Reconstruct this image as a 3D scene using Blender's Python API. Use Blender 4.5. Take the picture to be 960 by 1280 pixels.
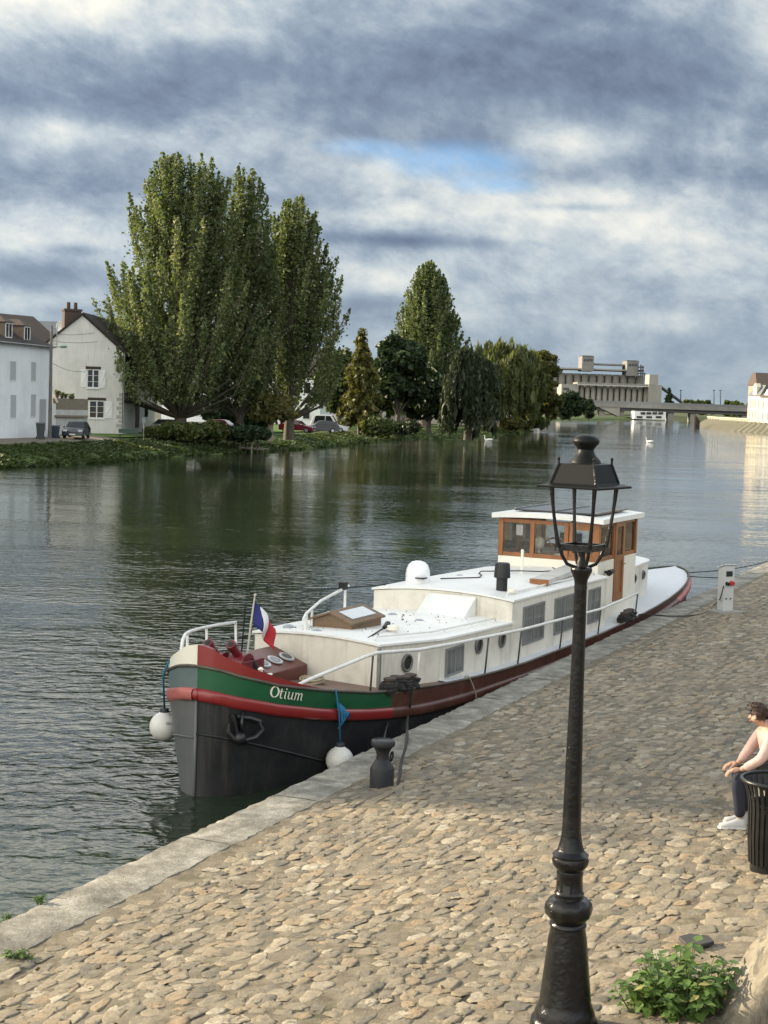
import bpy, bmesh, math, random
import numpy as np
from mathutils import Vector, Matrix
R = math.radians
for o in list(bpy.data.objects): bpy.data.objects.remove(o)
sc = bpy.context.scene
COL = sc.collection
rng = np.random.default_rng(7)
random.seed(7)

# ------------------------------------------------------------------ camera
F, HZ, CAMZ, ROLL = 1924.0, 502.0, 5.4, R(1.9)          # focal length in photo pixels, horizon row, eye height, roll
PITCH = math.atan((640 - HZ) / F)
cp, sp, cr, sr = math.cos(PITCH), math.sin(PITCH), math.cos(ROLL), math.sin(ROLL)
cam_data = bpy.data.cameras.new('camera'); cam = bpy.data.objects.new('camera', cam_data); COL.objects.link(cam)
cam_data.sensor_fit = 'VERTICAL'; cam_data.sensor_height = 24.0; cam_data.lens = 24.0 * F / 1280
cam_data.clip_start = 0.1; cam_data.clip_end = 20000
_Rv, _Uv, _Fv = Vector((1, 0, 0)), Vector((0, sp, cp)), Vector((0, cp, -sp))
_X, _Y = _Rv * cr + _Uv * sr, -_Rv * sr + _Uv * cr
m = Matrix((( _X.x, _Y.x, -_Fv.x), (_X.y, _Y.y, -_Fv.y), (_X.z, _Y.z, -_Fv.z))).to_4x4()
m.translation = Vector((0, 0, CAMZ)); cam.matrix_world = m
sc.camera = cam

# ------------------------------------------------------------------ light
SUN_AZ, SUN_EL = R(-70), R(20)                            # azimuth clockwise from +Y
sd = bpy.data.lights.new('sun', 'SUN'); so = bpy.data.objects.new('sun', sd); COL.objects.link(so)
sd.energy = 5.0; sd.angle = R(0.5); sd.color = (1.0, 0.84, 0.60)
_s = Vector((math.sin(SUN_AZ) * math.cos(SUN_EL), math.cos(SUN_AZ) * math.cos(SUN_EL), math.sin(SUN_EL)))
so.rotation_euler = _s.to_track_quat('Z', 'Y').to_euler()
sc.view_settings.view_transform = 'Standard'; sc.view_settings.look = 'None'
sc.view_settings.exposure = 1.30; sc.view_settings.gamma = 1.0; sc.view_settings.use_curve_mapping = False
sc.cycles.use_denoising = True
sc.cycles.max_bounces = 8; sc.cycles.transparent_max_bounces = 16
sc.cycles.caustics_reflective = False; sc.cycles.caustics_refractive = False

world = bpy.data.worlds.new("World"); sc.world = world; world.use_nodes = True
UPGAIN, GLOW = 3.0, 5.2                                   # cloud brightness overhead and round the low sun
def build_sky():
    nt = world.node_tree; N = nt.nodes; L = nt.links
    N.clear()
    out = N.new('ShaderNodeOutputWorld'); bg = N.new('ShaderNodeBackground')
    bg.inputs['Strength'].default_value = 0.1
    L.new(bg.outputs[0], out.inputs[0])
    sky = N.new('ShaderNodeTexSky'); sky.sky_type = 'NISHITA'; sky.sun_disc = False
    sky.sun_elevation = SUN_EL; sky.sun_rotation = SUN_AZ; sky.air_density = 1.0; sky.dust_density = 0.6
    tc = N.new('ShaderNodeTexCoord')
    sep = N.new('ShaderNodeSeparateXYZ'); L.new(tc.outputs['Generated'], sep.inputs[0])
    def ma(op, a, b=None, c=None, clamp=False):
        n = N.new('ShaderNodeMath'); n.operation = op; n.use_clamp = clamp
        for i, v in enumerate((a, b, c)):
            if v is None: continue
            if isinstance(v, (int, float)): n.inputs[i].default_value = v
            else: L.new(v, n.inputs[i])
        return n.outputs[0]
    az = ma('MULTIPLY', ma('ARCTAN2', sep.outputs[0], sep.outputs[1]), 57.29578)     # degrees, clockwise from +Y
    el = ma('MULTIPLY', ma('ARCSINE', sep.outputs[2]), 57.29578)
    def comb(x, y, z=0.0):
        n = N.new('ShaderNodeCombineXYZ')
        for i, v in enumerate((x, y, z)):
            if isinstance(v, (int, float)): n.inputs[i].default_value = v
            else: L.new(v, n.inputs[i])
        return n.outputs[0]
    def noise(vec, scale, detail=6, rough=.55, dist=0.0):
        n = N.new('ShaderNodeTexNoise'); n.inputs['Scale'].default_value = scale
        n.inputs['Detail'].default_value = detail; n.inputs['Roughness'].default_value = rough
        n.inputs['Distortion'].default_value = dist
        L.new(vec, n.inputs['Vector']); return n.outputs['Fac']
    # cloud sheet seen edge-on: streaks flatten towards the horizon
    flat = ma('DIVIDE', 1.0, ma('ADD', ma('MAXIMUM', el, 0.0), 7.0))
    v1 = comb(ma('MULTIPLY', az, 0.085), ma('MULTIPLY', flat, 46.0), 1.3)
    v2 = comb(ma('MULTIPLY', az, 0.085), ma('ADD', ma('MULTIPLY', el, 0.125), ma('MULTIPLY', az, 0.018)), 4.7)
    big = noise(v2, 1.15, 5, .55, .2)
    streak = noise(v1, 2.2, 10, .64, .1)
    puff = noise(v2, 3.0, 12, .64, .2)
    def shifted(vec, dx, dy):
        n = N.new('ShaderNodeVectorMath'); n.operation = 'ADD'; L.new(vec, n.inputs[0]); n.inputs[1].default_value = (dx, dy, 0); return n.outputs[0]
    # lit edges: the same cloud relief sampled a little towards the sun
    relief = ma('SUBTRACT', noise(v2, 2.6, 9, .60, .2), noise(shifted(v2, -.035, .055), 2.6, 9, .60, .2))
    def blob(px, py, rx, ry, amp):
        """a cloud or gap placed by its direction (degrees)"""
        a0 = math.degrees(math.atan((px - 480) / F)); e0 = math.degrees(math.atan((HZ + .033 * (px - 480) - py) / F))
        ra, re = math.degrees(rx / F), math.degrees(ry / F)
        dx = ma('DIVIDE', ma('SUBTRACT', az, a0), ra); dy = ma('DIVIDE', ma('SUBTRACT', el, e0), re)
        q = ma('ADD', ma('MULTIPLY', dx, dx), ma('MULTIPLY', dy, dy))
        return ma('MULTIPLY', ma('EXPONENT', ma('MULTIPLY', q, -1.0)), amp)
    def total(lst):
        t = None
        for b in lst:
            s = blob(*b); t = s if t is None else ma('ADD', t, s)
        return t
    bias = total([(20, 8, 200, 48, .42), (-60, -130, 420, 130, .35), (500, -150, 500, 100, .25), (262, 50, 60, 14, .24), (130, 178, 90, 16, .22), (40, 300, 120, 36, .34), (20, 175, 60, 20, .15),
                  (700, 188, 80, 22, .30), (600, 262, 210, 30, .36), (800, 300, 200, 50, .24), (440, 350, 110, 24, .34), (450, 270, 60, 14, .2),
                  (935, 75, 60, 36, .34), (860, 25, 80, 20, .16), (60, 378, 130, 12, .22), (830, 405, 60, 14, .26), (900, 180, 60, 40, .10), (760, 245, 120, 20, .12),
                  (390, 110, 360, 68, -.30), (720, 90, 220, 62, -.32), (110, 240, 230, 26, -.22), (500, 303, 120, 9, -.42), (400, 255, 60, 16, -.30), (560, 185, 60, 10, -.15),
                  (50, 348, 80, 16, -.30), (860, 225, 150, 16, -.18), (85, 318, 36, 7, -.28), (450, 382, 50, 12, -.22), (700, 264, 60, 5, -.25), (120, 120, 160, 40, -.12)])
    dens = ma('ADD', ma('ADD', ma('MULTIPLY', ma('SUBTRACT', big, .5), .30), ma('MULTIPLY', ma('SUBTRACT', streak, .5), .40)),
              ma('ADD', ma('MULTIPLY', ma('SUBTRACT', puff, .5), .85), bias))
    bright = ma('ADD', ma('MULTIPLY', ma('ADD', dens, ma('MULTIPLY', relief, 1.15)), .82), .47)
    ramp = N.new('ShaderNodeValToRGB'); L.new(bright, ramp.inputs[0])
    cr_ = ramp.color_ramp; cr_.interpolation = 'LINEAR'
    pts = [(0.04, (0.0706, 0.0924, 0.1359)), (0.27, (0.1046, 0.1359, 0.1868)), (0.44, (0.1556, 0.1919, 0.2386)), (0.6, (0.2328, 0.2688, 0.3012)), (0.78, (0.3394, 0.3576, 0.3576)), (1.0, (0.4486, 0.4402, 0.4036))]
    while len(cr_.elements) < len(pts): cr_.elements.new(.5)
    for e, (p, c) in zip(cr_.elements, pts): e.position = p; e.color = (*c, 1)
    # low band: even blue grey towards the horizon
    lowf = ma('SUBTRACT', 1.0, ma('DIVIDE', ma('MAXIMUM', el, 0.0), 5.5), clamp=True)
    mixl = N.new('ShaderNodeMix'); mixl.data_type = 'RGBA'; L.new(ma('MULTIPLY', lowf, .62), mixl.inputs['Factor'])
    L.new(ramp.outputs[0], mixl.inputs[6]); mixl.inputs[7].default_value = (0.160, 0.202, 0.233, 1)
    sc10 = N.new('ShaderNodeMix'); sc10.data_type = 'RGBA'; sc10.blend_type = 'MULTIPLY'; sc10.inputs['Factor'].default_value = 1
    L.new(mixl.outputs[2], sc10.inputs[6]); sc10.inputs[7].default_value = (10 * .86, 10 * .85, 10 * .83, 1)
    # the sky outside the view: brighter broken cloud high up and towards the sun
    up = ma('MULTIPLY', ma('DIVIDE', ma('SUBTRACT', el, 14.5), 9.0, clamp=True), ma('SUBTRACT', 1.0, ma('MULTIPLY', ma('DIVIDE', ma('SUBTRACT', el, 30.0), 22.0, clamp=True), .82)))
    glow = ma('EXPONENT', ma('MULTIPLY', ma('SUBTRACT', ma('COSINE', ma('MULTIPLY', ma('ADD', az, 140.0), .0174533)), 1.0), 2.2))
    glow = ma('MULTIPLY', glow, ma('EXPONENT', ma('MULTIPLY', ma('MAXIMUM', ma('SUBTRACT', el, 14.0), 0.0), -.035)))
    gain = ma('ADD', 1.0, ma('ADD', ma('MULTIPLY', up, UPGAIN), ma('MULTIPLY', glow, GLOW)))
    warm = N.new('ShaderNodeMix'); warm.data_type = 'RGBA'; L.new(ma('MINIMUM', ma('ADD', glow, ma('MULTIPLY', up, .55)), 1.0), warm.inputs['Factor'])
    warm.inputs[6].default_value = (1, 1, 1, 1); warm.inputs[7].default_value = (1.25, 1.0, .74, 1)
    gm = N.new('ShaderNodeMix'); gm.data_type = 'RGBA'; gm.blend_type = 'MULTIPLY'; gm.inputs['Factor'].default_value = 1
    L.new(gain, gm.inputs[6]); L.new(warm.outputs[2], gm.inputs[7])
    sc2 = N.new('ShaderNodeMix'); sc2.data_type = 'RGBA'; sc2.blend_type = 'MULTIPLY'; sc2.inputs['Factor'].default_value = 1
    L.new(sc10.outputs[2], sc2.inputs[6]); L.new(gm.outputs[2], sc2.inputs[7])
    # gap of clear sky
    gap = total([(550, 206, 90, 22, 1.0), (600, 238, 50, 11, .7), (435, 190, 60, 12, .55)])
    gap = ma('MULTIPLY', gap, ma('SUBTRACT', 1.9, ma('MULTIPLY', puff, 2.4)))
    gap = ma('MULTIPLY', ma('SUBTRACT', gap, .12), 1.25, clamp=True)
    blue = N.new('ShaderNodeMix'); blue.data_type = 'RGBA'; blue.blend_type = 'MULTIPLY'; blue.inputs['Factor'].default_value = 1
    L.new(sky.outputs[0], blue.inputs[6]); blue.inputs[7].default_value = (.42, .58, .80, 1)
    fin = N.new('ShaderNodeMix'); fin.data_type = 'RGBA'; L.new(gap, fin.inputs['Factor'])
    L.new(sc2.outputs[2], fin.inputs[6]); L.new(blue.outputs[2], fin.inputs[7])
    L.new(fin.outputs[2], bg.inputs['Color'])
build_sky()

# ------------------------------------------------------------------ places
def ray(x, y):
    u, v = x - 480, y - 640
    a, b = (u * cr + v * sr) / F, (u * sr - v * cr) / F
    return Vector((a, cp + b * sp, -sp + b * cp))
def at(x, y, z):
    """the world point at height z that the photo shows at pixel (x, y)"""
    r = ray(x, y); k = (z - CAMZ) / r.z
    return Vector((r.x * k, r.y * k, z))
def far(x, y, d):
    """the world point d metres ahead seen at pixel (x, y)"""
    r = ray(x, y); k = d / r.y
    return Vector((r.x * k, d, CAMZ + r.z * k))
QZ = 0.75
Q0 = at(0, 1152, QZ); Qn = at(945, 708, QZ)
QA = math.atan2(Qn.x - Q0.x, Qn.y - Q0.y)
E1 = Vector((math.sin(QA), math.cos(QA), 0)); E2 = Vector((math.cos(QA), -math.sin(QA), 0))
def W(s, t, z): return Vector((Q0.x, Q0.y, 0)) + E1 * s + E2 * t + Vector((0, 0, z))
def gz(t): return QZ + 0.105 * max(0.0, t - 0.9)           # the paved quay rises away from the water
def on_quay(x, y):
    z = 1.0
    for _ in range(60):
        p = at(x, y, z); z = .5 * z + .5 * gz((p - Q0).dot(E2))
    return at(x, y, z)

# ------------------------------------------------------------------ materials
def new_mat(name):
    m = bpy.data.materials.new(name); m.use_nodes = True
    nt = m.node_tree; b = nt.nodes['Principled BSDF']
    return m, nt, b
def tex_coord(nt, kind='Object'):
    return nt.nodes.new('ShaderNodeTexCoord').outputs[kind]
def nz(nt, vec, scale, detail=5, rough=.55, dist=0):
    n = nt.nodes.new('ShaderNodeTexNoise'); n.inputs['Scale'].default_value = scale; n.inputs['Detail'].default_value = detail
    n.inputs['Roughness'].default_value = rough; n.inputs['Distortion'].default_value = dist
    nt.links.new(vec, n.inputs['Vector']); return n.outputs['Fac']
def rampn(nt, fac, pts, interp='LINEAR'):
    r = nt.nodes.new('ShaderNodeValToRGB'); nt.links.new(fac, r.inputs[0]); c = r.color_ramp; c.interpolation = interp
    while len(c.elements) < len(pts): c.elements.new(.5)
    for e, (p, col) in zip(c.elements, pts):
        e.position = p; e.color = (*col, 1) if len(col) == 3 else col
    return r.outputs[0]
def mixc(nt, fac, a, b, mode='MIX'):
    n = nt.nodes.new('ShaderNodeMix'); n.data_type = 'RGBA'; n.blend_type = mode
    for i, v in ((0, fac), (6, a), (7, b)):
        if isinstance(v, (int, float)): n.inputs[i].default_value = v
        elif isinstance(v, tuple): n.inputs[i].default_value = (*v, 1)
        else: nt.links.new(v, n.inputs[i])
    return n.outputs[2]
def bump(nt, b, h, strength=.3, dist=.02):
    n = nt.nodes.new('ShaderNodeBump'); n.inputs['Strength'].default_value = strength; n.inputs['Distance'].default_value = dist
    nt.links.new(h, n.inputs['Height']); nt.links.new(n.outputs[0], b.inputs['Normal'])
MATS = {}
def M(name, col, rough=.5, metal=0.0, var=.12, scale=3.0, dirt=None, dirt_amt=.5, dscale=2.0, bmp=0.0, bscale=40, stretch=None, spec=None, streak=None, streak_amt=.5):
    """painted / plain surface with uneven tone, optional second colour in patches (dirt, rust, wear)"""
    if name in MATS: return MATS[name]
    m, nt, b = new_mat(name); v = tex_coord(nt)
    if stretch:
        mp = nt.nodes.new('ShaderNodeMapping'); mp.inputs['Scale'].default_value = stretch; nt.links.new(v, mp.inputs[0]); v = mp.outputs[0]
    n1 = nz(nt, v, scale, 6)
    lo = tuple(c * (1 - var) for c in col); hi = tuple(min(1, c * (1 + var)) for c in col)
    c = rampn(nt, n1, [(.25, lo), (.75, hi)])
    if dirt:
        f = rampn(nt, nz(nt, v, dscale, 8, .65), [(.5, (0, 0, 0)), (.78, (dirt_amt,) * 3)])
        c = mixc(nt, f, c, dirt)
    if streak:                                                     # runs of rust or grime down the face
        mp2 = nt.nodes.new('ShaderNodeMapping'); mp2.inputs['Scale'].default_value = (7, 7, .55); nt.links.new(tex_coord(nt), mp2.inputs[0])
        f2 = rampn(nt, nz(nt, mp2.outputs[0], 1.0, 7, .68), [(.52, (0, 0, 0)), (.74, (streak_amt,) * 3)]); c = mixc(nt, f2, c, streak)
    nt.links.new(c, b.inputs['Base Color'])
    b.inputs['Roughness'].default_value = rough; b.inputs['Metallic'].default_value = metal
    if spec is not None: b.inputs['Specular IOR Level'].default_value = spec
    if bmp: bump(nt, b, nz(nt, v, bscale, 5), bmp, .01)
    MATS[name] = m; return m

# ------------------------------------------------------------------ mesh helpers
class MB:
    """collects shapes in one vertex / face list; build() links ONE mesh object"""
    def __init__(s): s.v = []; s.f = []
    def add(s, vs, fs):
        o = len(s.v); s.v += [tuple(p) for p in vs]; s.f += [tuple(i + o for i in f) for f in fs]; return s
    def box(s, c, d, rot=None, taper=1.0):
        x, y, z = (k / 2 for k in d); vs = []
        for sz in (-1, 1):
            k = taper if sz > 0 else 1
            for sx, sy in ((-1, -1), (1, -1), (1, 1), (-1, 1)): vs.append(Vector((sx * x * k, sy * y * k, sz * z)))
        if rot is not None: vs = [rot @ p for p in vs]
        vs = [p + Vector(c) for p in vs]
        return s.add(vs, [(3, 2, 1, 0), (4, 5, 6, 7), (0, 1, 5, 4), (1, 2, 6, 5), (2, 3, 7, 6), (3, 0, 4, 7)])
    def hexa(s, b, t):
        """eight corners: four below, four above"""
        return s.add(list(b) + list(t), [(3, 2, 1, 0), (4, 5, 6, 7), (0, 1, 5, 4), (1, 2, 6, 5), (2, 3, 7, 6), (3, 0, 4, 7)])
    def tube(s, pts, r, n=8, cap=True):
        pts = [Vector(p) for p in pts]; rs = r if isinstance(r, (list, tuple)) else [r] * len(pts)
        vs = []; up = Vector((0, 0, 1)); prev = None
        for i, p in enumerate(pts):
            d = (pts[min(i + 1, len(pts) - 1)] - pts[max(i - 1, 0)]).normalized()
            if prev is None:
                a = d.cross(up if abs(d.z) < .95 else Vector((1, 0, 0))).normalized()
            else:
                a = (prev - d * prev.dot(d)).normalized()
            prev = a; b = d.cross(a)
            for k in range(n):
                q = 2 * math.pi * k / n; vs.append(p + (a * math.cos(q) + b * math.sin(q)) * rs[i])
        fs = []
        for i in range(len(pts) - 1):
            for k in range(n):
                k2 = (k + 1) % n; fs.append((i * n + k, i * n + k2, (i + 1) * n + k2, (i + 1) * n + k))
        if cap: fs.append(tuple(range(n - 1, -1, -1))); fs.append(tuple((len(pts) - 1) * n + k for k in range(n)))
        return s.add(vs, fs)
    def lathe(s, prof, c=(0, 0, 0), n=24, mod=None):
        """prof: (radius, z) from bottom to top"""
        vs = []; c = Vector(c)
        for r, z in prof:
            for k in range(n):
                a = 2 * math.pi * k / n; rr = r * (mod(a, z) if mod else 1)
                vs.append(c + Vector((rr * math.cos(a), rr * math.sin(a), z)))
        fs = []
        for i in range(len(prof) - 1):
            for k in range(n):
                k2 = (k + 1) % n; fs.append((i * n + k, i * n + k2, (i + 1) * n + k2, (i + 1) * n + k))
        fs.append(tuple(range(n - 1, -1, -1))); fs.append(tuple((len(prof) - 1) * n + k for k in range(n)))
        return s.add(vs, fs)
    def ball(s, c, r, n=16, m=10, sq=(1, 1, 1)):
        vs = []; fs = []; c = Vector(c)
        for i in range(m + 1):
            ph = math.pi * i / m
            for k in range(n):
                a = 2 * math.pi * k / n
                vs.append(c + Vector((r * sq[0] * math.sin(ph) * math.cos(a), r * sq[1] * math.sin(ph) * math.sin(a), r * sq[2] * math.cos(ph))))
        for i in range(m):
            for k in range(n):
                k2 = (k + 1) % n; fs.append((i * n + k, (i + 1) * n + k, (i + 1) * n + k2, i * n + k2))
        return s.add(vs, fs)
    def grid(s, rows, close=False):
        """rows of points joined into a sheet"""
        n = len(rows[0]); vs = [p for r in rows for p in r]; fs = []
        assert all(len(r) == n for r in rows)
        for i in range(len(rows) - 1):
            for k in range(n - 1): fs.append((i * n + k, i * n + k + 1, (i + 1) * n + k + 1, (i + 1) * n + k))
        return s.add(vs, fs)
    def slab(s, rows, d):
        """a sheet of points given thickness by the vector d"""
        d = Vector(d); n = len(rows[0]); m = len(rows)
        top = [Vector(p) for r in rows for p in r]; bot = [p + d for p in top]; o = len(top); fs = []
        for i in range(m - 1):
            for k in range(n - 1):
                a, b, c, e = i * n + k, i * n + k + 1, (i + 1) * n + k + 1, (i + 1) * n + k
                fs.append((a, b, c, e)); fs.append((e + o, c + o, b + o, a + o))
        edge = [k for k in range(n)] + [i * n + n - 1 for i in range(1, m)] + [(m - 1) * n + k for k in range(n - 2, -1, -1)] + [i * n for i in range(m - 2, 0, -1)]
        for a, b in zip(edge, edge[1:] + edge[:1]): fs.append((a, a + o, b + o, b))
        return s.add(top + bot, fs)
    def prism(s, poly, d):
        d = Vector(d); p = [Vector(q) for q in poly]; n = len(p)
        fs = [tuple(range(n - 1, -1, -1)), tuple(range(n, 2 * n))] + [(i, (i + 1) % n, (i + 1) % n + n, i + n) for i in range(n)]
        return s.add(p + [q + d for q in p], fs)
    def build(s, name, mat, parent=None, smooth=False, bevel=0.0, weld=True):
        me = bpy.data.meshes.new(name); me.from_pydata(s.v, [], s.f)
        bm = bmesh.new(); bm.from_mesh(me)
        if weld: bmesh.ops.remove_doubles(bm, verts=bm.verts, dist=1e-5)
        bmesh.ops.recalc_face_normals(bm, faces=bm.faces); bm.to_mesh(me); bm.free()
        if mat: me.materials.append(mat)
        o = bpy.data.objects.new(name, me); COL.objects.link(o)
        if parent: o.parent = parent
        if smooth:
            me.polygons.foreach_set('use_smooth', [True] * len(me.polygons))
            if smooth != 'all': me.set_sharp_from_angle(angle=R(38))
        if bevel:
            bv = o.modifiers.new('bevel', 'BEVEL'); bv.width = bevel; bv.segments = 2; bv.limit_method = 'ANGLE'; bv.angle_limit = R(35)
        return o
def tag(o, label=None, cat=None, group=None, kind=None):
    if label: o['label'] = label
    if cat: o['category'] = cat
    if group: o['group'] = group
    if kind: o['kind'] = kind
    return o
def empty(name, loc, rz=0.0):
    o = bpy.data.objects.new(name, None); COL.objects.link(o); o.location = loc; o.rotation_euler = (0, 0, rz); o.empty_display_size = .2
    return o
def thing(name, loc, label, cat, rz=0.0, group=None): return tag(empty(name, loc, rz), label, cat, group)
def copy_tree(o, parent=None):
    c = o.copy(); COL.objects.link(c)
    if parent: c.parent = parent
    for ch in list(o.children): copy_tree(ch, c)
    return c
def big_mesh(name, verts, faces_per, nper, mat, parent=None, tint=None, smooth=False):
    """fast mesh from numpy: every element has nper vertices and the same local faces"""
    n = len(verts) // nper; fl = np.array([len(f) for f in faces_per]); loc = np.concatenate([np.array(f) for f in faces_per])
    idx = (loc[None, :] + (np.arange(n) * nper)[:, None]).ravel()
    tot = np.tile(fl, n); start = np.concatenate([[0], np.cumsum(tot)[:-1]])
    me = bpy.data.meshes.new(name); me.vertices.add(len(verts)); me.loops.add(len(idx)); me.polygons.add(len(tot))
    me.vertices.foreach_set('co', np.asarray(verts, dtype=np.float32).ravel()); me.loops.foreach_set('vertex_index', idx.astype(np.int32))
    me.polygons.foreach_set('loop_start', start.astype(np.int32)); me.polygons.foreach_set('loop_total', tot.astype(np.int32))
    if smooth: me.polygons.foreach_set('use_smooth', np.ones(len(tot), dtype=bool))
    me.update(calc_edges=True)
    if tint is not None:
        a = me.attributes.new('tint', 'FLOAT', 'POINT'); a.data.foreach_set('value', np.repeat(np.asarray(tint, dtype=np.float32), nper))
    if mat: me.materials.append(mat)
    o = bpy.data.objects.new(name, me); COL.objects.link(o)
    if parent: o.parent = parent
    return o
# ------------------------------------------------------------------ river, land
def water_material():
    m, nt, b = new_mat('river_water'); v = tex_coord(nt)
    b.inputs['Roughness'].default_value = .03; b.inputs['IOR'].default_value = 1.333
    big = nz(nt, v, .035, 3)
    c = rampn(nt, big, [(.3, (.014, .022, .013)), (.7, (.022, .032, .018))]); nt.links.new(c, b.inputs['Base Color'])
    def mp(rot, s):
        n = nt.nodes.new('ShaderNodeMapping'); n.inputs['Rotation'].default_value = (0, 0, rot); n.inputs['Scale'].default_value = s
        nt.links.new(v, n.inputs[0]); return n.outputs[0]
    def mt(op, a, c_):
        n = nt.nodes.new('ShaderNodeMath'); n.operation = op
        for i, q in enumerate((a, c_)):
            if isinstance(q, (int, float)): n.inputs[i].default_value = q
            else: nt.links.new(q, n.inputs[i])
        return n.outputs[0]
    w1 = nz(nt, mp(.35, (.6, 1.0, 1)), .62, 2, .5, .3)             # long low swell
    w2 = nz(nt, mp(-.25, (.9, 1.2, 1)), 2.6, 1.8, .5, .5)          # ripples
    w3 = nz(nt, mp(.1, (1, 1.3, 1)), 6.2, 2, .5, .3)
    calm = rampn(nt, nz(nt, mp(.2, (.35, 1.4, 1)), .045, 3, .6, .6), [(.36, (.30,) * 3), (.62, (1, 1, 1))])   # wind lanes
    calm2 = rampn(nt, nz(nt, mp(.5, (.5, 1.3, 1)), .21, 3, .6, .4), [(.30, (.45,) * 3), (.65, (1.15,) * 3)])
    h = mt('ADD', mt('ADD', mt('MULTIPLY', w1, .085), mt('MULTIPLY', w2, .115)), mt('MULTIPLY', w3, .020))
    h = mt('MULTIPLY', mt('MULTIPLY', h, calm), calm2)
    sx = nt.nodes.new('ShaderNodeSeparateXYZ'); nt.links.new(v, sx.inputs[0])                # the open reach upstream lies calmer than the water off the quay
    mr = nt.nodes.new('ShaderNodeMapRange'); mr.interpolation_type = 'SMOOTHSTEP'; nt.links.new(sx.outputs[1], mr.inputs[0])
    for i_, q_ in ((1, 15), (2, 62), (3, 1.0), (4, .20)): mr.inputs[i_].default_value = q_
    h = mt('MULTIPLY', h, mr.outputs[0])
    bump(nt, b, h, 1.0, WAVE)
    return m
WAVE = 1.0
mw = MB(); mw.grid([[(-4000, -300, 0), (4000, -300, 0)], [(-4000, 4000, 0), (4000, 4000, 0)]])
tag(mw.build('river_water', water_material()), kind='structure')
mb_ = MB(); mb_.grid([[(-9000, -400, -2.5), (9000, -400, -2.5)], [(-9000, 12000, -2.5), (9000, 12000, -2.5)]])
tag(mb_.build('riverbed_ground', M('river mud', (.07, .06, .045), .9)), kind='structure')

def ground_mat(name, a, bcol, scale, c3=None, bstr=.4):
    m, nt, b = new_mat(name); v = tex_coord(nt)
    c = rampn(nt, nz(nt, v, scale, 8, .65), [(.3, a), (.7, bcol)])
    if c3: c = mixc(nt, rampn(nt, nz(nt, v, scale * .23, 4), [(.5, (0, 0, 0)), (.68, (.8,) * 3)]), c, c3)
    nt.links.new(c, b.inputs['Base Color']); b.inputs['Roughness'].default_value = .95; b.inputs['Specular IOR Level'].default_value = .15
    bump(nt, b, nz(nt, v, scale * 6, 5), bstr, .08); return m
GRASS = ground_mat('bank turf', (.045, .075, .020), (.085, .125, .034), .6, (.085, .085, .04))
LAND = ground_mat('town ground', (.06, .065, .05), (.10, .10, .085), .15)
LB = [(-140, -52), (-60, -54), (20, -56), (74, -57.2), (80, -57.6), (92, -59.3), (105, -62.1), (117, -63.4), (137, -65.8), (160, -70.5), (181, -75.7), (209, -79.8), (246, -82.5), (302, -93.9), (340, -108), (420, -132), (600, -186), (760, -204), (930, -208)]
LZ, KD = 1.44, 1.2
LBD = []
for (s0, t0), (s1, t1) in zip(LB, LB[1:]):
    n = max(1, int((s1 - s0) / 3.0)) if 60 <= s0 < 320 else 1
    LBD += [(s0 + (s1 - s0) * k / n, t0 + (t1 - t0) * k / n) for k in range(n)]
LBD.append(LB[-1])
def left_row(dt, z): return [W(s, t - dt, z) for s, t in LBD]
rows = []
for dt, z, j in ((-.4, -.5, 0), (0.1, .02, .4), (1.2, .45, .5), (2.6, .78, .4), (4.2, 1.08, .3), (6.0, 1.34, .15), (8.0, LZ, 0)):
    r = left_row(dt, z)
    rows.append([p + Vector((random.uniform(-j, j), random.uniform(-j, j), .22 * random.uniform(-j, j))) for p in r])
t_ = MB(); t_.grid(rows); tag(t_.build('left_bank_terrain', GRASS, smooth='all'), kind='structure')
t_ = MB(); t_.grid([left_row(8.0, LZ), left_row(60, LZ + .1), left_row(600, 4), left_row(3000, 8)])
tag(t_.build('left_town_land', LAND, smooth='all'), kind='structure')
# lawn strip under the trees, street along the houses
t_ = MB(); t_.grid([[W(s, t - 6.2, LZ + .0) + Vector((0, 0, .02)) for s, t in LB if 100 < s < 250], [W(s, t - 24, LZ + .12) for s, t in LB if 100 < s < 250]])
tag(t_.build('lawn', ground_mat('park lawn', (.05, .095, .018), (.085, .14, .03), .5), smooth='all'), kind='structure')
t_ = MB(); pts = [(s, t) for s, t in LB if -70 < s < 108]
t_.grid([[W(s, t - 8.6, LZ + .012) for s, t in pts], [W(s, t - 22, LZ + .012) for s, t in pts]])
tag(t_.build('street', ground_mat('street asphalt', (.045, .045, .045), (.065, .065, .062), 1.5), smooth='all'), kind='structure')
t_ = MB(); t_.slab([[W(s, t - 5.5, LZ - .12) for s, t in pts], [W(s, t - 8.6, LZ + .10) for s, t in pts]], (0, 0, -.25))
tag(t_.build('bank_path', ground_mat('path gravel', (.14, .125, .10), (.21, .19, .15), 2.0)), kind='structure')

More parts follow.
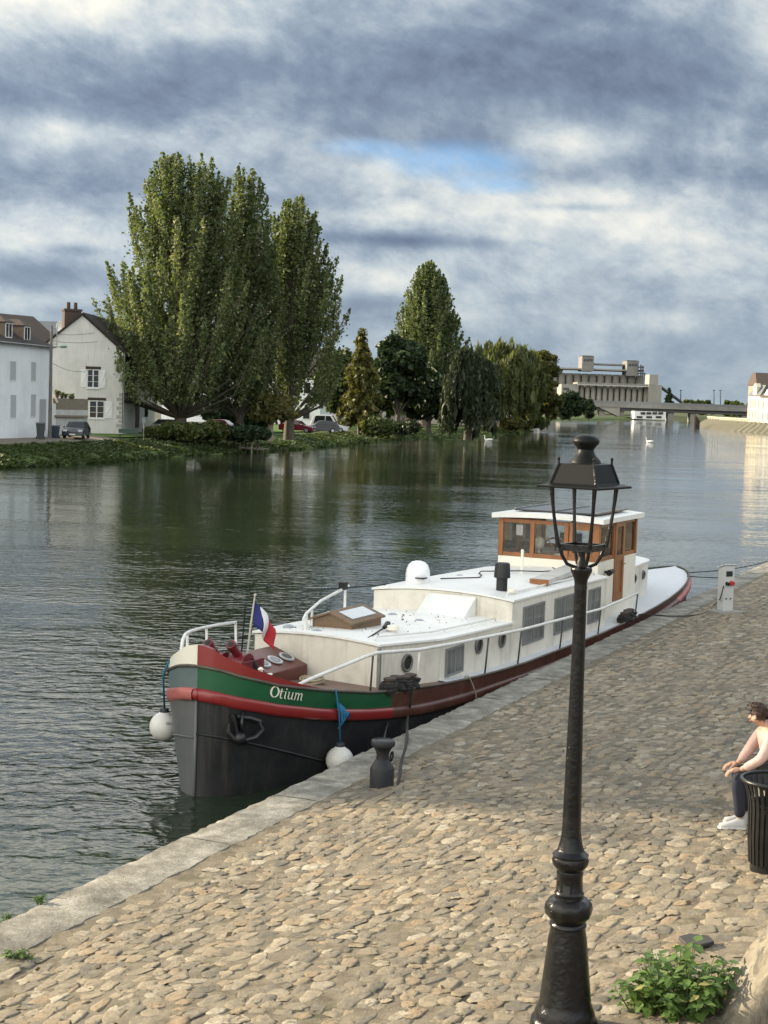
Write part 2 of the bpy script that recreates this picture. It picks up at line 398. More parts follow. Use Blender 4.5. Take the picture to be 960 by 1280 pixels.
RB = [W(150, 0, 0), Vector((92, 300, 0)), Vector((104, 380, 0)), at(960, 542, 0), at(912, 539, 0), at(878, 535, 0), at(868, 533.6, 0), Vector((135, 590, 0)), Vector((200, 700, 0)), Vector((330, 930, 0))]
RT = [W(150, 3, 1.2), Vector((103, 300, 2.6)), Vector((113, 380, 2.7)), far(972, 531.5, 438), far(934, 527.5, 468), far(898, 525.2, 533), far(882, 523.8, 556), Vector((147, 600, 3)), Vector((208, 700, 3)), Vector((335, 930, 3))]
def revetment():
    m, nt, b = new_mat('stone revetment'); v = tex_coord(nt)
    wv = nt.nodes.new('ShaderNodeTexWave'); wv.inputs['Scale'].default_value = .12; wv.inputs['Distortion'].default_value = 2.0; wv.inputs['Detail'].default_value = 3
    mp = nt.nodes.new('ShaderNodeMapping'); mp.inputs['Rotation'].default_value = (0, 0, .5); nt.links.new(v, mp.inputs[0]); nt.links.new(mp.outputs[0], wv.inputs[0])
    c = rampn(nt, wv.outputs['Fac'], [(.3, (.055, .048, .028)), (.6, (.085, .072, .045)), (.8, (.15, .13, .095))])
    c = mixc(nt, rampn(nt, nz(nt, v, .3, 6), [(.4, (0, 0, 0)), (.65, (.6,) * 3)]), c, (.05, .058, .02))
    nt.links.new(c, b.inputs['Base Color']); b.inputs['Roughness'].default_value = .9; return m
t_ = MB(); rr = [[p + Vector((-1.5, 0, -.6)) for p in RB], RB, RT]
t_.grid(rr); tag(t_.build('right_bank_terrain', revetment(), smooth='all'), kind='structure')
t_ = MB(); t_.grid([RT, [p + Vector((700, -60, 2)) for p in RT], [p + Vector((4000, -300, 2)) for p in RT]])
tag(t_.build('right_town_land', LAND, smooth='all'), kind='structure')
t_ = MB(); t_.grid([[(-900, 905, -.6), (60, 905, -.6), (160, 908, -.6), (340, 908, -.6), (3000, 905, -.6)], [(-900, 916, 1.6), (60, 916, 1.6), (160, 916, 1.8), (340, 916, 1.8), (3000, 916, 2)],
                    [(-2500, 1600, 3), (60, 1600, 3), (160, 1600, 3), (400, 1600, 3), (3000, 1600, 3)], [(-9000, 9000, 4), (0, 9000, 4), (800, 9000, 4), (2000, 9000, 4), (9000, 9000, 4)]])
tag(t_.build('far_terrain', ground_mat('far fields', (.045, .06, .025), (.08, .085, .045), .02)), kind='structure')
def hill(name, x0, x1, y, h, seed, z0=0):
    r_ = random.Random(seed); n = 60; rows = [[], [], []]
    for i in range(n + 1):
        u = i / n; x = x0 + (x1 - x0) * u
        e = h * (.55 + .45 * math.sin(u * 9 + seed) * math.sin(u * 4 + seed * 2)) + h * .18 * r_.random()
        rows[0].append((x, y, z0)); rows[1].append((x, y + 120, max(z0, e))); rows[2].append((x, y + 700, z0))
    t = MB(); t.grid(rows); return tag(t.build(name, ground_mat('wooded hill', (.035, .055, .03), (.06, .075, .04), .01), smooth='all'), kind='structure')
hill('hills', 300, 2600, 3000, 26, 3)
hill('hills', -2600, 700, 3400, 22, 5)

# ------------------------------------------------------------------ quay: wall, coping, cobbles
def stone_mat(name, a, b_, c_, scale=1.0, stain=(.07, .065, .05), bstr=.5):
    m, nt, b = new_mat(name); v = tex_coord(nt)
    c = rampn(nt, nz(nt, v, 2.2 * scale, 9, .68), [(.28, a), (.5, b_), (.74, c_)])
    f = rampn(nt, nz(nt, v, .9 * scale, 8, .7, .6), [(.47, (0, 0, 0)), (.66, (.75,) * 3)])
    c = mixc(nt, f, c, stain)
    g = rampn(nt, nz(nt, v, 26 * scale, 6, .7), [(.3, (.72,) * 3), (.7, (1.18,) * 3)])
    c = mixc(nt, 1.0, c, g, 'MULTIPLY')
    nt.links.new(c, b.inputs['Base Color']); b.inputs['Roughness'].default_value = .88; b.inputs['Specular IOR Level'].default_value = .3
    bump(nt, b, nz(nt, v, 18 * scale, 8, .7), bstr, .02); return m
COPING = stone_mat('coping stone', (.12, .112, .092), (.25, .236, .20), (.44, .42, .37), 1.6, (.075, .07, .058), 1.0)
tw = MB(); tw.slab([[W(s, .05, .42) for s in (-20, 150)], [W(s, .05, -1.5) for s in (-20, 150)]], E2 * .5)
tag(tw.build('quay_wall', stone_mat('quay wall stone', (.10, .10, .085), (.17, .165, .14), (.24, .23, .2), 1.0)), kind='structure')
def coping():
    mbk = MB(); s = -20.0
    while s < 150:
        ln = random.uniform(1.7, 2.6) if s < 60 else 12
        rw = []
        wd = .63 if s < 60 else .63
        n = 22 if s < 60 else 2
        for i in range(n + 1):
            ss = s + .006 + (ln - .012) * i / n
            e = .045 * (random.random() - .5) if s < 60 else 0
            rw.append([W(ss, e + 0.012, QZ - .33), W(ss, e, QZ - .035 + e * .4), W(ss, .03 + e, QZ - .006), W(ss, .12, QZ + .004 * random.random()), W(ss, .3, QZ + .010 * random.random()), W(ss, .5, QZ + .008 * random.random()), W(ss, wd - .015 + e * .9, QZ - .004), W(ss, wd + e * .9, QZ - .05), W(ss, wd, QZ - .30)])
        mbk.grid(rw); s += ln
    return mbk.build('quay_coping', COPING, smooth=True, weld=False)
tag(coping(), kind='structure')

def mortar_mat():
    m, nt, b = new_mat('sandy mortar'); v = tex_coord(nt)
    c = rampn(nt, nz(nt, v, 5, 9, .7), [(.3, (.06, .051, .038)), (.48, (.165, .14, .102)), (.75, (.285, .25, .188))])
    f = rampn(nt, nz(nt, v, 1.3, 7, .65, .5), [(.45, (0, 0, 0)), (.7, (.7,) * 3)])
    c = mixc(nt, f, c, (.165, .145, .115))
    c = mixc(nt, rampn(nt, nz(nt, v, 60, 5, .7), [(.62, (0, 0, 0)), (.72, (.8,) * 3)]), c, (.07, .055, .035))
    c = mixc(nt, rampn(nt, nz(nt, v, 2.3, 7, .7), [(.56, (0, 0, 0)), (.70, (.7,) * 3)]), c, (.07, .075, .035))
    nt.links.new(c, b.inputs['Base Color']); b.inputs['Roughness'].default_value = .95; b.inputs['Specular IOR Level'].default_value = .2
    bump(nt, b, nz(nt, v, 34, 8, .75), .9, .025); return m
def cobble_mat():
    m, nt, b = new_mat('worn cobbles'); v = tex_coord(nt)
    at_ = nt.nodes.new('ShaderNodeAttribute'); at_.attribute_name = 'tint'
    c = rampn(nt, at_.outputs['Fac'], [(0, (.09, .083, .068)), (.18, (.165, .147, .112)), (.34, (.238, .203, .146)), (.52, (.30, .248, .168)), (.66, (.29, .208, .122)), (.80, (.35, .295, .21)), (1.0, (.43, .385, .30))])
    g = rampn(nt, nz(nt, v, 14, 8, .7), [(.28, (.58,) * 3), (.72, (1.30,) * 3)]); c = mixc(nt, 1.0, c, g, 'MULTIPLY')
    f = rampn(nt, nz(nt, v, 1.1, 7, .65, .5), [(.40, (0, 0, 0)), (.70, (.6,) * 3)]); c = mixc(nt, f, c, (.16, .138, .104))
    f2 = rampn(nt, nz(nt, v, 7, 8, .72, .6), [(.50, (0, 0, 0)), (.62, (.75,) * 3)]); c = mixc(nt, f2, c, (.225, .188, .132))
    nt.links.new(c, b.inputs['Base Color']); b.inputs['Roughness'].default_value = .72; b.inputs['Specular IOR Level'].default_value = .4
    bump(nt, b, nz(nt, v, 26, 10, .76), 1.0, .03); return m
def wob(s, t):
    return .018 * np.sin(s * 1.3 + t * .7) + .014 * np.sin(s * .6 - t * 1.9 + 1) + .010 * np.sin(s * 3.1 + t * 2.3)
def sheet():
    s_ = np.arange(-8, 52, .16); t_ = np.concatenate([[.60], np.arange(.70, 15, .16)])
    S, T = np.meshgrid(s_, t_, indexing='ij')
    Z = QZ - .0085 + .105 * np.maximum(0, T - .9) + wob(S, T) * np.clip((T - .6) * 2, 0, 1) + rng.normal(0, .006, S.shape)
    X = Q0.x + E1.x * S + E2.x * T; Y = Q0.y + E1.y * S + E2.y * T
    v = np.stack([X, Y, Z], -1).reshape(-1, 3); n, k = S.shape
    i = (np.arange(n - 1)[:, None] * k + np.arange(k - 1)[None, :]).ravel()
    f = np.stack([i, i + k, i + k + 1, i + 1], -1)
    me = bpy.data.meshes.new('quay_paving_bed'); me.from_pydata(v.tolist(), [], f.tolist())
    me.polygons.foreach_set('use_smooth', np.ones(len(f), dtype=bool)); me.materials.append(mortar_mat())
    o = bpy.data.objects.new('quay_ground', me); COL.objects.link(o); tag(o, kind='structure')
sheet()
t_ = MB(); t_.grid([[W(s, .62, QZ - .016) for s in (51.9, 90, 150)], [W(s, 15, gz(15)) for s in (51.9, 90, 150)], [W(s, 60, gz(15)) for s in (51.9, 90, 150)]])
t_.grid([[W(s, 14.8, gz(14.8) - .02) for s in (-8, 52)], [W(s, 60, gz(14.8)) for s in (-8, 52)]])
t_.grid([[W(s, .62, QZ - .016) for s in (-40, -7.9)], [W(s, 15, gz(15)) for s in (-40, -7.9)]])
tag(t_.build('quay_ground', M('quay ground far', (.28, .245, .19), .9, var=.3, scale=4)), kind='structure')
def cobbles():
    C_, Rr, TI = [], [], []
    t = .75; row = 0
    while t < 14.2:
        h = float(rng.uniform(.11, .175)); s = -7.5 + rng.uniform(0, .2); k = 0
        smax = 50
        while s < smax:
            w = float(rng.uniform(.11, .27)); 
            # visible wedge only (plus margins)
            if rng.random() > .04:
                C_.append((s + w / 2, t + h / 2 + rng.normal(0, .030) + .05 * math.sin(s * .9 + row))); Rr.append((w * .5 * rng.uniform(.90, 1.10), h * .5 * rng.uniform(.90, 1.14)))
            s += w
        t += h; row += 1
    C_ = np.array(C_); Rr = np.array(Rr); n = len(C_); K = 12
    ang = np.arange(K) / K * 2 * math.pi
    a = ang[None, :] + rng.normal(0, .13, (n, K)); ca, sa = np.cos(a), np.sin(a)
    sq = 1 / np.maximum(np.abs(ca), np.abs(sa)) ** .80
    rad = sq * (1 + rng.normal(0, .12, (n, K)))
    rot = rng.normal(0, .16, n)
    hgt = rng.uniform(.003, .010, n) * np.where(rng.random(n) < .2, .5, 1)
    tilt = rng.normal(0, .04, (n, 2))
    rings = [(1.0, -.9), (.95, .0), (.80, .66), (.42, .95)]
    vs = np.zeros((n, K * 4 + 1, 3))
    for j, (q, hh) in enumerate(rings):
        lx = q * rad * ca * Rr[:, 0:1]; ly = q * rad * sa * Rr[:, 1:2]
        S = C_[:, 0:1] + lx * np.cos(rot)[:, None] - ly * np.sin(rot)[:, None]; T = C_[:, 1:2] + lx * np.sin(rot)[:, None] + ly * np.cos(rot)[:, None]
        Z = hgt[:, None] * hh + lx * tilt[:, 0:1] + ly * tilt[:, 1:2] + rng.normal(0, .0030, lx.shape)
        vs[:, j * K:(j + 1) * K, 0] = S; vs[:, j * K:(j + 1) * K, 1] = T; vs[:, j * K:(j + 1) * K, 2] = Z
    vs[:, -1, 0] = C_[:, 0]; vs[:, -1, 1] = C_[:, 1]; vs[:, -1, 2] = hgt
    S, T = vs[..., 0], vs[..., 1]
    Z = vs[..., 2] + QZ - .006 + .105 * np.maximum(0, T - .9) + wob(S, T) * np.clip((T - .6) * 2, 0, 1)
    out = np.stack([Q0.x + E1.x * S + E2.x * T, Q0.y + E1.y * S + E2.y * T, Z], -1)
    keep = np.ones(n, bool)
    x, y = out[:, -1, 0], out[:, -1, 1]
    keep = (y > 6) & (np.abs(x) < y * .30 + 3.0)
    out = out[keep]; n = len(out)
    fs = []
    for j in range(3):
        for k in range(K):
            k2 = (k + 1) % K; fs.append((j * K + k, j * K + k2, (j + 1) * K + k2, (j + 1) * K + k))
    for k in range(K): fs.append((3 * K + k, 3 * K + (k + 1) % K, 4 * K))
    o = big_mesh('quay_paving', out.reshape(-1, 3), fs, K * 4 + 1, cobble_mat(), tint=rng.beta(1.5, 1.5, n), smooth=True)
    tag(o, kind='structure'); print('cobbles', n)
cobbles()
# ------------------------------------------------------------------ plants
def leaf_mat(name, dark, mid, light, trans=.35, yellow=None):
    m, nt, b = new_mat(name)
    a = nt.nodes.new('ShaderNodeAttribute'); a.attribute_name = 'tint'
    pts = [(0, dark), (.5, mid), (.9, light)] + ([(1.0, yellow)] if yellow else [])
    c = rampn(nt, a.outputs['Fac'], pts)
    nt.links.new(c, b.inputs['Base Color']); b.inputs['Roughness'].default_value = .55; b.inputs['Specular IOR Level'].default_value = .35
    tr = nt.nodes.new('ShaderNodeBsdfTranslucent'); nt.links.new(mixc(nt, 1.0, c, (1.25, 1.3, .6), 'MULTIPLY'), tr.inputs[0])
    mx = nt.nodes.new('ShaderNodeMixShader'); mx.inputs[0].default_value = trans
    nt.links.new(b.outputs[0], mx.inputs[1]); nt.links.new(tr.outputs[0], mx.inputs[2])
    nt.links.new(mx.outputs[0], nt.nodes['Material Output'].inputs[0]); return m
LEAF = {
    'poplar': leaf_mat('poplar leaves', (.058, .082, .032), (.108, .138, .058), (.18, .208, .105), .40, (.24, .235, .12)),
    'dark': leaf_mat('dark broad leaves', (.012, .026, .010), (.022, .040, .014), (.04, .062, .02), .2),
    'mid': leaf_mat('green leaves', (.034, .050, .014), (.06, .082, .022), (.10, .12, .036), .32),
    'gold': leaf_mat('autumn leaves', (.058, .062, .018), (.098, .098, .028), (.16, .145, .048), .35, (.22, .165, .05)),
    'willow': leaf_mat('willow leaves', (.045, .06, .02), (.085, .10, .035), (.14, .15, .055), .35),
    'darkwillow': leaf_mat('dark willow leaves', (.014, .024, .010), (.026, .038, .015), (.042, .055, .022), .2),  # a darker green than the other willows
    'weed': leaf_mat('weed leaves', (.045, .085, .02), (.085, .15, .035), (.14, .22, .06), .3, (.30, .28, .10)),
    'grass': leaf_mat('grass blades', (.030, .048, .014), (.052, .076, .024), (.088, .108, .04), .3, (.15, .14, .07)),
}
BARK = M('grey bark', (.10, .085, .065), .9, var=.35, scale=6, bmp=.5, bscale=20)
BARK_PALE = M('pale bark', (.26, .23, .18), .9, var=.35, scale=4, dirt=(.07, .06, .045), bmp=.4, bscale=20)
def leaf_cloud(name, P, size, mat, parent, aspect=1.5, axis=None, tint=None, sized=.35):
    P = np.asarray(P); n = len(P)
    if axis is None: d = rng.normal(size=(n, 3))
    else: d = np.asarray(axis) + rng.normal(0, .35, (n, 3))
    d /= np.linalg.norm(d, axis=1)[:, None] + 1e-9
    q = rng.normal(size=(n, 3)); e = np.cross(d, q); e /= np.linalg.norm(e, axis=1)[:, None] + 1e-9
    sz = size * np.exp(rng.normal(0, sized, n))[:, None]
    a, b = d * sz * .5 * aspect, e * sz * .5
    nrm = np.cross(d, e) * sz * .12
    V = np.stack([P - a, P - b + nrm, P + a, P + b + nrm], 1).reshape(-1, 3)
    if tint is None: tint = rng.random(n)
    return big_mesh(name, V, [(0, 1, 2, 3)], 4, mat, parent, tint=np.clip(tint, 0, 1))
def interp(env, z):
    zs, rs = zip(*env); return np.interp(z, zs, rs)
def trunk_mesh(limbs, mat, parent, n=7):
    mbt = MB()
    for pts, rr in limbs: mbt.tube(pts, rr, n, cap=False)
    return mbt.build('trunk', mat, parent, smooth='all', weld=False)
def ptree(loc, H, env, label, leaf='poplar', npl=60, per=420, size=.27, plen=(.16, .34), spr=.9, forks=5, trunk_r=.55, fill=.25, group=None, seed=1, bark=None, name='poplar_tree', cat='tree', out=.55, seedtint=0.0):
    """crown of upright plumes on rising limbs"""
    r_ = np.random.default_rng(seed)
    root = thing(name, loc, label, cat, group=group)
    zmin = min(e[0] for e in env)
    limbs = [([(0, 0, -.3), (0, 0, H * zmin), (0, 0, H * .45)], [trunk_r * 1.25, trunk_r * .8, trunk_r * .35])]
    pts, tints, axes = [], [], []
    for i in range(npl):
        zt = H * (zmin + .10 + (.99 - zmin - .10) * (r_.random() ** .8)); az = r_.uniform(0, 2 * math.pi)
        rt = float(interp(env, zt / H)) * r_.random() ** .42 * r_.uniform(.86, 1.12); out_ = out + .30 * (1 - zt / H) - .12
        L = H * r_.uniform(*plen); tip = np.array([rt * math.cos(az), rt * math.sin(az), zt])
        zb = max(H * zmin, zt - L); rb = rt * min(.95, out_)
        base = np.array([rb * math.cos(az), rb * math.sin(az), zb])
        root_z = max(H * (zmin * .5), zb - (.12 + .1 * r_.random()) * H)
        if i % 2 == 0: limbs.append(([(0, 0, root_z), tuple(base * .6 + np.array([0, 0, root_z * .4])), tuple(base), tuple(tip * .85 + base * .15)], [trunk_r * .32, trunk_r * .22, trunk_r * .14, .03]))
        n = int(per * (L / (H * .25))); u = r_.random(n) ** .85
        ctr = base + (tip - base) * u[:, None]; bow = np.sin(u * math.pi)[:, None] * np.array([math.cos(az), math.sin(az), 0]) * .25
        rho = spr * (np.sin(np.clip(u * .93 + .07, 0, 1) * math.pi) ** .6) * (1.15 - .55 * u) + .05
        off = r_.normal(size=(n, 3)); off /= np.linalg.norm(off, axis=1)[:, None]; off *= (rho * r_.random(n) ** .45 * np.where(r_.random(n) < .14, 2.1, 1.0))[:, None]; off[:, 2] *= 1.5
        pts.append(ctr + bow + off); tints.append(np.clip(r_.normal(.44 + r_.normal(0, .19) + seedtint, .2, n), 0, 1))
    nf = int(fill * npl * per)
    z = r_.uniform(zmin, .93, nf); rr = interp(env, z) * np.sqrt(r_.random(nf)) * .88; az = r_.uniform(0, 2 * math.pi, nf)
    pts.append(np.stack([rr * np.cos(az), rr * np.sin(az), z * H], -1)); tints.append(np.clip(r_.normal(.3, .2, nf), 0, 1))
    trunk_mesh(limbs, bark or BARK, root)
    leaf_cloud('crown', np.concatenate(pts), size, LEAF[leaf], root, 1.35, tint=np.concatenate(tints))
    return grow(root)
def btree(loc, H, rad, label, leaf='dark', zmin=.2, ncl=40, per=300, size=.3, cl=.28, group=None, seed=1, bark=None, name='tree', cat='tree', shape=1.0, trunk_r=.3, flat=1.0, extra=None):
    """rounded crown of leaf clumps on spreading limbs"""
    r_ = np.random.default_rng(seed); root = thing(name, loc, label, cat, group=group)
    limbs = [([(0, 0, -.3), (.05, .02, H * zmin), (0, 0, H * .6)], [trunk_r * 1.2, trunk_r * .85, trunk_r * .3])]
    P, T = [], []; cz = H * (zmin + 1) / 2; hz_ = H * (1 - zmin) / 2
    for i in range(ncl):
        d = r_.normal(size=3); d /= np.linalg.norm(d); q = r_.random() ** .35
        c = np.array([d[0] * rad, d[1] * rad, d[2] * hz_]) * q * .82
        hh = (c[2] + hz_) / (2 * hz_); k = (1 - abs(hh - .42) ** 2 * 1.3 * shape); c[:2] *= max(.15, k); c[2] += cz
        rc = cl * rad * r_.uniform(.7, 1.3)
        if i % 3 == 0: limbs.append(([(0, 0, H * zmin * .9), tuple(c * np.array([.5, .5, .75])), tuple(c)], [trunk_r * .4, trunk_r * .22, .03]))
        n = int(per * r_.uniform(.7, 1.3)); o = r_.normal(size=(n, 3)); o /= np.linalg.norm(o, axis=1)[:, None]; o *= (rc * r_.random(n) ** .4)[:, None]; o[:, 2] *= .75 * flat
        P.append(c + o); T.append(np.clip(r_.normal(.45 + r_.normal(0, .12), .2, n), 0, 1))
    trunk_mesh(limbs, bark or BARK, root)
    leaf_cloud('crown', np.concatenate(P), size, LEAF[leaf], root, 1.3, tint=np.concatenate(T))
    return grow(root)
def willow(loc, H, rad, label, leaf='willow', seed=1, nst=260, per=46, group=None, low=.06, size=.12, trunk_r=.45):
    r_ = np.random.default_rng(seed); root = thing('willow_tree', loc, label, 'tree', group=group)
    limbs = [([(0, 0, -.3), (.1, 0, H * .3), (0, 0, H * .7)], [trunk_r * 1.2, trunk_r, trunk_r * .4])]; P, T, A = [], [], []
    for i in range(nst):
        az = r_.uniform(0, 2 * math.pi); q = r_.random() ** .5; lump = 1 + .16 * math.sin(az * 3 + seed) + .1 * math.sin(az * 7 + 2 * seed)
        x, y = rad * lump * q * math.cos(az), rad * lump * q * math.sin(az); zt = H * (1 - .30 * q ** 3.0 + r_.normal(0, .04) + .06 * math.sin(az * 5))
        zb = max(H * low, zt - H * r_.uniform(.28, .8) * (.5 + .5 * q))
        if i % 12 == 0: limbs.append(([(0, 0, H * .25), (x * .5, y * .5, zt * .85), (x, y, zt)], [trunk_r * .35, trunk_r * .2, .03]))
        n = int(per * (zt - zb) / (H * .5)) + 6; u = r_.random(n)
        sway = r_.normal(0, .25, 2)
        P.append(np.stack([x * (1 + .06 * u) + sway[0] * u + r_.normal(0, .13, n), y * (1 + .06 * u) + sway[1] * u + r_.normal(0, .13, n), zt - (zt - zb) * u], -1))
        A.append(np.tile([0, 0, 1.0], (n, 1))); T.append(np.clip(r_.normal(.45 + r_.normal(0, .16), .17, n), 0, 1))
    nt_ = nst * 8; d = r_.normal(size=(nt_, 3)); d /= np.linalg.norm(d, axis=1)[:, None]; d[:, 2] = np.abs(d[:, 2])
    P.append(d * np.array([rad * .86, rad * .86, H * .36]) * (r_.random(nt_) ** .3)[:, None] + np.array([0, 0, H * .60])); A.append(np.tile([0, 0, 1.0], (nt_, 1))); T.append(np.clip(r_.normal(.55, .2, nt_), 0, 1))
    trunk_mesh(limbs, BARK, root)
    leaf_cloud('crown', np.concatenate(P), size * 1.5, LEAF[leaf], root, 3.6, axis=np.concatenate(A), tint=np.concatenate(T))
    return root
def tiered(loc, H, rad, label, leaf='gold', seed=1, name='conifer_tree', tiers=22, per=340, size=.22, group=None):
    r_ = np.random.default_rng(seed); root = thing(name, loc, label, 'tree', group=group)
    limbs = [([(0, 0, -.3), (0, 0, H * .5), (0, 0, H * .98)], [.28, .18, .03])]; P, T = [], []
    for i in range(tiers):
        zt = H * (.10 + .9 * (i / tiers)); R_ = rad * (1 - (i / tiers)) ** .8 * r_.uniform(.75, 1.15) + .15
        for b in range(7):
            az = r_.uniform(0, 2 * math.pi); L = R_ * r_.uniform(.6, 1.1); n = max(6, int(per / 7 * L / rad))
            u = r_.random(n) ** .7; w = .16 + .34 * (1 - u)
            P.append(np.stack([L * u * math.cos(az) + r_.normal(0, .25, n) * w * 1.6, L * u * math.sin(az) + r_.normal(0, .25, n) * w * 1.6, zt - L * .10 * u - .35 * u * u + r_.normal(0, .16, n)], -1)); T.append(np.clip(r_.normal(.45 + r_.normal(0, .15), .2, n), 0, 1))
            if b % 3 == 0: limbs.append(([(0, 0, zt), (L * math.cos(az), L * math.sin(az), zt - .3 * L)], [.05, .015]))
    trunk_mesh(limbs, BARK, root, 5)
    leaf_cloud('crown', np.concatenate(P), size, LEAF[leaf], root, 1.6, tint=np.concatenate(T))
    return grow(root)
def onland(px, d, z=None):
    """foot of something standing on the left land in photo column px; d counts in units of KD metres where the town level is meant"""
    if z is None: z = LZ; d = d * KD
    p = far(px, 520, d); return Vector((p.x, d, z))
def top_h(px, py, d, z=None):
    if z is None: return far(px, py, d).z - (CAMZ - (CAMZ - LZ) / KD)
    return far(px, py, d).z - z
def grow(root):
    """trees at the town level were sized in the same units as onland()"""
    if abs(root.location.z - LZ) < .2 and 80 < root.location.y < 300: root.scale = (KD, KD, KD)
    return root

ENV1 = [(.12, 3.4), (.20, 7.6), (.33, 8.8), (.5, 7.4), (.68, 6.0), (.82, 4.8), (.93, 3.4), (1.0, 1.9)]
d = 126
P1 = ptree(onland(226, d), top_h(226, 190, d), ENV1, 'tallest broad poplar on the bank beside the white gabled house', npl=300, per=300, size=.15, spr=.46, seed=11, trunk_r=.5, fill=.03, plen=(.14, .38), out=.56, seedtint=.10)
d = 130
P2 = ptree(onland(300, d), top_h(300, 200, d), [(.12, 1.8), (.25, 4.2), (.5, 3.8), (.75, 2.8), (.92, 1.5), (1, .5)], 'narrow dark poplar squeezed between the two broad poplars', 'poplar', npl=120, per=320, size=.15, spr=.46, seed=5, trunk_r=.36, fill=.05, seedtint=-.06, plen=(.16, .38))
d = 134
P3 = ptree(onland(362, d), top_h(362, 240, d), [(.13, 2.6), (.3, 5.2), (.5, 5.4), (.68, 4.4), (.84, 3.0), (.95, 1.6), (1, .6)], 'second broad poplar with ragged right side left of the golden conifer', npl=190, per=290, size=.15, spr=.42, seed=23, trunk_r=.42, fill=.03, plen=(.14, .36), out=.56, seedtint=.06)
d = 137
btree(onland(338, 128), top_h(350, 494, 128), 2.6, 'small yellowing tree with pale forked trunk on the lawn', 'gold', .34, 22, 60, .22, .3, seed=3, bark=BARK_PALE, name='small_tree', trunk_r=.25)
d = 165
tiered(onland(450, d), top_h(450, 408, d), 2.9, 'golden tiered conifer at the end of the lawn', 'gold', 4, tiers=26, per=480, size=.26)
d = 178
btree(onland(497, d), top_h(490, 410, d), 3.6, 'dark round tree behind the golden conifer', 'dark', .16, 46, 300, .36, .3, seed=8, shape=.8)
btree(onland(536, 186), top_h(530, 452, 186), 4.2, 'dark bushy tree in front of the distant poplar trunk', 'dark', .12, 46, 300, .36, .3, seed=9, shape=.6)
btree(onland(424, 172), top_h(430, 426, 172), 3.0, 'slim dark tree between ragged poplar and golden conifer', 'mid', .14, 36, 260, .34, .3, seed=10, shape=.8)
d = 215
P7 = ptree(onland(530, d), top_h(528, 323, d), [(.14, 3.0), (.28, 5.8), (.48, 6.0), (.66, 5.0), (.82, 3.6), (.93, 2.0), (1, .6)], 'lone distant poplar rising above the dark trees and willows', npl=190, per=330, size=.21, spr=.55, seed=31, fill=.10, plen=(.16, .38))
d = 207
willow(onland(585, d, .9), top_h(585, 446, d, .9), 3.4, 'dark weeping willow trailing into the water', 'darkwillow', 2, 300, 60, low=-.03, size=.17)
d = 300
willow(onland(626, d, 1.6), top_h(626, 436, d, 1.6), 7.6, 'pale weeping willow left of the golden riverside tree', 'willow', 6, 420, 56, low=.1, size=.24)
willow(onland(600, 290, 1.8), top_h(600, 452, 290, 1.8), 5.0, 'smaller weeping willow half hidden by the dark willow', 'willow', 7, 200, 50, low=.1, size=.22)
d = 318
btree(onland(665, d, 1.6), top_h(662, 424, d, 1.6), 6.2, 'golden brown round tree at the river bend', 'gold', .14, 60, 330, .42, .26, seed=15, shape=.6)
btree(onland(684, 330, 1.0), top_h(684, 470, 330, 1.0), 3.2, 'low golden tree leaning over the river bend', 'gold', .08, 30, 260, .4, .32, seed=16, shape=.5)
ptree(onland(646, 350), top_h(644, 412, 350), [(.1, 1.5), (.4, 4.0), (.7, 2.6), (1, .3)], 'pointed dark tree top behind the golden riverside tree', 'mid', 40, 260, .45, spr=.9, seed=17, fill=.4, name='tree')
d = 480
btree(onland(712, d, 1.5), top_h(712, 490, d, 1.5), 5.2, 'dark round clump of trees left of the bridge end', 'dark', .03, 46, 260, .6, .3, seed=18, shape=.3, name='tree')
btree(onland(735, 560, 1.5), top_h(735, 500, 560, 1.5), 4.2, 'small dark bush below the bridge end', 'dark', .03, 30, 200, .6, .3, seed=19, shape=.3, name='bush', cat='bush')
# trees further back that close the gaps between the trunks
for i, (px, d, py, rad) in enumerate([(395, 205, 462, 5), (560, 235, 468, 5), (610, 345, 458, 6), (512, 235, 476, 5), (470, 222, 470, 5)]):
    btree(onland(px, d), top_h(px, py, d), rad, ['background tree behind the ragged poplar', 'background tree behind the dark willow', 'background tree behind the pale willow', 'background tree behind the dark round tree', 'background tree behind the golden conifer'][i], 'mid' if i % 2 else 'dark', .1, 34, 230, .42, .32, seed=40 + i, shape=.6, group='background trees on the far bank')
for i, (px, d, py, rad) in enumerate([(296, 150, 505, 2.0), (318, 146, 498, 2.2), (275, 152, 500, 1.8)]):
    btree(onland(px, d), top_h(px, py, d), rad, ['dark bush beside the narrow poplar trunk', 'dark bush between the poplars near the pale forked trunk', 'dark bush by the red car'][i], 'dark', .04, 22, 200, .3, .36, seed=60 + i, shape=.5, name='bush', cat='bush', group='bushes under the poplars')
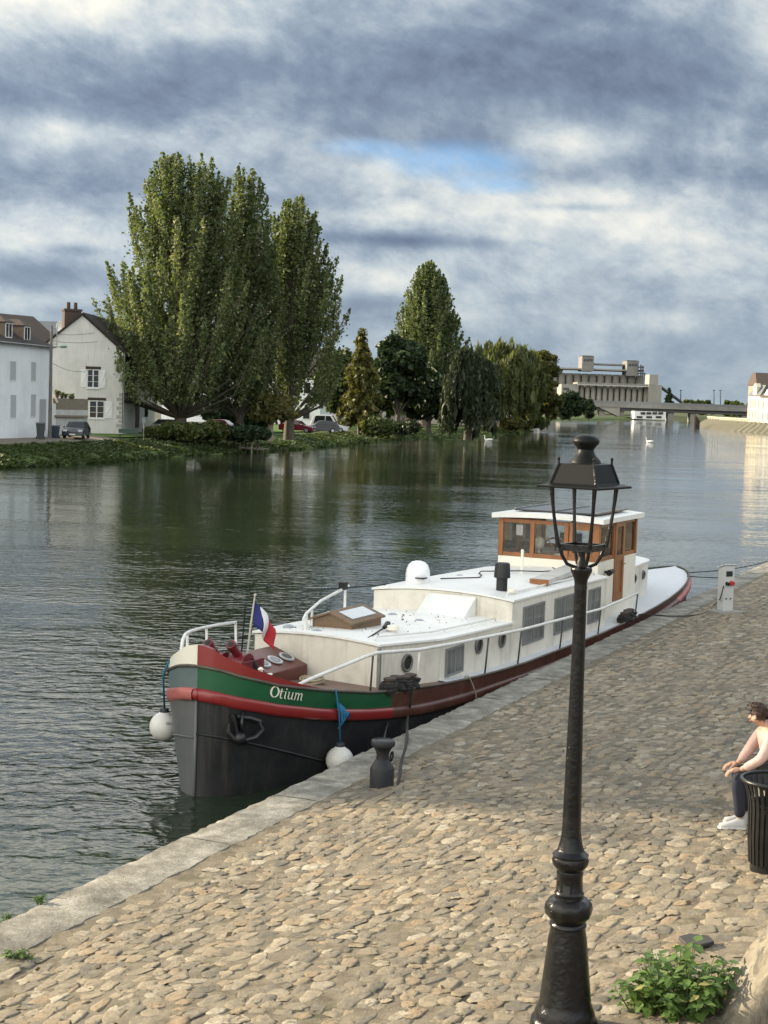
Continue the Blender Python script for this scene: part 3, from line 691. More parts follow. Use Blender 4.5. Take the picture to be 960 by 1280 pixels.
# trees of the same bank that stand to the left of the picture and shade the moored barge
for i, (s, k, rz) in enumerate([(7.2, 1.56, .6), (12, 1.56, 2.1), (16.5, 1.56, 3.9), (21.5, 1.5, 5.1), (25.5, 1.4, 1.2)]):
    c = copy_tree(P1 if i % 2 == 0 else P3); c.location = W(s, -67.5 - 2 * i, LZ); c.scale = (k, k, k * (1.0 if i % 2 == 0 else 1.12)); c.rotation_euler = (0, 0, rz)
    tag(c, 'poplar on the near left bank beyond the first white house', 'tree', 'poplars beyond the left edge')
SHRUBS = [(256, 121, 527, 1.5, 'mid', 'round green bush at the foot of the tallest poplar'), (272, 122, 531, 1.1, 'gold', 'yellowish bush beside the round green bush'), (214, 119, 531, 1.5, 'mid', 'loose green bush in front of the silver car'),
          (196, 118, 534, 1.0, 'mid', 'low green bush by the bench'), (303, 124, 535, 1.5, 'dark', 'low dark bush above the wooden landing'), (322, 124, 537, 1.1, 'dark', 'small dark bush right of the wooden landing'),
          (470, 163, 525, 2.4, 'mid', 'reedy green bush at the foot of the golden conifer'), (505, 175, 528, 2.2, 'dark', 'dark bush on the bank before the parked cars'), (245, 117, 541, .8, 'mid', 'small pale bush on the bank edge')]
for i, (px, d, py, rad, lf, lab) in enumerate(SHRUBS):
    btree(onland(px, d), max(.8, top_h(px, py, d)), rad, lab, lf, .02, 20, 150, .2, .4, seed=80 + i, shape=.3, name='bush', cat='bush', trunk_r=.06, group='bushes along the far bank')
for i, (px, d, py) in enumerate([(652, 300, 520), (672, 326, 523), (640, 292, 525), (668, 322, 518)]):
    btree(onland(px, d, 1.2), max(1, top_h(px, py, d, 1.2)), 2.6, 'low waterside bush under the golden riverside tree', 'mid' if i % 2 else 'gold', .02, 20, 150, .34, .4, seed=95 + i, shape=.3, name='bush', cat='bush', trunk_r=.06, group='waterside bushes at the river bend')

def bank_grass():
    P, A, T = [], [], []
    n = 26000
    sv = np.concatenate([rng.uniform(62, 120, int(n * .62)), rng.uniform(120, 310, n - int(n * .62))])
    ls, lt = zip(*LB); tt = np.interp(sv, ls, lt); u = rng.random(n)
    dt = .1 + 5.0 * u ** 1.2; z = np.interp(dt, [.1, 1.2, 2.6, 4.2, 6, 8], [0, .45, .78, 1.08, 1.34, LZ])
    clump = .5 + .5 * np.sin(sv * 1.7) * np.sin(sv * .53 + dt * 1.1)
    lawn_zone = (sv > 118) & (dt > 2.2)
    h = np.where(lawn_zone, .08, .08 + .28 * clump * rng.random(n))
    x = Q0.x + E1.x * sv + E2.x * (tt - dt); y = Q0.y + E1.y * sv + E2.y * (tt - dt)
    V = []
    a = rng.uniform(0, 2 * math.pi, n); w = .10 + .12 * rng.random(n); lx, ly = np.cos(a) * w, np.sin(a) * w; bx = rng.normal(0, .14, n); by = rng.normal(0, .14, n)
    V = np.stack([np.stack([x - lx, y - ly, z - .05], -1), np.stack([x + lx, y + ly, z - .05], -1), np.stack([x + lx * .6 + bx, y + ly * .6 + by, z + h * .8], -1), np.stack([x - lx * .5 + bx * 1.5, y - ly * .5 + by * 1.5, z + h], -1)], 1).reshape(-1, 3)
    o = big_mesh('bank_grass', V, [(0, 1, 2, 3)], 4, LEAF['grass'], tint=np.clip(rng.normal(.30 + .25 * clump, .18), 0, .86))
    tag(o, 'long unmown grass on the far river bank', 'grass', kind='stuff')
bank_grass()
# ------------------------------------------------------------------ far bank: houses, cars, street furniture
class Wall:
    """a vertical wall through two ground points; photo pixels on it become (along, height)"""
    def __init__(s, a, b): s.a = Vector((a.x, a.y, 0)); s.d = Vector((b.x - a.x, b.y - a.y, 0)).normalized(); s.n = Vector((s.d.y, -s.d.x, 0)); s.L = (Vector((b.x, b.y, 0)) - s.a).length
    def hit(s, x, y):
        r = ray(x, y); c = Vector((0, 0, CAMZ)); k = (s.a - c).dot(s.n) / r.dot(s.n); p = c + r * k
        return (p - s.a).dot(s.d), p.z
    def P(s, u, z, out=0.0): return s.a + s.d * u + s.n * out + Vector((0, 0, z))
    def rect(s, mbx, u0, u1, z0, z1, out, depth):
        b = [s.P(u0, z0, out), s.P(u1, z0, out), s.P(u1, z0, out - depth), s.P(u0, z0, out - depth)]
        return mbx.hexa(b, [p + Vector((0, 0, z1 - z0)) for p in b])
def loc_fix(o, root):
    """o was built in world places: hang it under root without moving it"""
    o.parent = root; o.matrix_parent_inverse = Matrix.Translation(Vector(root.location)).inverted(); return o
WHITE_WALL = M('white render', (.78, .79, .80), .85, var=.05, scale=.7, dirt=(.52, .53, .53), dirt_amt=.5, dscale=.5, streak=(.42, .42, .40), streak_amt=.35)
CREAM_WALL = M('pale limewash', (.62, .61, .58), .9, var=.08, scale=.8, dirt=(.40, .39, .36), dirt_amt=.6, dscale=.45, streak=(.30, .29, .26), streak_amt=.45)
OLD_WALL = M('grey plaster', (.36, .345, .31), .9, var=.15, scale=.8, dirt=(.2, .19, .17), dscale=.5)
TILE = M('dark roof tiles', (.030, .022, .019), .85, var=.4, scale=4, bmp=.6, bscale=9)
TILE_BROWN = M('brown roof tiles', (.070, .050, .038), .85, var=.35, scale=4, dirt=(.06, .05, .04), bmp=.6, bscale=9)
SLATE = M('slate roof', (.10, .11, .12), .6, var=.2, scale=4)
BRICK = M('old brick', (.065, .045, .037), .9, var=.35, scale=6)
PANE = M('window glass', (.012, .014, .017), .06, var=.1, spec=.6)
FRAMEW = M('white joinery', (.72, .72, .70), .6, var=.05)
GREYSHUT = M('grey roller shutter', (.42, .43, .44), .6, var=.06)
TIMBER = M('dark timber', (.045, .032, .024), .8, var=.3, scale=8)
CONC = M('grey concrete', (.20, .194, .175), .9, var=.2, scale=.35, dirt=(.16, .155, .145), dirt_amt=.8, dscale=.12)
CONC_L = M('pale concrete', (.25, .242, .215), .9, var=.15, scale=.2, dirt=(.22, .21, .19), dirt_amt=.7, dscale=.1)
METAL_DK = M('dark painted steel', (.025, .026, .028), .45, var=.2)
ZINC = M('zinc pipe', (.28, .29, .30), .5, metal=.6, var=.15)

# first white house, street front running away from the river corner
A0, A1 = at(0, 549.6, LZ), at(61, 547, LZ)
wa = Wall(A0, A1); LA = wa.L; EA = wa.hit(30, 429)[1]
rootA = thing('white_house', (A1.x, A1.y, LZ), 'smooth white house with shutters closed and two dormers, at the left edge', 'house')
def partw(mbx, name, mat, root, **k): return loc_fix(mbx.build(name, mat, **k), root)
w_ = MB(); b = [wa.P(-9, LZ - .5), wa.P(LA, LZ - .5), wa.P(LA, LZ - .5, -8), wa.P(-9, LZ - .5, -8)]; w_.hexa(b, [p + Vector((0, 0, EA - LZ + .5)) for p in b]); partw(w_, 'wall', WHITE_WALL, rootA)
rf = MB(); e = .35
lo = [wa.P(-9.3, EA - .05, e), wa.P(LA + .12, EA - .05, e), wa.P(LA + .12, EA - .05, -8 - e), wa.P(-9.3, EA - .05, -8 - e)]
hi = [wa.P(-9.3, EA + 1.9, -3.0), wa.P(LA - 2.9, EA + 1.9, -3.0), wa.P(LA - 2.9, EA + 1.9, -4.6), wa.P(-9.3, EA + 1.9, -4.6)]
rf.hexa(lo, hi); roofA = partw(rf, 'roof', TILE, rootA)
g_ = MB(); g_.tube([wa.P(-9, EA - .1, e + .06), wa.P(LA + .1, EA - .1, e + .06)], .06); g_.tube([wa.P(LA - .1, EA - .1, .09), wa.P(LA - .1, LZ, .09)], .05); partw(g_, 'gutter', ZINC, rootA)
def shut_window(wl, root, x0, y0, x1, y1, mat=GREYSHUT, name='window', frame=True, glass=False):
    u0, z1 = wl.hit(x0, y0); u1, z0 = wl.hit(x1, y1)
    if u1 < u0: u0, u1 = u1, u0
    a = MB(); t = .07
    if frame:
        for r in ((u0, u1, z1 - t, z1), (u0, u1, z0, z0 + t), (u0, u0 + t, z0 + t, z1 - t), (u1 - t, u1, z0 + t, z1 - t)): wl.rect(a, *r, .03, .10)
    else: wl.rect(a, u0, u1, z0, z1, .03, .08)
    f = partw(a, name, FRAMEW if frame else mat, root)
    if frame:
        p = MB(); wl.rect(p, u0 + t, u1 - t, z0 + t, z1 - t, .012, .05); c = p.build('pane' if glass else 'shutter', mat); c.parent = f; c.matrix_parent_inverse = f.matrix_world.inverted() if False else Matrix.Identity(4)
    return f, (u0, u1, z0, z1)
for x0, y0, x1, y1 in ((12, 450.5, 20, 476.5), (38.3, 451.5, 44.8, 477.5), (12.5, 493, 20, 523), (38, 492, 44.6, 522)):
    shut_window(wa, rootA, x0, y0, x1, y1)
f, r = shut_window(wa, rootA, 49.5, 498.8, 57, 538.5, M('grey door paint', (.38, .385, .39), .5), 'door', frame=False)
def dormer(wl, root, px, w, z0, z1, back, roofmat):
    u, _ = wl.hit(px, 415); d_ = MB()
    o = -.35
    b = [wl.P(u - w / 2, z0, o), wl.P(u + w / 2, z0, o), wl.P(u + w / 2, z0, o - back), wl.P(u - w / 2, z0, o - back)]
    d_.hexa(b, [p + Vector((0, 0, z1 - z0)) for p in b]); dd = partw(d_, 'dormer', M('brown dormer cheek', (.16, .12, .09), .85, var=.25), root)
    r_ = MB(); k = .18
    b = [wl.P(u - w / 2 - k, z1, o + k), wl.P(u + w / 2 + k, z1, o + k), wl.P(u + w / 2 + k, z1, o - back), wl.P(u - w / 2 - k, z1, o - back)]
    h = [wl.P(u - .25, z1 + .5, o - .6), wl.P(u + .25, z1 + .5, o - .6), wl.P(u + .25, z1 + .5, o - back), wl.P(u - .25, z1 + .5, o - back)]
    r_.hexa(b, h); c = partw(r_, 'dormer_roof', roofmat, root)
    fr = MB(); t = .09; q = w * .42
    for rr in ((u - q, u + q, z1 - t - .05, z1 - .05), (u - q, u + q, z0 + .1, z0 + .1 + t), (u - q, u - q + t, z0 + .1, z1 - .1), (u + q - t, u + q, z0 + .1, z1 - .1), (u - .04, u + .04, z0 + .1, z1 - .1)): wl.rect(fr, *rr, o + .07, .06)
    partw(fr, 'dormer_window', FRAMEW, root)
    gl = MB(); wl.rect(gl, u - q + t, u + q - t, z0 + .15, z1 - .12, o + .035, .03); partw(gl, 'dormer_pane', PANE, root)
dormer(wa, rootA, 15.5, 1.5, EA + .2, EA + 1.55, 2.2, TILE_BROWN)
dormer(wa, rootA, 38.5, 1.4, EA + .15, EA + 1.45, 2.2, TILE_BROWN)

# gabled house behind it
B0_, B1_ = at(54, 541.0, LZ), at(152, 543, LZ)
wb = Wall(B0_, B1_); LBm = wb.L; _, ez = wb.hit(152, 441); uc, pz = wb.hit(103, 394)
S1 = at(218, 536.6, LZ); ws = Wall(B1_, S1)
rootB = thing('gabled_house', (B1_.x, B1_.y, LZ), 'tall pale gabled house with brick chimney and white shuttered windows', 'house')
dv = ws.d * 17
w_ = MB(); poly = [wb.P(0, LZ - .5), wb.P(LBm, LZ - .5), wb.P(LBm, ez), wb.P(uc, pz), wb.P(2 * uc - LBm, ez), wb.P(0, ez - (pz - ez) * max(0, (2 * uc - LBm)) / 10)]
poly = [wb.P(2 * uc - LBm, LZ - .5), wb.P(LBm, LZ - .5), wb.P(LBm, ez), wb.P(uc, pz), wb.P(2 * uc - LBm, ez)]
w_.prism(poly, dv); partw(w_, 'wall', CREAM_WALL, rootB)
rf = MB(); th = Vector((0, 0, .22)); ov = -wb.n * .0 + wb.n * .22
def slope(p, q):
    ext = (q - p).normalized() * .45
    a0, a1 = p + Vector((0, 0, .05)) + ov, q + ext + Vector((0, 0, .05)) + ov
    rf.slab([[a0, a1], [a0 + dv - ov, a1 + dv - ov]], th)
slope(wb.P(uc, pz), wb.P(LBm, ez)); slope(wb.P(uc, pz), wb.P(2 * uc - LBm, ez)); roofB = partw(rf, 'roof', TILE, rootB)
u0, z1 = wb.hit(82, 386); u1, z0 = wb.hit(102.5, 412)
ch = MB(); wb.rect(ch, u0, u1, z0 - 1.0, z1 - .15, -.3, .9); wb.rect(ch, u0 - .08, u1 + .08, z1 - .15, z1 + .05, -.22, 1.06); chm = partw(ch, 'chimney', BRICK, rootB)
for k in (.3, .72):
    p = MB(); p.lathe([(.16, 0), (.19, .12), (.17, .55), (.2, .6), (.12, .62)], wb.P(u0 + (u1 - u0) * k, z1 + .05, -.75), 12); loc = p.build('chimney_pot', BRICK); loc.parent = chm; loc.matrix_parent_inverse = Matrix.Identity(4)
def casement(wl, root, x0, y0, x1, y1, shL=None, shR=None, cols=2):
    u0, z1 = wl.hit(x0, y0); u1, z0 = wl.hit(x1, y1); t = .07; a = MB()
    for r in ((u0, u1, z1 - t, z1), (u0, u1, z0, z0 + t), (u0, u0 + t, z0 + t, z1 - t), (u1 - t, u1, z0 + t, z1 - t), ((u0 + u1) / 2 - .05, (u0 + u1) / 2 + .05, z0 + t, z1 - t)): wl.rect(a, *r, .05, .10)
    for uu in ((u0 + u1) / 2 - (u1 - u0) * .25, (u0 + u1) / 2 + (u1 - u0) * .25):
        for k in (1, 2): wl.rect(a, uu - (u1 - u0) * .2, uu + (u1 - u0) * .2, z0 + (z1 - z0) * k / 3 - .015, z0 + (z1 - z0) * k / 3 + .015, .045, .04)
    f = partw(a, 'window', FRAMEW, root)
    p = MB(); wl.rect(p, u0 + t, u1 - t, z0 + t, z1 - t, .012, .04); c = p.build('pane', PANE); c.parent = f; c.matrix_parent_inverse = Matrix.Identity(4)
    s_ = MB(); wl.rect(s_, u0 - .15, u1 + .15, z1 + .02, z1 + .28, .06, .1); c = s_.build('lintel', TIMBER); c.parent = f; c.matrix_parent_inverse = Matrix.Identity(4)
    s_ = MB(); wl.rect(s_, u0 - .1, u1 + .1, z0 - .12, z0 - .005, .10, .14); c = s_.build('sill', FRAMEW); c.parent = f; c.matrix_parent_inverse = Matrix.Identity(4)
    for sx in (shL, shR):
        if sx is None: continue
        w_ = (u1 - u0) * .5; base = u0 - w_ - .03 if sx == 'L' else u1 + .03
        s_ = MB(); wl.rect(s_, base, base + w_, z0 + .02, z1 - .02, .065, .05)
        for zz in (.15, .82): wl.rect(s_, base + .04, base + w_ - .04, z0 + (z1 - z0) * zz, z0 + (z1 - z0) * zz + .1, .09, .025)
        s_.tube([wl.P(base + .06, z0 + (z1 - z0) * .2, .08), wl.P(base + w_ - .06, z0 + (z1 - z0) * .8, .08)], .03, 4)
        c = s_.build('shutter', FRAMEW); c.parent = f; c.matrix_parent_inverse = Matrix.Identity(4)
casement(wb, rootB, 109, 461.5, 123.5, 485, 'L', 'R')
casement(wb, rootB, 111.5, 500.5, 130, 523, None, 'R')
q_ = MB()
for k in range(9): wb.rect(q_, LBm - (.55 if k % 2 else .32), LBm - .01, LZ + .25 + k * .42, LZ + .56 + k * .42, .025, .05)
partw(q_, 'quoin', OLD_WALL, rootB)
tb = MB(); sz0, sz1 = LZ + 3.0, ez - .2
for u in (.25, .9, 1.5, 2.1, 3.2, 4.2): ws.rect(tb, u, u + .17, sz0 + .2, sz1, .06, .1)
ws.rect(tb, .1, 7, sz0, sz0 + .2, .14, .2); ws.rect(tb, .1, 7, sz1, sz1 + .18, .07, .1)
tb.tube([ws.P(.35, sz0 + .2, .02), ws.P(2.0, sz1, .02)], .08, 4); partw(tb, 'timber_frame', TIMBER, rootB)
dp = MB(); dp.tube([ws.P(.05, LZ, .12), ws.P(.05, ez, .12)], .055, 6); partw(dp, 'drainpipe', ZINC, rootB)
for x0, y0, x1, y1, n_ in ((169.5, 503, 173.5, 534, 'door'), (181, 505, 184.5, 521, 'window')):
    u0, z1 = ws.hit(x0, y0); u1, z0 = ws.hit(x1, y1); a = MB(); ws.rect(a, u0, u1, max(z0, LZ), z1, .04, .1); partw(a, n_, TIMBER if n_ == 'door' else PANE, rootB)

def simple_house(name, c, w, dp_, h, rise, ang, wall, roof, label, windows=0, floors=2, chim=False, group=None, wsz=(.8, 1.3)):
    """a plain far house: walls, gabled roof, rows of windows on its front"""
    root = thing(name, c, label, 'house', ang, group); root.scale = (KD, KD, KD); m1 = MB()
    m1.prism([(-w / 2, 0, -1), (w / 2, 0, -1), (w / 2, 0, h), (-w / 2, 0, h)], (0, dp_, 0)); m1.prism([(-w / 2 + .01, 0.01, h), (-w / 2 + .01, dp_ - .01, h), (-w / 2 + .01, dp_ / 2, h + rise - .1)], (w - .02, 0, 0)); m1.build('wall', wall, root)
    r_ = MB(); t = Vector((0, 0, .25))
    r_.slab([[(-w / 2 - .3, -.4, h - .25), (w / 2 + .3, -.4, h - .25)], [(-w / 2 - .3, dp_ / 2, h + rise), (w / 2 + .3, dp_ / 2, h + rise)], [(-w / 2 - .3, dp_ + .4, h - .25), (w / 2 + .3, dp_ + .4, h - .25)]], t); rfo = r_.build('roof', roof, root)
    if chim:
        c_ = MB(); c_.box((w * .3, dp_ / 2, h + rise + .6), (.9, .6, 1.6)); k = c_.build('chimney', BRICK, rfo)
    for fl in range(floors):
        for k in range(windows):
            x = -w / 2 + w * (k + .5) / windows; z = h * (fl + .5) / floors
            f_ = MB(); f_.box((x, -.03, z), (wsz[0] + .2, .1, wsz[1] + .2)); fr = f_.build('window', FRAMEW, root)
            p_ = MB(); p_.box((x, -.07, z), (wsz[0], .06, wsz[1])); p_.build('pane', PANE, fr)
    return root
hD = simple_house('timbered_house', onland(44, 132), 6, 6.5, 7.2, 2.3, R(62), OLD_WALL, TILE_BROWN, 'brown roofed half timbered house rising behind the smooth white house', 0, chim=False)
tf = MB()
for k in range(6):
    y = .75 + k; zt_k = 7.2 + 2.3 * (1 - abs(y - 3.25) / 3.25) - .35; tf.box((3.06, y, (6.0 + zt_k) / 2), (.1, .14, zt_k - 6.0))
for z in (6.4, 7.5): tf.box((3.07, 3.25, z), (.1, 4.6 if z > 7 else 6.2, .16))
tf.build('timber_frame', TIMBER, hD)
simple_house('house', onland(68, 150), 7, 8, 8.0, 1.9, R(8), OLD_WALL, SLATE, 'grey slate roofed house glimpsed between the white house and the gabled house', 0)
dish = thing('satellite_dish', far(78, 414, 146 * KD), 'pale round satellite dish beside the brick chimney', 'satellite dish')
s_ = MB(); s_.lathe([(.02, .10), (.35, .04), (.66, -.09), (.68, -.08), (.36, .08), (.03, .14)], (0, 0, 0), 20); so_ = s_.build('reflector', FRAMEW, dish, smooth=True); so_.rotation_euler = (R(-78), 0, R(-12)); so_.location = (0, -.3, .45)
s_ = MB(); s_.tube([(0, 0, -1.6), (0, 0, .3), (0, -.25, .45)], .04, 6); s_.build('mast', ZINC, dish)
simple_house('house', onland(430, 235), 24, 9, 5.8, 3.2, R(-8), M('cream house wall', (.55, .53, .47), .9, var=.06), TILE_BROWN, 'long pale house behind the lawn trees', 7, 2, True, 'houses behind the lawn trees')  # plain cream wall colour
simple_house('house', onland(300, 190), 20, 9, 6.2, 3.2, R(-8), WHITE_WALL, TILE, 'white house behind the two broad poplars', 6, 2, True, 'houses behind the lawn trees')
simple_house('house', onland(560, 265), 18, 8, 6.0, 3.2, R(-12), OLD_WALL, TILE, 'grey house behind the dark willow', 5, 2, False, 'houses behind the lawn trees')
# low garden wall with pots between the two houses
gw = Wall(onland(64, 114), onland(110, 117)); gr_ = thing('garden_wall', gw.P(0, LZ), 'low patched garden wall with plank ledge beside the dark car', 'wall')
m1 = MB(); gw.rect(m1, -.4, gw.L, LZ - .3, LZ + 2.28, 0, .3); partw(m1, 'wall', M('pale plaster wall', (.46, .455, .43), .9, var=.12, dirt=(.3, .29, .27)), gr_)
m1 = MB(); gw.rect(m1, .2, gw.L, LZ + 2.28, LZ + 3.30, -.02, .2); gw.rect(m1, .3, gw.L - .2, LZ + 1.62, LZ + 1.80, .25, .3); partw(m1, 'plank_ledge', M('weathered planks', (.2, .17, .13), .9, var=.35, scale=9), gr_)
m1 = MB(); m1.slab([[gw.P(-.6, LZ + 4.80, .25), gw.P(-.6, LZ + 4.80, -2)], [gw.P(.55, LZ + 2.88, .25), gw.P(.55, LZ + 2.88, -2)]], (0, 0, .12)); gw.rect(m1, -.6, .45, LZ, LZ + 2.82, .1, 1.8); partw(m1, 'lean_to', CREAM_WALL, gr_)
for k, (u, rr, hh, lab) in enumerate([(.75, .16, .55, 'terracotta pot with red plant on the garden wall'), (1.35, .17, .4, 'dark pot with small plant on the garden wall'), (1.75, .13, .35, 'smallest dark pot on the garden wall'), (2.45, .3, .34, 'wide dark planter on the garden wall')]):
    if u > gw.L: u = gw.L - .4
    pr = thing('flower_pot', gw.P(u, LZ + 3.30, -.12), lab, 'pot')
    p = MB(); p.lathe([(rr * .7, 0), (rr, hh * .5), (rr * 1.08, hh * .52), (rr * .9, hh * .5)], (0, 0, 0), 12); p.build('pot', M('terracotta', (.2, .075, .04), .8) if k == 0 else METAL_DK, pr, smooth=True)
    leaf_cloud('plant', rng.normal(0, 1, (60, 3)) * [rr * .6, rr * .6, hh * .22] + [0, 0, hh * .8], .12, LEAF['gold' if k == 0 else 'mid'], pr)

# street furniture over there
pp = onland(62.6, 106.2); pol = thing('utility_pole', pp, 'tall concrete utility pole with green street lamp at the white house corner', 'pole')
tz = far(63.6, 407, 106.2 * KD).z - LZ
p = MB(); p.tube([(0, 0, -.2), (0, 0, tz)], [.17, .10], 8); p.build('post', M('weathered concrete post', (.15, .14, .13), .9, var=.2), pol, smooth=True)
hz_ = far(75, 433, 106.2 * KD).z - LZ
p = MB(); p.tube([(0, 0, hz_ - .3), (.3, -.1, hz_ - .05), (.9, -.3, hz_)], .035, 6); p.build('arm', ZINC, pol, smooth=True)
p = MB(); p.ball((1.05, -.35, hz_ - .02), .3, 12, 8, (1.2, .6, .38)); p.build('lamp_head', M('green lamp paint', (.13, .22, .17), .5), pol, smooth=True)
p = MB(); p.tube([(.45, 0, tz - 1.8), (.45, 0, tz + .1)], .03, 6); p.tube([(-.05, 0, tz - .2), (.5, 0, tz - .2)], .03, 6); p.tube([(-.05, 0, tz - 1.5), (.5, 0, tz - 1.5)], .03, 6); p.build('bracket', ZINC, pol)
for k, (y0, x1, y1, lab) in enumerate([(417, 118, 416, 'upper thin overhead cable'), (426, 122, 427, 'middle thin overhead cable'), (453, 118, 461, 'sagging lower overhead cable')]):
    a = far(63.5, y0, 106.2 * KD); b = wb.P(wb.hit(x1, y1)[0], wb.hit(x1, y1)[1], .05); mid = [a.lerp(b, i / 8) - Vector((0, 0, .5 * math.sin(math.pi * i / 8) * (1 if k == 2 else .3))) for i in range(9)]
    c = MB(); c.tube(mid, .018, 4); tag(c.build('overhead_cable', METAL_DK), lab + ' from the utility pole to the gabled house', 'cable', 'overhead cables')
def wheelie(loc, label, s, rz, col):
    r_ = thing('wheelie_bin', loc, label, 'bin', rz, 'wheelie bins by the white house')
    b_ = MB(); b_.hexa([Vector(q) * s for q in ((-.22, -.24, .08), (.22, -.24, .08), (.22, .24, .08), (-.22, .24, .08))], [Vector(q) * s for q in ((-.29, -.35, 1.0), (.29, -.35, 1.0), (.29, .35, 1.0), (-.29, .35, 1.0))]); b_.build('bin_body', col, r_, bevel=.03)
    l_ = MB(); l_.slab([[Vector(q) * s for q in ((-.31, -.38, 1.0), (.31, -.38, 1.0))], [Vector(q) * s for q in ((-.31, .38, 1.07), (.31, .38, 1.07))]], (0, 0, .05)); l_.build('lid', col, r_)
    for sx in (-1, 1):
        w_ = MB(); w_.tube([Vector((sx * .22, .26, .1)) * s, Vector((sx * .29, .26, .1)) * s], .1 * s, 12); w_.build('wheel', METAL_DK, r_)
BINM = M('grey bin plastic', (.055, .06, .065), .5); BINM2 = M('blue grey bin plastic', (.03, .045, .07), .5)
wheelie(onland(51, 103.5), 'larger dark wheelie bin in front of the white house door', 1.22, .2, BINM)
wheelie(onland(69.5, 106.5), 'smaller blue grey wheelie bin just right of the utility pole', 1.0, -.1, BINM2)

def car(loc, rz, paint, label, L=4.1, Wd=1.75, H=1.46, group='cars parked on the far bank', est=True):
    """hatchback heading along local -Y"""
    root = thing('parked_car', loc, label, 'car', rz, group); hw = Wd / 2
    prof = [(-.5, .28), (-.5, .55), (-.485, .70), (-.30, .86), (-.22, .93), (-.08, H / 1.0 - .06), (.02, H), (.25, H - .02), (.40, H - .12), (.47, .95), (.5, .86), (.5, .40), (.47, .28)]
    rows = []
    for sx, k in ((-1, 0), (-.93, 1), (0, 1), (.93, 1), (1, 0)):
        row = []
        for y, z in prof:
            nar = 1 - .26 * max(0, (z - .86) / (H - .86)); zz = z if k else z - (.03 if z > .3 else 0)
            row.append((sx * hw * nar, y * L * (1 if k else .985), zz))
        rows.append(row)
    b_ = MB(); b_.grid(rows); n = len(prof)
    b_.add(rows[0], [tuple(range(n))]); b_.add(rows[-1], [tuple(range(n - 1, -1, -1))])
    b_.add([r[0] for r in rows] + [r[-1] for r in rows], [(0, 1, 6, 5), (1, 2, 7, 6), (2, 3, 8, 7), (3, 4, 9, 8)])
    b_.build('body', paint, root, smooth=True)
    def pane(name, q, mat=PANE):
        p = MB(); p.slab([[q[0], q[1]], [q[3], q[2]]], (0, 0, .012)); return p.build(name, mat, root)
    nw = lambda z: hw * (1 - .26 * max(0, (z - .86) / (H - .86)))
    pane('windscreen', [(-nw(.97) * .88, -.213 * L, .965), (nw(.97) * .88, -.213 * L, .965), (nw(H) * .86, -.085 * L, H - .085), (-nw(H) * .86, -.085 * L, H - .085)])
    pane('rear_window', [(-nw(1.0) * .85, .472 * L, 1.0), (nw(1.0) * .85, .472 * L, 1.0), (nw(H) * .82, .412 * L, H - .10), (-nw(H) * .82, .412 * L, H - .10)])
    for sx in (-1, 1):
        for a, b2 in (((-.17, -.035), (.09, .08)), ((.105, .10), (.39, .34))):
            q = [(sx * (nw(.98) + .012), a[0] * L, .97), (sx * (nw(.98) + .012), b2[0] * L, .97), (sx * (nw(H - .12) + .012), b2[1] * L, H - .13), (sx * (nw(H - .12) + .012), a[1] * L, H - .13)]
            p = MB(); p.slab([[q[0], q[1]], [q[3], q[2]]], (-sx * .02, 0, 0)); p.build('side_window', PANE, root)
        for yy in (-.315, .31):
            w_ = MB(); w_.tube([(sx * (hw - .2), yy * L, .31), (sx * (hw + .01), yy * L, .31)], .31, 16); w = w_.build('wheel', M('tyre rubber', (.02, .02, .02), .8), root)
            r2 = MB(); r2.tube([(sx * (hw - .02), yy * L, .31), (sx * (hw + .025), yy * L, .31)], .19, 12); r2.build('rim', M('alloy', (.45, .45, .46), .35, metal=.7), w)
        h_ = MB(); h_.box((sx * hw * .72, -.485 * L, .68), (.34, .1, .15)); h_.build('headlight', M('lamp lens', (.6, .62, .65), .15), root, bevel=.03)
        t_ = MB(); t_.box((sx * hw * .80, .49 * L, .82), (.2, .08, .28)); t_.build('tail_light', M('red lens', (.3, .02, .02), .2), root, bevel=.02)
        m_ = MB(); m_.ball((sx * (hw + .06), -.17 * L, .98), .11, 8, 6, (.8, .6, .7)); m_.build('mirror', paint, root, smooth=True)
    g = MB(); g.box((0, -.5 * L, .50), (Wd * .55, .03, .12)); g.build('grille', METAL_DK, root)
    g = MB(); g.box((0, -.505 * L, .38), (.5, .03, .11)); g.build('number_plate', M('plate white', (.7, .7, .68), .5), root)
    return root
def paint(name, col): return M(name, col, .25, var=.05, spec=.6)
car(onland(96, 108.5), R(2), paint('navy paint', (.012, .014, .022)), 'dark navy hatchback parked facing the river by the garden wall')
car(onland(206, 131), R(-28), paint('silver paint', (.42, .43, .44)), 'silver car behind the bushes near the tallest poplar')
car(onland(280, 138), R(75), paint('dark red paint', (.16, .012, .022)), 'dark red car parked just right of the tallest poplar trunk')
car(onland(372, 150), R(80), paint('maroon paint', (.13, .012, .02)), 'maroon car parked behind the pale forked trunk')
car(onland(402, 153), R(-80), paint('black paint', (.015, .015, .016)), 'black car parked behind the lawn')
car(onland(482, 198), R(70), paint('grey paint', (.22, .22, .23)), 'grey car parked left of the dark round tree trunk')
car(onland(512, 200), R(80), paint('red paint', (.22, .02, .02)), 'bright red car parked right of the dark round tree trunk')
van = car(onland(412, 158), R(85), paint('white van paint', (.6, .6, .58)), 'white van parked behind the lawn', 4.8, 1.9, 2.1)
van['category'] = 'van'; van.name = 'parked_van'
bch = thing('park_bench', onland(161, 109.5), 'dark green bench on the bank path near the quoined corner', 'bench', R(5))
for k, z in enumerate((.45,)): p = MB(); p.box((0, 0, .45), (1.7, .4, .06)); p.build('seat', M('green bench slats', (.05, .08, .06), .7), bch)
p = MB(); p.box((0, .22, .72), (1.7, .06, .36)); p.build('backrest', M('green bench slats', (.05, .08, .06), .7), bch)
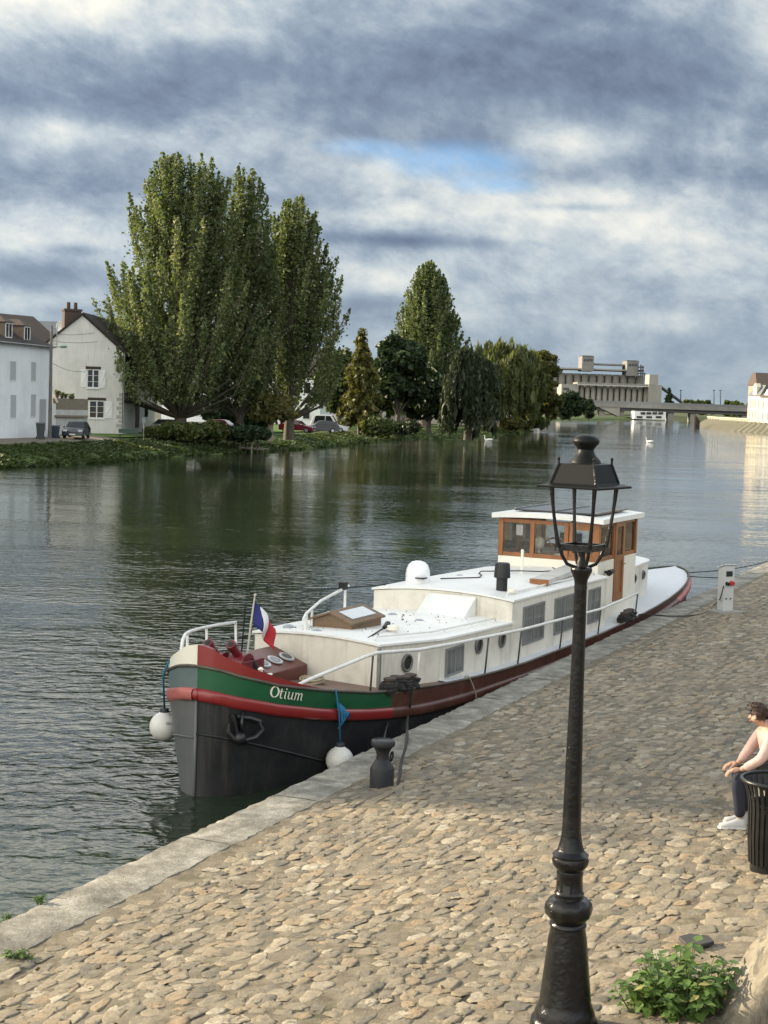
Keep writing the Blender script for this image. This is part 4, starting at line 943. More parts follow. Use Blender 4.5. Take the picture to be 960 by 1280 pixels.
for sx in (-.7, .7): p = MB(); p.box((sx, 0, .21), (.1, .38, .42)); p.build('leg', METAL_DK, bch)
sg = thing('sign_post', onland(180, 112), 'thin grey sign post beside the bench', 'sign post')
p = MB(); p.tube([(0, 0, -.1), (0, 0, 1.9)], .035, 6); p.build('post', ZINC, sg); p = MB(); p.box((0, -.05, 1.6), (.35, .03, .45)); p.build('panel', M('grey sign back', (.2, .21, .22), .5), sg)
pier = thing('wooden_landing', at(300, 566, 0), 'small wooden landing with posts below the bushes', 'landing', -QA)
p = MB(); p.box((0, 1.6, .42), (3.4, 2.2, .12)); p.build('deck', M('old planks', (.17, .15, .12), .9, var=.3, scale=6), pier)
for k in range(6): p = MB(); p.tube([(-1.6 + k * .64, .55, -.8), (-1.6 + k * .64, .55, 1.15)], .07, 6); p.build('post', TIMBER if k % 2 else M('pale posts', (.3, .27, .2), .9), pier)
# two swans on the river
SKINW = M('swan feathers', (.80, .80, .77), .7, var=.05)
def skin_mesh(name, verts, edges, radii, mat, parent, root=0, sub=2, loose=None):
    me = bpy.data.meshes.new(name); me.from_pydata([tuple(v) for v in verts], edges, [])
    bm = bmesh.new(); bm.from_mesh(me); lay = bm.verts.layers.skin.verify(); bm.verts.ensure_lookup_table()
    for v, r in zip(bm.verts, radii):
        v[lay].radius = (r, r) if isinstance(r, (int, float)) else r
        v[lay].use_root = (v.index == root)
    bm.to_mesh(me); bm.free(); me.materials.append(mat)
    o = bpy.data.objects.new(name, me); COL.objects.link(o); o.parent = parent
    sk = o.modifiers.new('skin', 'SKIN'); sk.branch_smoothing = .5; sk.use_smooth_shade = True
    sb = o.modifiers.new('subdivision', 'SUBSURF'); sb.levels = sub; sb.render_levels = sub
    return o
def swan(loc, rz, label):
    r_ = thing('swan', loc, label, 'swan', rz, 'swans on the river')
    V = [(.45, 0, .10), (.2, 0, .12), (-.15, 0, .16), (-.45, 0, .20), (-.62, 0, .28), (.58, 0, .22), (.66, 0, .45), (.60, 0, .66), (.68, 0, .80), (.80, 0, .78)]
    E_ = [(0, 1), (1, 2), (2, 3), (3, 4), (0, 5), (5, 6), (6, 7), (7, 8), (8, 9)]
    skin_mesh('body', V, E_, [.16, (.24, .2), (.25, .2), (.16, .13), .04, .09, .055, .05, .062, .05], SKINW, r_, 1)
    b_ = MB(); b_.tube([(.82, 0, .78), (.98, 0, .73)], [.035, .012], 8); b_.build('beak', M('orange beak', (.5, .16, .03), .5), r_)
swan(at(611, 551, 0), R(190), 'white swan swimming left near the dark willow'); swan(at(812.5, 553, 0), R(160), 'white swan in the open water right of the lantern')

# ------------------------------------------------------------------ far end: grain silo, bridge
def fb(mbx, x0, y0, x1, y1, d, dep):
    """a box whose front fills the photo rectangle at distance d"""
    a = far(x0, y0, d); b = far(x1, y1, d); z0, z1 = min(a.z, b.z), max(a.z, b.z)
    return mbx.hexa([(a.x, d, z0), (b.x, d, z0), (b.x, d + dep, z0), (a.x, d + dep, z0)], [(a.x, d, z1), (b.x, d, z1), (b.x, d + dep, z1), (a.x, d + dep, z1)])
sil = thing('grain_silo', far(745, 512, 1000), 'long grey concrete grain silo with two roof towers beyond the bridge', 'silo')
def pw(mbx, name, mat, **k): return loc_fix(mbx.build(name, mat, **k), sil)
def cells(x0, x1, y0, y1, d, n, rad_k=.5):
    c = MB(); a = far(x0, y0, d); b = far(x1, y1, d); st = (b.x - a.x) / n
    for k in range(n): c.lathe([(st * rad_k, 0), (st * rad_k, a.z - b.z)], (a.x + st * (k + .5), d + st * .5, b.z), 14)
    return c
pw(cells(640, 803, 464, 512, 1010, 17, .47), 'silo_cells', CONC, smooth=True); m1 = MB(); fb(m1, 640, 466, 803, 514, 1024, 18); pw(m1, 'rear_block', CONC)
m1 = MB(); fb(m1, 632, 457, 805, 464.5, 1004, 30); pw(m1, 'roof_gallery', CONC_L); m1 = MB(); fb(m1, 742, 454, 784, 457.2, 1010, 16); pw(m1, 'upper_gallery', CONC)
for x0, y0, x1, y1 in ((728, 445, 742, 458), (784, 451, 798, 464)):
    m1 = MB(); fb(m1, x0, y0, x1, y1 + 6, 1002, 20); t = pw(m1, 'roof_tower', M('dark concrete', (.17, .165, .155), .9, var=.2, scale=.3)); m1 = MB(); fb(m1, x0 - .4, y0 - .8, x1 + .4, y0, 1001.5, 21); c = m1.build('parapet', CONC); c.parent = t; c.matrix_parent_inverse = Matrix.Translation(Vector(sil.location)).inverted() @ Matrix.Translation(Vector(sil.location)) if False else Matrix.Identity(4)
    m1 = MB()
    for k in range(3): fb(m1, x0 + 2 + k * 4, y0 + 3.5, x0 + 4.6 + k * 4, y0 + 6.5, 1001.7, 1)
    c = m1.build('window_band', PANE); c.parent = t; c.matrix_parent_inverse = Matrix.Identity(4)
pw(cells(724, 811, 482, 512, 950, 12, .42), 'silo_cells', CONC_L, smooth=True); m1 = MB(); fb(m1, 724, 484, 811, 513, 962, 16); pw(m1, 'front_block', CONC_L)
m1 = MB(); fb(m1, 722, 477.5, 812, 482.6, 946, 24); pw(m1, 'front_roof', CONC); m1 = MB(); fb(m1, 722, 481.0, 812, 482.8, 945.4, 1); pw(m1, 'front_cornice', M('white concrete', (.40, .395, .365), .8))
m1 = MB(); fb(m1, 702, 480, 722, 513, 948, 24); pw(m1, 'end_block', CONC_L); m1 = MB(); fb(m1, 811, 481, 826, 514, 944, 20); fb(m1, 812, 468, 822.5, 481.2, 946, 16); pw(m1, 'end_block', CONC_L)
m1 = MB(); fb(m1, 704, 484.5, 711, 487, 947.4, 1); pw(m1, 'window_band', PANE)
m1 = MB()
a, b = far(826, 484, 950), far(852, 503, 950); m1.tube([a, b], 1.0, 6); pw(m1, 'conveyor', METAL_DK); m1 = MB()
for x, y0, y1 in ((801, 456, 470), (803.5, 457, 472), (806, 466, 480)): m1.tube([far(x, y0, 1000), far(x, y1, 1000)], .45, 5)
for y in (459, 463, 467): m1.tube([far(797, y, 1000), far(805, y, 1000)], .35, 5)
pw(m1, 'steel_gantry', METAL_DK)
brd = thing('road_bridge', far(800, 512, 850), 'flat concrete road bridge crossing the river in the distance', 'bridge')
def pbr(mbx, name, mat): return loc_fix(mbx.build(name, mat), brd)
m1 = MB(); a, b = far(676, 503, 850), far(1010, 511, 830); a2, b2 = far(676, 507.6, 850), far(1010, 515.6, 830)
zt, zb = (a.z + b.z) / 2, (a2.z + b2.z) / 2
def span(x0, x1, z0, z1, y0, y1, mb): return mb.hexa([(x0, y0, z0), (x1, y0, z0), (x1, y1, z0), (x0, y1, z0)], [(x0, y0, z1), (x1, y0, z1), (x1, y1, z1), (x0, y1, z1)])
span(a.x, b.x, zb, zt, 850, 864, m1); pbr(m1, 'deck', CONC)
m1 = MB(); span(a.x, b.x, zb - 1.9, zb - .02, 852, 862, m1); pbr(m1, 'girder', M('dark girder', (.09, .09, .088), .8))
m1 = MB(); span(a.x, b.x, zt + .01, zt + 1.5, 850.2, 850.6, m1); pbr(m1, 'parapet', M('grey railing', (.16, .165, .165), .8))
for px in (752, 776, 838, 866, 930):
    m1 = MB(); x = far(px, 515, 855).x; span(x - 1.6, x + 1.6, -1.5, zb - 1.88, 853, 861, m1); pbr(m1, 'pier', CONC_L)
m1 = MB(); x0, x1 = far(748, 510, 850).x, far(775, 510, 850).x; m1.prism([(x0, 850.4, zb - .1), (x1, 850.4, zb - .1), (x1, 850.4, 1.2)], (0, 12, 0)); pbr(m1, 'abutment', CONC_L)
bh = thing('riverside_building', far(812, 520, 835), 'low white building with dark window rows under the bridge', 'building')
def pb2(mbx, name, mat): return loc_fix(mbx.build(name, mat), bh)
m1 = MB(); fb(m1, 793, 513.8, 832, 524.8, 836, 12); pb2(m1, 'wall', M('white paint far', (.72, .72, .70), .7))
for k in range(4): m1 = MB(); fb(m1, 801 + k * 7.4, 515, 806.6 + k * 7.4, 518, 835.4, .8); pb2(m1, 'window', PANE)
for k in range(3): m1 = MB(); fb(m1, 796 + k * 12, 520, 803 + k * 12, 522.4, 835.4, .8); pb2(m1, 'opening', PANE)
for px, y0, d in ((892.5, 488, 1050), (900.5, 488, 1080), (851, 488, 1000)):
    mt_ = thing('mast', far(px, 508, d), {892.5: 'left of the two thin masts beyond the bridge', 900.5: 'right of the two thin masts beyond the bridge', 851: 'lone thin mast near the fir tree by the silo'}[px], 'mast', group='thin masts beyond the bridge')
    m1 = MB(); m1.tube([far(px, 508, d), far(px, y0, d)], [.42, .26], 5); loc_fix(m1.build('pole', METAL_DK), mt_)
    m1 = MB(); h = far(px, y0, d); m1.box(h, (1.6, .6, .5)); loc_fix(m1.build('lamp_head', METAL_DK), mt_)
tiered(Vector((far(835.5, 505, 900).x, 900, 3)), far(835.5, 484, 900).z - 3, 4.6, 'dark conical fir tree at the right end of the silo', 'dark', 44, 'fir_tree', 16, 300, .9)
for i, (px, py, d) in enumerate([(862, 503, 1100), (875, 504, 1150), (912, 505.5, 1100), (924, 503.5, 1050), (941, 506, 1100), (884, 505, 1200)]):
    btree(Vector((far(px, 505, d).x, d, 3)), far(px, py, d).z - 3 + 2, 7, ['far tree just right of the fir', 'far tree left of the two masts', 'far tree right of the two masts', 'pointed far tree near the cream town house', 'far tree touching the cream town house', 'far tree between lone mast and two masts'][i], 'mid', .02, 18, 120, 1.5, .35, seed=120 + i, group='small trees on the horizon')

# ------------------------------------------------------------------ right bank
CREAM_STONE = M('cream limestone', (.66, .60, .46), .85, var=.07, dirt=(.5, .44, .33), dirt_amt=.5, dscale=.3)  # cream stone of the town house and the bank fence
RT_D = 474
th = thing('town_house', far(941, 526, RT_D), 'cream town house with dark mansard roof on the right bank', 'house')
def pt(mbx, name, mat, par=th, root=th, **k): return loc_fix(mbx.build(name, mat, **k), par) if par is root else mbx.build(name, mat, **k)
wr = Wall(far(934.5, 527, RT_D), far(949.5, 527, RT_D - 5))
m1 = MB(); zt_ = wr.hit(942, 494.5)[1]; zb_ = 2.3; bb = [wr.P(0, zb_), wr.P(wr.L, zb_), wr.P(wr.L, zb_, -12), wr.P(0, zb_, -12)]; m1.hexa(bb, [p + Vector((0, 0, zt_ - zb_)) for p in bb]); pt(m1, 'wall', CREAM_STONE)
m1 = MB(); lo = [wr.P(-.3, zt_, .3), wr.P(wr.L, zt_, .3), wr.P(wr.L, zt_, -12), wr.P(-.3, zt_, -12)]; hi = [wr.P(1.6, zt_ + 3.3, -1.8), wr.P(wr.L, zt_ + 3.3, -1.8), wr.P(wr.L, zt_ + 3.3, -11), wr.P(1.6, zt_ + 3.3, -11)]; m1.hexa(lo, hi); pt(m1, 'roof', SLATE)
m1 = MB(); wr.rect(m1, wr.L * .36, wr.L * .64, zt_, zt_ + 2.6, .1, 2); m1.prism([wr.P(wr.L * .33, zt_ + 2.6, .15), wr.P(wr.L * .67, zt_ + 2.6, .15), wr.P(wr.L * .5, zt_ + 3.8, .15)], -wr.n * 2); pt(m1, 'dormer', CREAM_STONE)
for fz in (.12, .52, ):
    for k in range(4):
        m1 = MB(); u = wr.L * (.1 + .235 * k); wr.rect(m1, u, u + wr.L * .09, zb_ + (zt_ - zb_) * (fz + .06), zb_ + (zt_ - zb_) * (fz + .34), .05, .2); pt(m1, 'window', M('far window', (.2, .19, .16), .4))
m1 = MB(); wr.rect(m1, -.1, wr.L + .05, zb_ + (zt_ - zb_) * .49, zb_ + (zt_ - zb_) * .515, .18, .3); pt(m1, 'string_course', CREAM_STONE)
t2 = thing('town_house', far(958, 528, RT_D - 8), 'grey fronted town house with gable beside the cream one', 'house')
wr2 = Wall(far(949.8, 528, RT_D - 6), far(985, 529, RT_D - 24)); z2 = wr2.hit(956, 497)[1]
m1 = MB(); bb = [wr2.P(0, zb_), wr2.P(wr2.L, zb_), wr2.P(wr2.L, zb_, -12), wr2.P(0, zb_, -12)]; m1.hexa(bb, [p + Vector((0, 0, z2 - zb_)) for p in bb]); m1.prism([wr2.P(1.2, z2), wr2.P(6.5, z2), wr2.P(3.9, z2 + 2.6)], -wr2.n * 6); loc_fix(m1.build('wall', M('pale grey stone', (.5, .49, .46), .85)), t2)
m1 = MB(); m1.slab([[wr2.P(0, z2 + .1, .4), wr2.P(wr2.L, z2 + .1, .4)], [wr2.P(0, z2 + 5, -6), wr2.P(wr2.L, z2 + 5, -6)], [wr2.P(0, z2 + .1, -12), wr2.P(wr2.L, z2 + .1, -12)]], (0, 0, .3)); loc_fix(m1.build('roof', TILE_BROWN), t2)
for fz in (.1, .52):
    for k in range(5): m1 = MB(); u = wr2.L * (.06 + .19 * k); wr2.rect(m1, u, u + 1.1, zb_ + (z2 - zb_) * (fz + .05), zb_ + (z2 - zb_) * (fz + .34), .05, .2); loc_fix(m1.build('window', M('far window', (.2, .19, .16), .4)), t2)
t3 = thing('tall_house', far(955, 520, RT_D + 16), 'tall brown roofed house behind the cream town house', 'house')
m1 = MB(); fb(m1, 947, 479, 990, 529, RT_D + 14, 12); loc_fix(m1.build('wall', M('rust plaster', (.34, .22, .15), .9)), t3)
a, b = far(946, 481, RT_D + 13), far(992, 481, RT_D + 13); zr = far(950, 466, RT_D + 18).z
m1 = MB(); m1.hexa([(a.x, RT_D + 13, a.z), (b.x, RT_D + 13, a.z), (b.x, RT_D + 27, a.z), (a.x, RT_D + 27, a.z)], [(a.x + .6, RT_D + 18, zr), (b.x, RT_D + 18, zr), (b.x, RT_D + 22, zr), (a.x + .6, RT_D + 22, zr)]); loc_fix(m1.build('roof', TILE_BROWN), t3)
fen = thing('quay_fence', RT[5], 'pale low fence along the top of the right bank', 'fence')
m1 = MB()
for p, q in zip(RT[2:6], RT[3:7]): m1.tube([p + Vector((.5, 0, .9)), q + Vector((.5, 0, .9))], .12, 4); m1.tube([p + Vector((.5, 0, .45)), q + Vector((.5, 0, .45))], .08, 4)
loc_fix(m1.build('rail', CREAM_STONE), fen)
k = 0
for p, q in zip(RT[2:6], RT[3:7]):
    n = int((q - p).length / 4.5)
    for i in range(n): m1 = MB(); c = p.lerp(q, i / n) + Vector((.5, 0, 0)); m1.box(c + Vector((0, 0, .5)), (.4, .4, 1.3)); loc_fix(m1.build('post', CREAM_STONE), fen); k += 1
dol = thing('mooring_dolphin', at(870.5, 535, 0), 'dark timber mooring posts at the tip of the right bank', 'mooring posts')
for k in range(4): m1 = MB(); q = at(868.5 + k * 1.4, 535, 0); m1.tube([q - Vector((0, 0, 1)), q + Vector((0, 0, 4.2 - k * .5))], .5, 6); loc_fix(m1.build('post', TIMBER), dol)
# ------------------------------------------------------------------ the barge
BA = QA + R(2.0)
B0 = at(243, 995, 0)
barge = thing('barge', B0, 'long white, green and red converted river barge moored along the quay, wheelhouse aft', 'barge', R(90) - BA)
def V3(u, v, z): return Vector((u, -v, z))                     # u from stem to stern, v towards the quay, z above the water
BL_, CV = 25.0, -0.10
def half(u, z=9.0):
    if u < 6.5: h = 1.70 * (1 - (1 - u / 6.5) ** 2.4) ** (1 / 2.2)
    elif u < 13.5: h = 1.70
    else: h = 1.70 * max(0.0, 1 - ((u - 13.5) / (BL_ - 13.5)) ** 2.3) ** .62
    if z < 1.45:
        k = max(0.0, 1 - u / 4.5); h *= 1 - (.08 + .29 * k * k) * (1 - max(0, z) / 1.45) ** 1.3
    return h
def ctr(u): return CV * min(1, u / 3.0)
def ip(tab, u): xs, ys = zip(*tab); return float(np.interp(u, xs, ys))
STR = [(0, 1.39), (.17, 1.31), (.7, 1.16), (1.46, 1.0), (2.42, .85), (3.22, .755), (4.12, .67), (6.05, .575), (9, .50), (13, .50), (16, .56), (20, .68), (25, .92)]
GUN = [(0, 1.77), (.22, 1.65), (.71, 1.49), (1.37, 1.36), (2.68, 1.14), (4.75, .97), (6.74, .85), (8.31, .79), (12.8, .77), (15.5, .82), (18, .87), (21, .94), (25, 1.05)]
BUL = [(0, 2.06), (.09, 1.92), (.3, 1.78), (.7, 1.60), (1.18, 1.44), (1.6, 1.335)]
US = [0, .004, .015, .035, .07, .12, .2, .3, .42, .56, .7, .9, 1.1, 1.35, 1.6, 1.9, 2.2, 2.6, 3.0, 3.2, 3.5, 4, 4.6, 5.3, 6.2, 7.2, 8.5, 10, 11.5, 13, 14.5, 16, 17.5, 18.8, 20, 21, 22, 22.8, 23.4, 23.9, 24.3, 24.6, 24.8, 24.93, 25]
def side(u, z, sg, out=0.0): return V3(u - (out if u < .05 else 0), ctr(u) + sg * (half(u, z) + out), z)
def strip(name, mat, zlo, zhi, u0, u1, sg, out=0.0, parent=None, mid=None, n=3, smooth='all'):
    rows = []
    for u in [q for q in US if u0 <= q <= u1]:
        a, b = zlo(u), zhi(u); rows.append([side(u, a + (b - a) * k / n, sg, out + (mid or 0) * math.sin(math.pi * k / n)) for k in range(n + 1)])
    mbx = MB(); mbx.grid(rows); return mbx
HULLP = M('charcoal hull paint', (.018, .019, .021), .42, var=.3, scale=2, dirt=(.05, .047, .042), dirt_amt=.45, dscale=1.6, bmp=.12, bscale=6, spec=.3, streak=(.085, .075, .065), streak_amt=.5)
GREYP = M('worn sunlit hull paint', (.10, .104, .104), .5, var=.15, scale=3, dirt=(.08, .072, .062), dscale=3, streak=(.07, .06, .05))  # hull colour lightened to carry the sun on the starboard bow, plus grime
GREENP = M('dark green paint', (.010, .085, .034), .38, var=.22, scale=3, dirt=(.03, .06, .035), dirt_amt=.35, dscale=3, spec=.4)
REDP = M('red paint', (.52, .026, .020), .38, var=.16, scale=3, dirt=(.18, .03, .03), dirt_amt=.5, dscale=4)
REDW = M('faded and sunlit red paint', (.36, .10, .09), .55, var=.18, scale=4, dirt=(.3, .18, .16), dscale=5)  # faded at the stern; on the starboard bow its paleness is painted sun sheen
BROWNP = M('oxblood paint', (.075, .024, .016), .45, var=.25, scale=3, dirt=(.11, .06, .045), dirt_amt=.5, dscale=3, streak=(.14, .085, .06), streak_amt=.4)
WHITEP = M('cream white paint', (.78, .74, .63), .45, var=.05, scale=1.5, dirt=(.52, .50, .45), dirt_amt=.45, dscale=1.3)
SIDEP = M('weathered white paint', (.72, .68, .59), .5, var=.07, scale=1.5, dirt=(.30, .275, .23), dirt_amt=.5, dscale=1.8, streak=(.33, .26, .18), streak_amt=.5)
ROOFP = M('white roof paint', (.79, .78, .74), .42, var=.04, scale=1.2, dirt=(.55, .55, .53), dirt_amt=.5, dscale=2.2)
DECKB = M('brown deck paint', (.185, .115, .085), .7, var=.2, scale=3, dirt=(.10, .07, .055), dscale=2)
DECKW = M('pale grey deck paint', (.56, .575, .60), .6, var=.08, scale=2, dirt=(.40, .40, .40), dscale=2)
WOOD = M('varnished wood', (.27, .105, .034), .35, var=.3, scale=6, stretch=(1, 1, .25), dirt=(.13, .05, .02), dscale=5)
TEAK = M('silvered teak', (.17, .11, .062), .7, var=.3, scale=8, stretch=(1, 4, 4), dirt=(.14, .10, .06))
BLACKM = M('black iron', (.010, .010, .011), .5, var=.3, bmp=.3, spec=.3)
RAILP = M('white rail paint', (.70, .69, .65), .45, var=.08, dirt=(.4, .33, .26), dirt_amt=.5, dscale=8)
ROPE_D = M('dark rope', (.02, .019, .018), .9, var=.3, bmp=.6, bscale=90); ROPE_T = M('tan rope', (.33, .28, .19), .9, var=.25, bmp=.5, bscale=90); ROPE_B = M('blue rope', (.015, .12, .23), .9, var=.3)
z_keel = lambda u: -.6
zs = lambda u: ip(STR, u); zg = lambda u: ip(GUN, u); zb = lambda u: ip(BUL, u)
hm = MB()
rows = []
for u in US:
    zt = zs(u) - .07
    rows.append([side(u, q, 1) for q in (-.6, -.2, .0, .15, zt * .45, zt * .75, zt)])
hm.grid(rows)
rows = [[side(u, q, -1) for q in (-.6, -.2, 0, .15, (zs(u) - .07) * .6, zs(u) - .07)] for u in US if u >= .42]
hm.grid(rows); hull = hm.build('hull', HULLP, barge, smooth='all')
# starboard bow plating, grey painted in for its sun sheen, up to the sharp stem
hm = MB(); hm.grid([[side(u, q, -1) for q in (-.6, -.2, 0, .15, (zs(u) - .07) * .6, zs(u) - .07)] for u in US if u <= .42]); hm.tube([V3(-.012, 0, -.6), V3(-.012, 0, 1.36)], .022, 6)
hm.tube([side(u, .80 - .45 * min(1, u / 1.6), -1, .012) for u in (.0, .035, .12, .2, .3, .42)], .016, 5); hm.build('sunlit_bow_plating', GREYP, barge, smooth='all')
sm_ = MB(); sm_.tube([side(u, max(.2, .86 - .34 * u), 1, .012) for u in (.0, .035, .07, .12, .2, .3, .42, .56, .7, .9, 1.1, 1.35, 1.6, 1.9)], .018, 5); x = sm_.build('hull_seam', HULLP, hull, smooth='all')
for sg, pts in ((1, [(0, 3.2, GREENP), (3.2, 21, BROWNP), (21, 25, GREENP)]), (-1, [(0, .42, M('sunlit green paint', (.10, .135, .135), .4, var=.12)), (.42, 3.2, GREENP), (3.2, 21, BROWNP), (21, 25, GREENP)])):  # first starboard stretch: green greyed to paint in the sun sheen
    for u0, u1, mt in pts: strip('b', mt, lambda u: zs(u) + .05, zg, u0, u1, sg).build('green_band' if mt is not BROWNP else 'brown_band', mt, barge, smooth='all')
for sg, pts in ((1, [(0, 3.2, REDP), (3.2, 20, BROWNP), (20, 25, REDW)]), (-1, [(0, .42, REDW), (.42, 3.2, REDP), (3.2, 20, BROWNP), (20, 25, REDW)])):  # first starboard stretch uses the paler red as painted sunlight
    for u0, u1, mt in pts:
        mx = MB(); rows = []
        for u in [q for q in US if u0 <= q <= u1]:
            z = zs(u); k = .055 if u < 18 else .10
            rows.append([side(u, z + .085, sg, -.01), side(u, z + .075, sg, k * .75), side(u, z + .03, sg, k), side(u, z - .05, sg, k), side(u, z - .085, sg, k * .7), side(u, z - .09, sg, -.01)])
        mx.grid(rows)
        if u0 == 0 and sg > 0: mx.ball(V3(-.012, 0, 1.39), .085, 12, 8, (.7, .8, 1.0))
        mx.build('rub_rail', mt, barge, smooth='all')
for sg in (1, -1):
    mt = REDP if sg > 0 else WHITEP; mx = MB(); rows = []
    for u in [q for q in US if q <= 1.6]:
        a, b = zg(u) - .0, max(zb(u), zg(u) + .005); i = side(u, b, sg, -.05); i2 = side(u, a - .3, sg, -.05)
        if u < .05: i = i + Vector((.05, 0, 0)); i2 = i2 + Vector((.05, 0, 0))
        rows.append([side(u, a, sg, .004), side(u, b, sg, .004), i, i2])
    mx.grid(rows); mx.build('bulwark', mt, barge, smooth=True)
    mx = MB(); pts = [side(u, zg(u) + .004, sg, .012) for u in US if 0 <= u <= 25]; mx.tube(pts, .022, 6)
    mx.build('gunwale', M('gunwale paint', (.07, .06, .045), .6, var=.2, dirt=(.2, .17, .13)), barge, smooth='all')
fore = MB(); fore.grid([[side(u, zg(u) - (.26 if u < 1.6 else .05), -1, -.03), V3(u, ctr(u), zg(u) - (.26 if u < 1.6 else .05) + .05), side(u, zg(u) - (.26 if u < 1.6 else .05), 1, -.03)] for u in US if .03 < u <= 5.3]); fore.build('fore_deck', DECKB, barge, smooth='all')
aft = MB(); aft.grid([[side(u, zg(u) - .03, -1, -.02), V3(u, ctr(u), zg(u) + .02), side(u, zg(u) - .03, 1, -.02)] for u in US if 5.3 <= u <= 24.95]); aft.build('side_deck', DECKW, barge, smooth='all')

# cabins
def cabin(sts, name, wall_mat, camber, parent=barge, rmat=ROOFP, over=.035, thick=.035, ends=True, zbase=-.12):
    """sts: (u, v_starboard, v_port, roof edge height)"""
    m1 = MB(); rows = []
    for u, vs_, vp, zt in sts:
        b = ip(GUN, u) + zbase; rows.append([V3(u, vp, b), V3(u, vp, zt)] + [V3(u, vp + (vs_ - vp) * k / 6, zt + camber * (1 - (k / 3 - 1) ** 2)) for k in range(1, 6)] + [V3(u, vs_, zt), V3(u, vs_, b)])
    m1.grid(rows); n = len(rows[0]); m1.add(rows[0], [tuple(range(n))]); m1.add(rows[-1], [tuple(range(n - 1, -1, -1))])
    w = m1.build(name, wall_mat, parent, smooth=True)
    rows = []
    for i, (u, vs_, vp, zt) in enumerate(sts):
        uu = u + (-over if i == 0 else over if i == len(sts) - 1 else 0); vs2, vp2 = vs_ - over, vp + over
        rows.append([V3(uu, vp2 + (vs2 - vp2) * k / 8, zt + .012 + camber * (1 - (k / 4 - 1) ** 2)) for k in range(9)])
    r = MB(); r.slab(rows, (0, 0, thick)); r.build(name + '_roof', rmat, parent, smooth=True)
    return w
FC = [(3.6, -1.22, .96, 1.655), (5.35, -1.50, 1.24, 1.555), (7, -1.52, 1.25, 1.50), (8.56, -1.52, 1.25, 1.455)]
def fz(u): return ip([(a[0], a[3]) for a in FC], u)
fore_cabin = cabin(FC, 'fore_cabin', SIDEP, .07)
AC = [(8.55, -1.54, 1.25, 1.85), (11, -1.54, 1.25, 1.83), (14.2, -1.52, 1.25, 1.775)]
def az_(u): return ip([(a[0], a[3]) for a in AC], u)
aft_cabin = cabin(AC, 'saloon_cabin', SIDEP, .10)
def oval(mb2, c, nrm, r1, r2, depth, n=20, upv=Vector((0, 0, 1))):
    nrm = Vector(nrm).normalized(); a = nrm.cross(upv).normalized(); b = a.cross(nrm) * -1; c = Vector(c)
    p = [c + a * math.cos(2 * math.pi * k / n) * r1 + b * math.sin(2 * math.pi * k / n) * r2 for k in range(n)]
    return mb2.prism(p, nrm * depth)
def porthole(parent, c, nrm, r, rim=None, name='porthole'):
    nrm = Vector(nrm).normalized(); m1 = MB(); n = 20; a = nrm.cross(Vector((0, 0, 1))).normalized(); b = nrm.cross(a)
    ring = [Vector(c) + (a * math.cos(2 * math.pi * k / n) + b * math.sin(2 * math.pi * k / n)) * r + nrm * .02 for k in range(n)]; ring.append(ring[0]); ring.append(ring[1])
    m1.tube(ring, .024, 6, cap=False); o = m1.build(name, rim or M('tarnished brass', (.17, .17, .155), .5, metal=.4, var=.3), parent, smooth='all')
    g = MB(); oval(g, Vector(c) + nrm * .004, nrm, r, r, .012); g.build('pane', PANE, o); return o
nb = Vector((FC[1][2] - FC[0][2], 0, 0)); n1 = Vector((-(FC[1][2] - FC[0][2]), -(FC[1][0] - FC[0][0]), 0)).normalized()
def pv(u): return ip([(a[0], a[2]) for a in FC], u)
porthole(fore_cabin, V3(4.37, pv(4.37) + .003, 1.32), n1, .125)
porthole(fore_cabin, V3(6.95, 1.254, 1.28), (0, -1, 0), .125); porthole(fore_cabin, V3(8.05, 1.254, 1.245), (0, -1, 0), .125)
CURT = M('net curtain', (.36, .38, .37), .8, var=.12, scale=9, stretch=(6, 1, .3)); ALU = M('grey window frame', (.24, .245, .24), .45, metal=.3, var=.15)
def side_window(parent, u0, u1, z0, z1, v, mull=True, name='window'):
    t = .035; m1 = MB()
    def bx(a, b, c, d, o, dd): m1.hexa([V3(a, v - .01, c), V3(b, v - .01, c), V3(b, v + o, c), V3(a, v + o, c)], [V3(a, v - .01, d), V3(b, v - .01, d), V3(b, v + o, d), V3(a, v + o, d)])
    for r in ((u0, u1, z1 - t, z1), (u0, u1, z0, z0 + t), (u0, u0 + t, z0 + t, z1 - t), (u1 - t, u1, z0 + t, z1 - t)): bx(*r, .022, 0)
    if mull: um = (u0 + u1) / 2; bx(um - .02, um + .02, z0 + t, z1 - t, .018, 0)
    f = m1.build(name, ALU, parent)
    g = MB(); g.hexa([V3(u0 + t, v - .008, z0 + t), V3(u1 - t, v - .008, z0 + t), V3(u1 - t, v + .006, z0 + t), V3(u0 + t, v + .006, z0 + t)], [V3(u0 + t, v - .008, z1 - t), V3(u1 - t, v - .008, z1 - t), V3(u1 - t, v + .006, z1 - t), V3(u0 + t, v + .006, z1 - t)]); g.build('pane', GLASSY, f)
    return f
def glassy():
    m, nt, b = new_mat('curtained glass'); v = tex_coord(nt)
    mp = nt.nodes.new('ShaderNodeMapping'); mp.inputs['Scale'].default_value = (14, 1, .5); nt.links.new(v, mp.inputs[0])
    c = rampn(nt, nz(nt, mp.outputs[0], 1.0, 3), [(.3, (.085, .095, .095)), (.7, (.21, .22, .215))]); nt.links.new(c, b.inputs['Base Color'])
    b.inputs['Roughness'].default_value = .08; b.inputs['Specular IOR Level'].default_value = .6; return m
GLASSY = glassy()
side_window(fore_cabin, 5.55, 6.28, .93, 1.40, 1.254)
for u0, u1 in ((9.10, 10.25), (10.85, 12.0), (12.95, 13.75)):
    zt = az_((u0 + u1) / 2) - .13; side_window(aft_cabin, u0, u1, zt - .72, zt, 1.254)
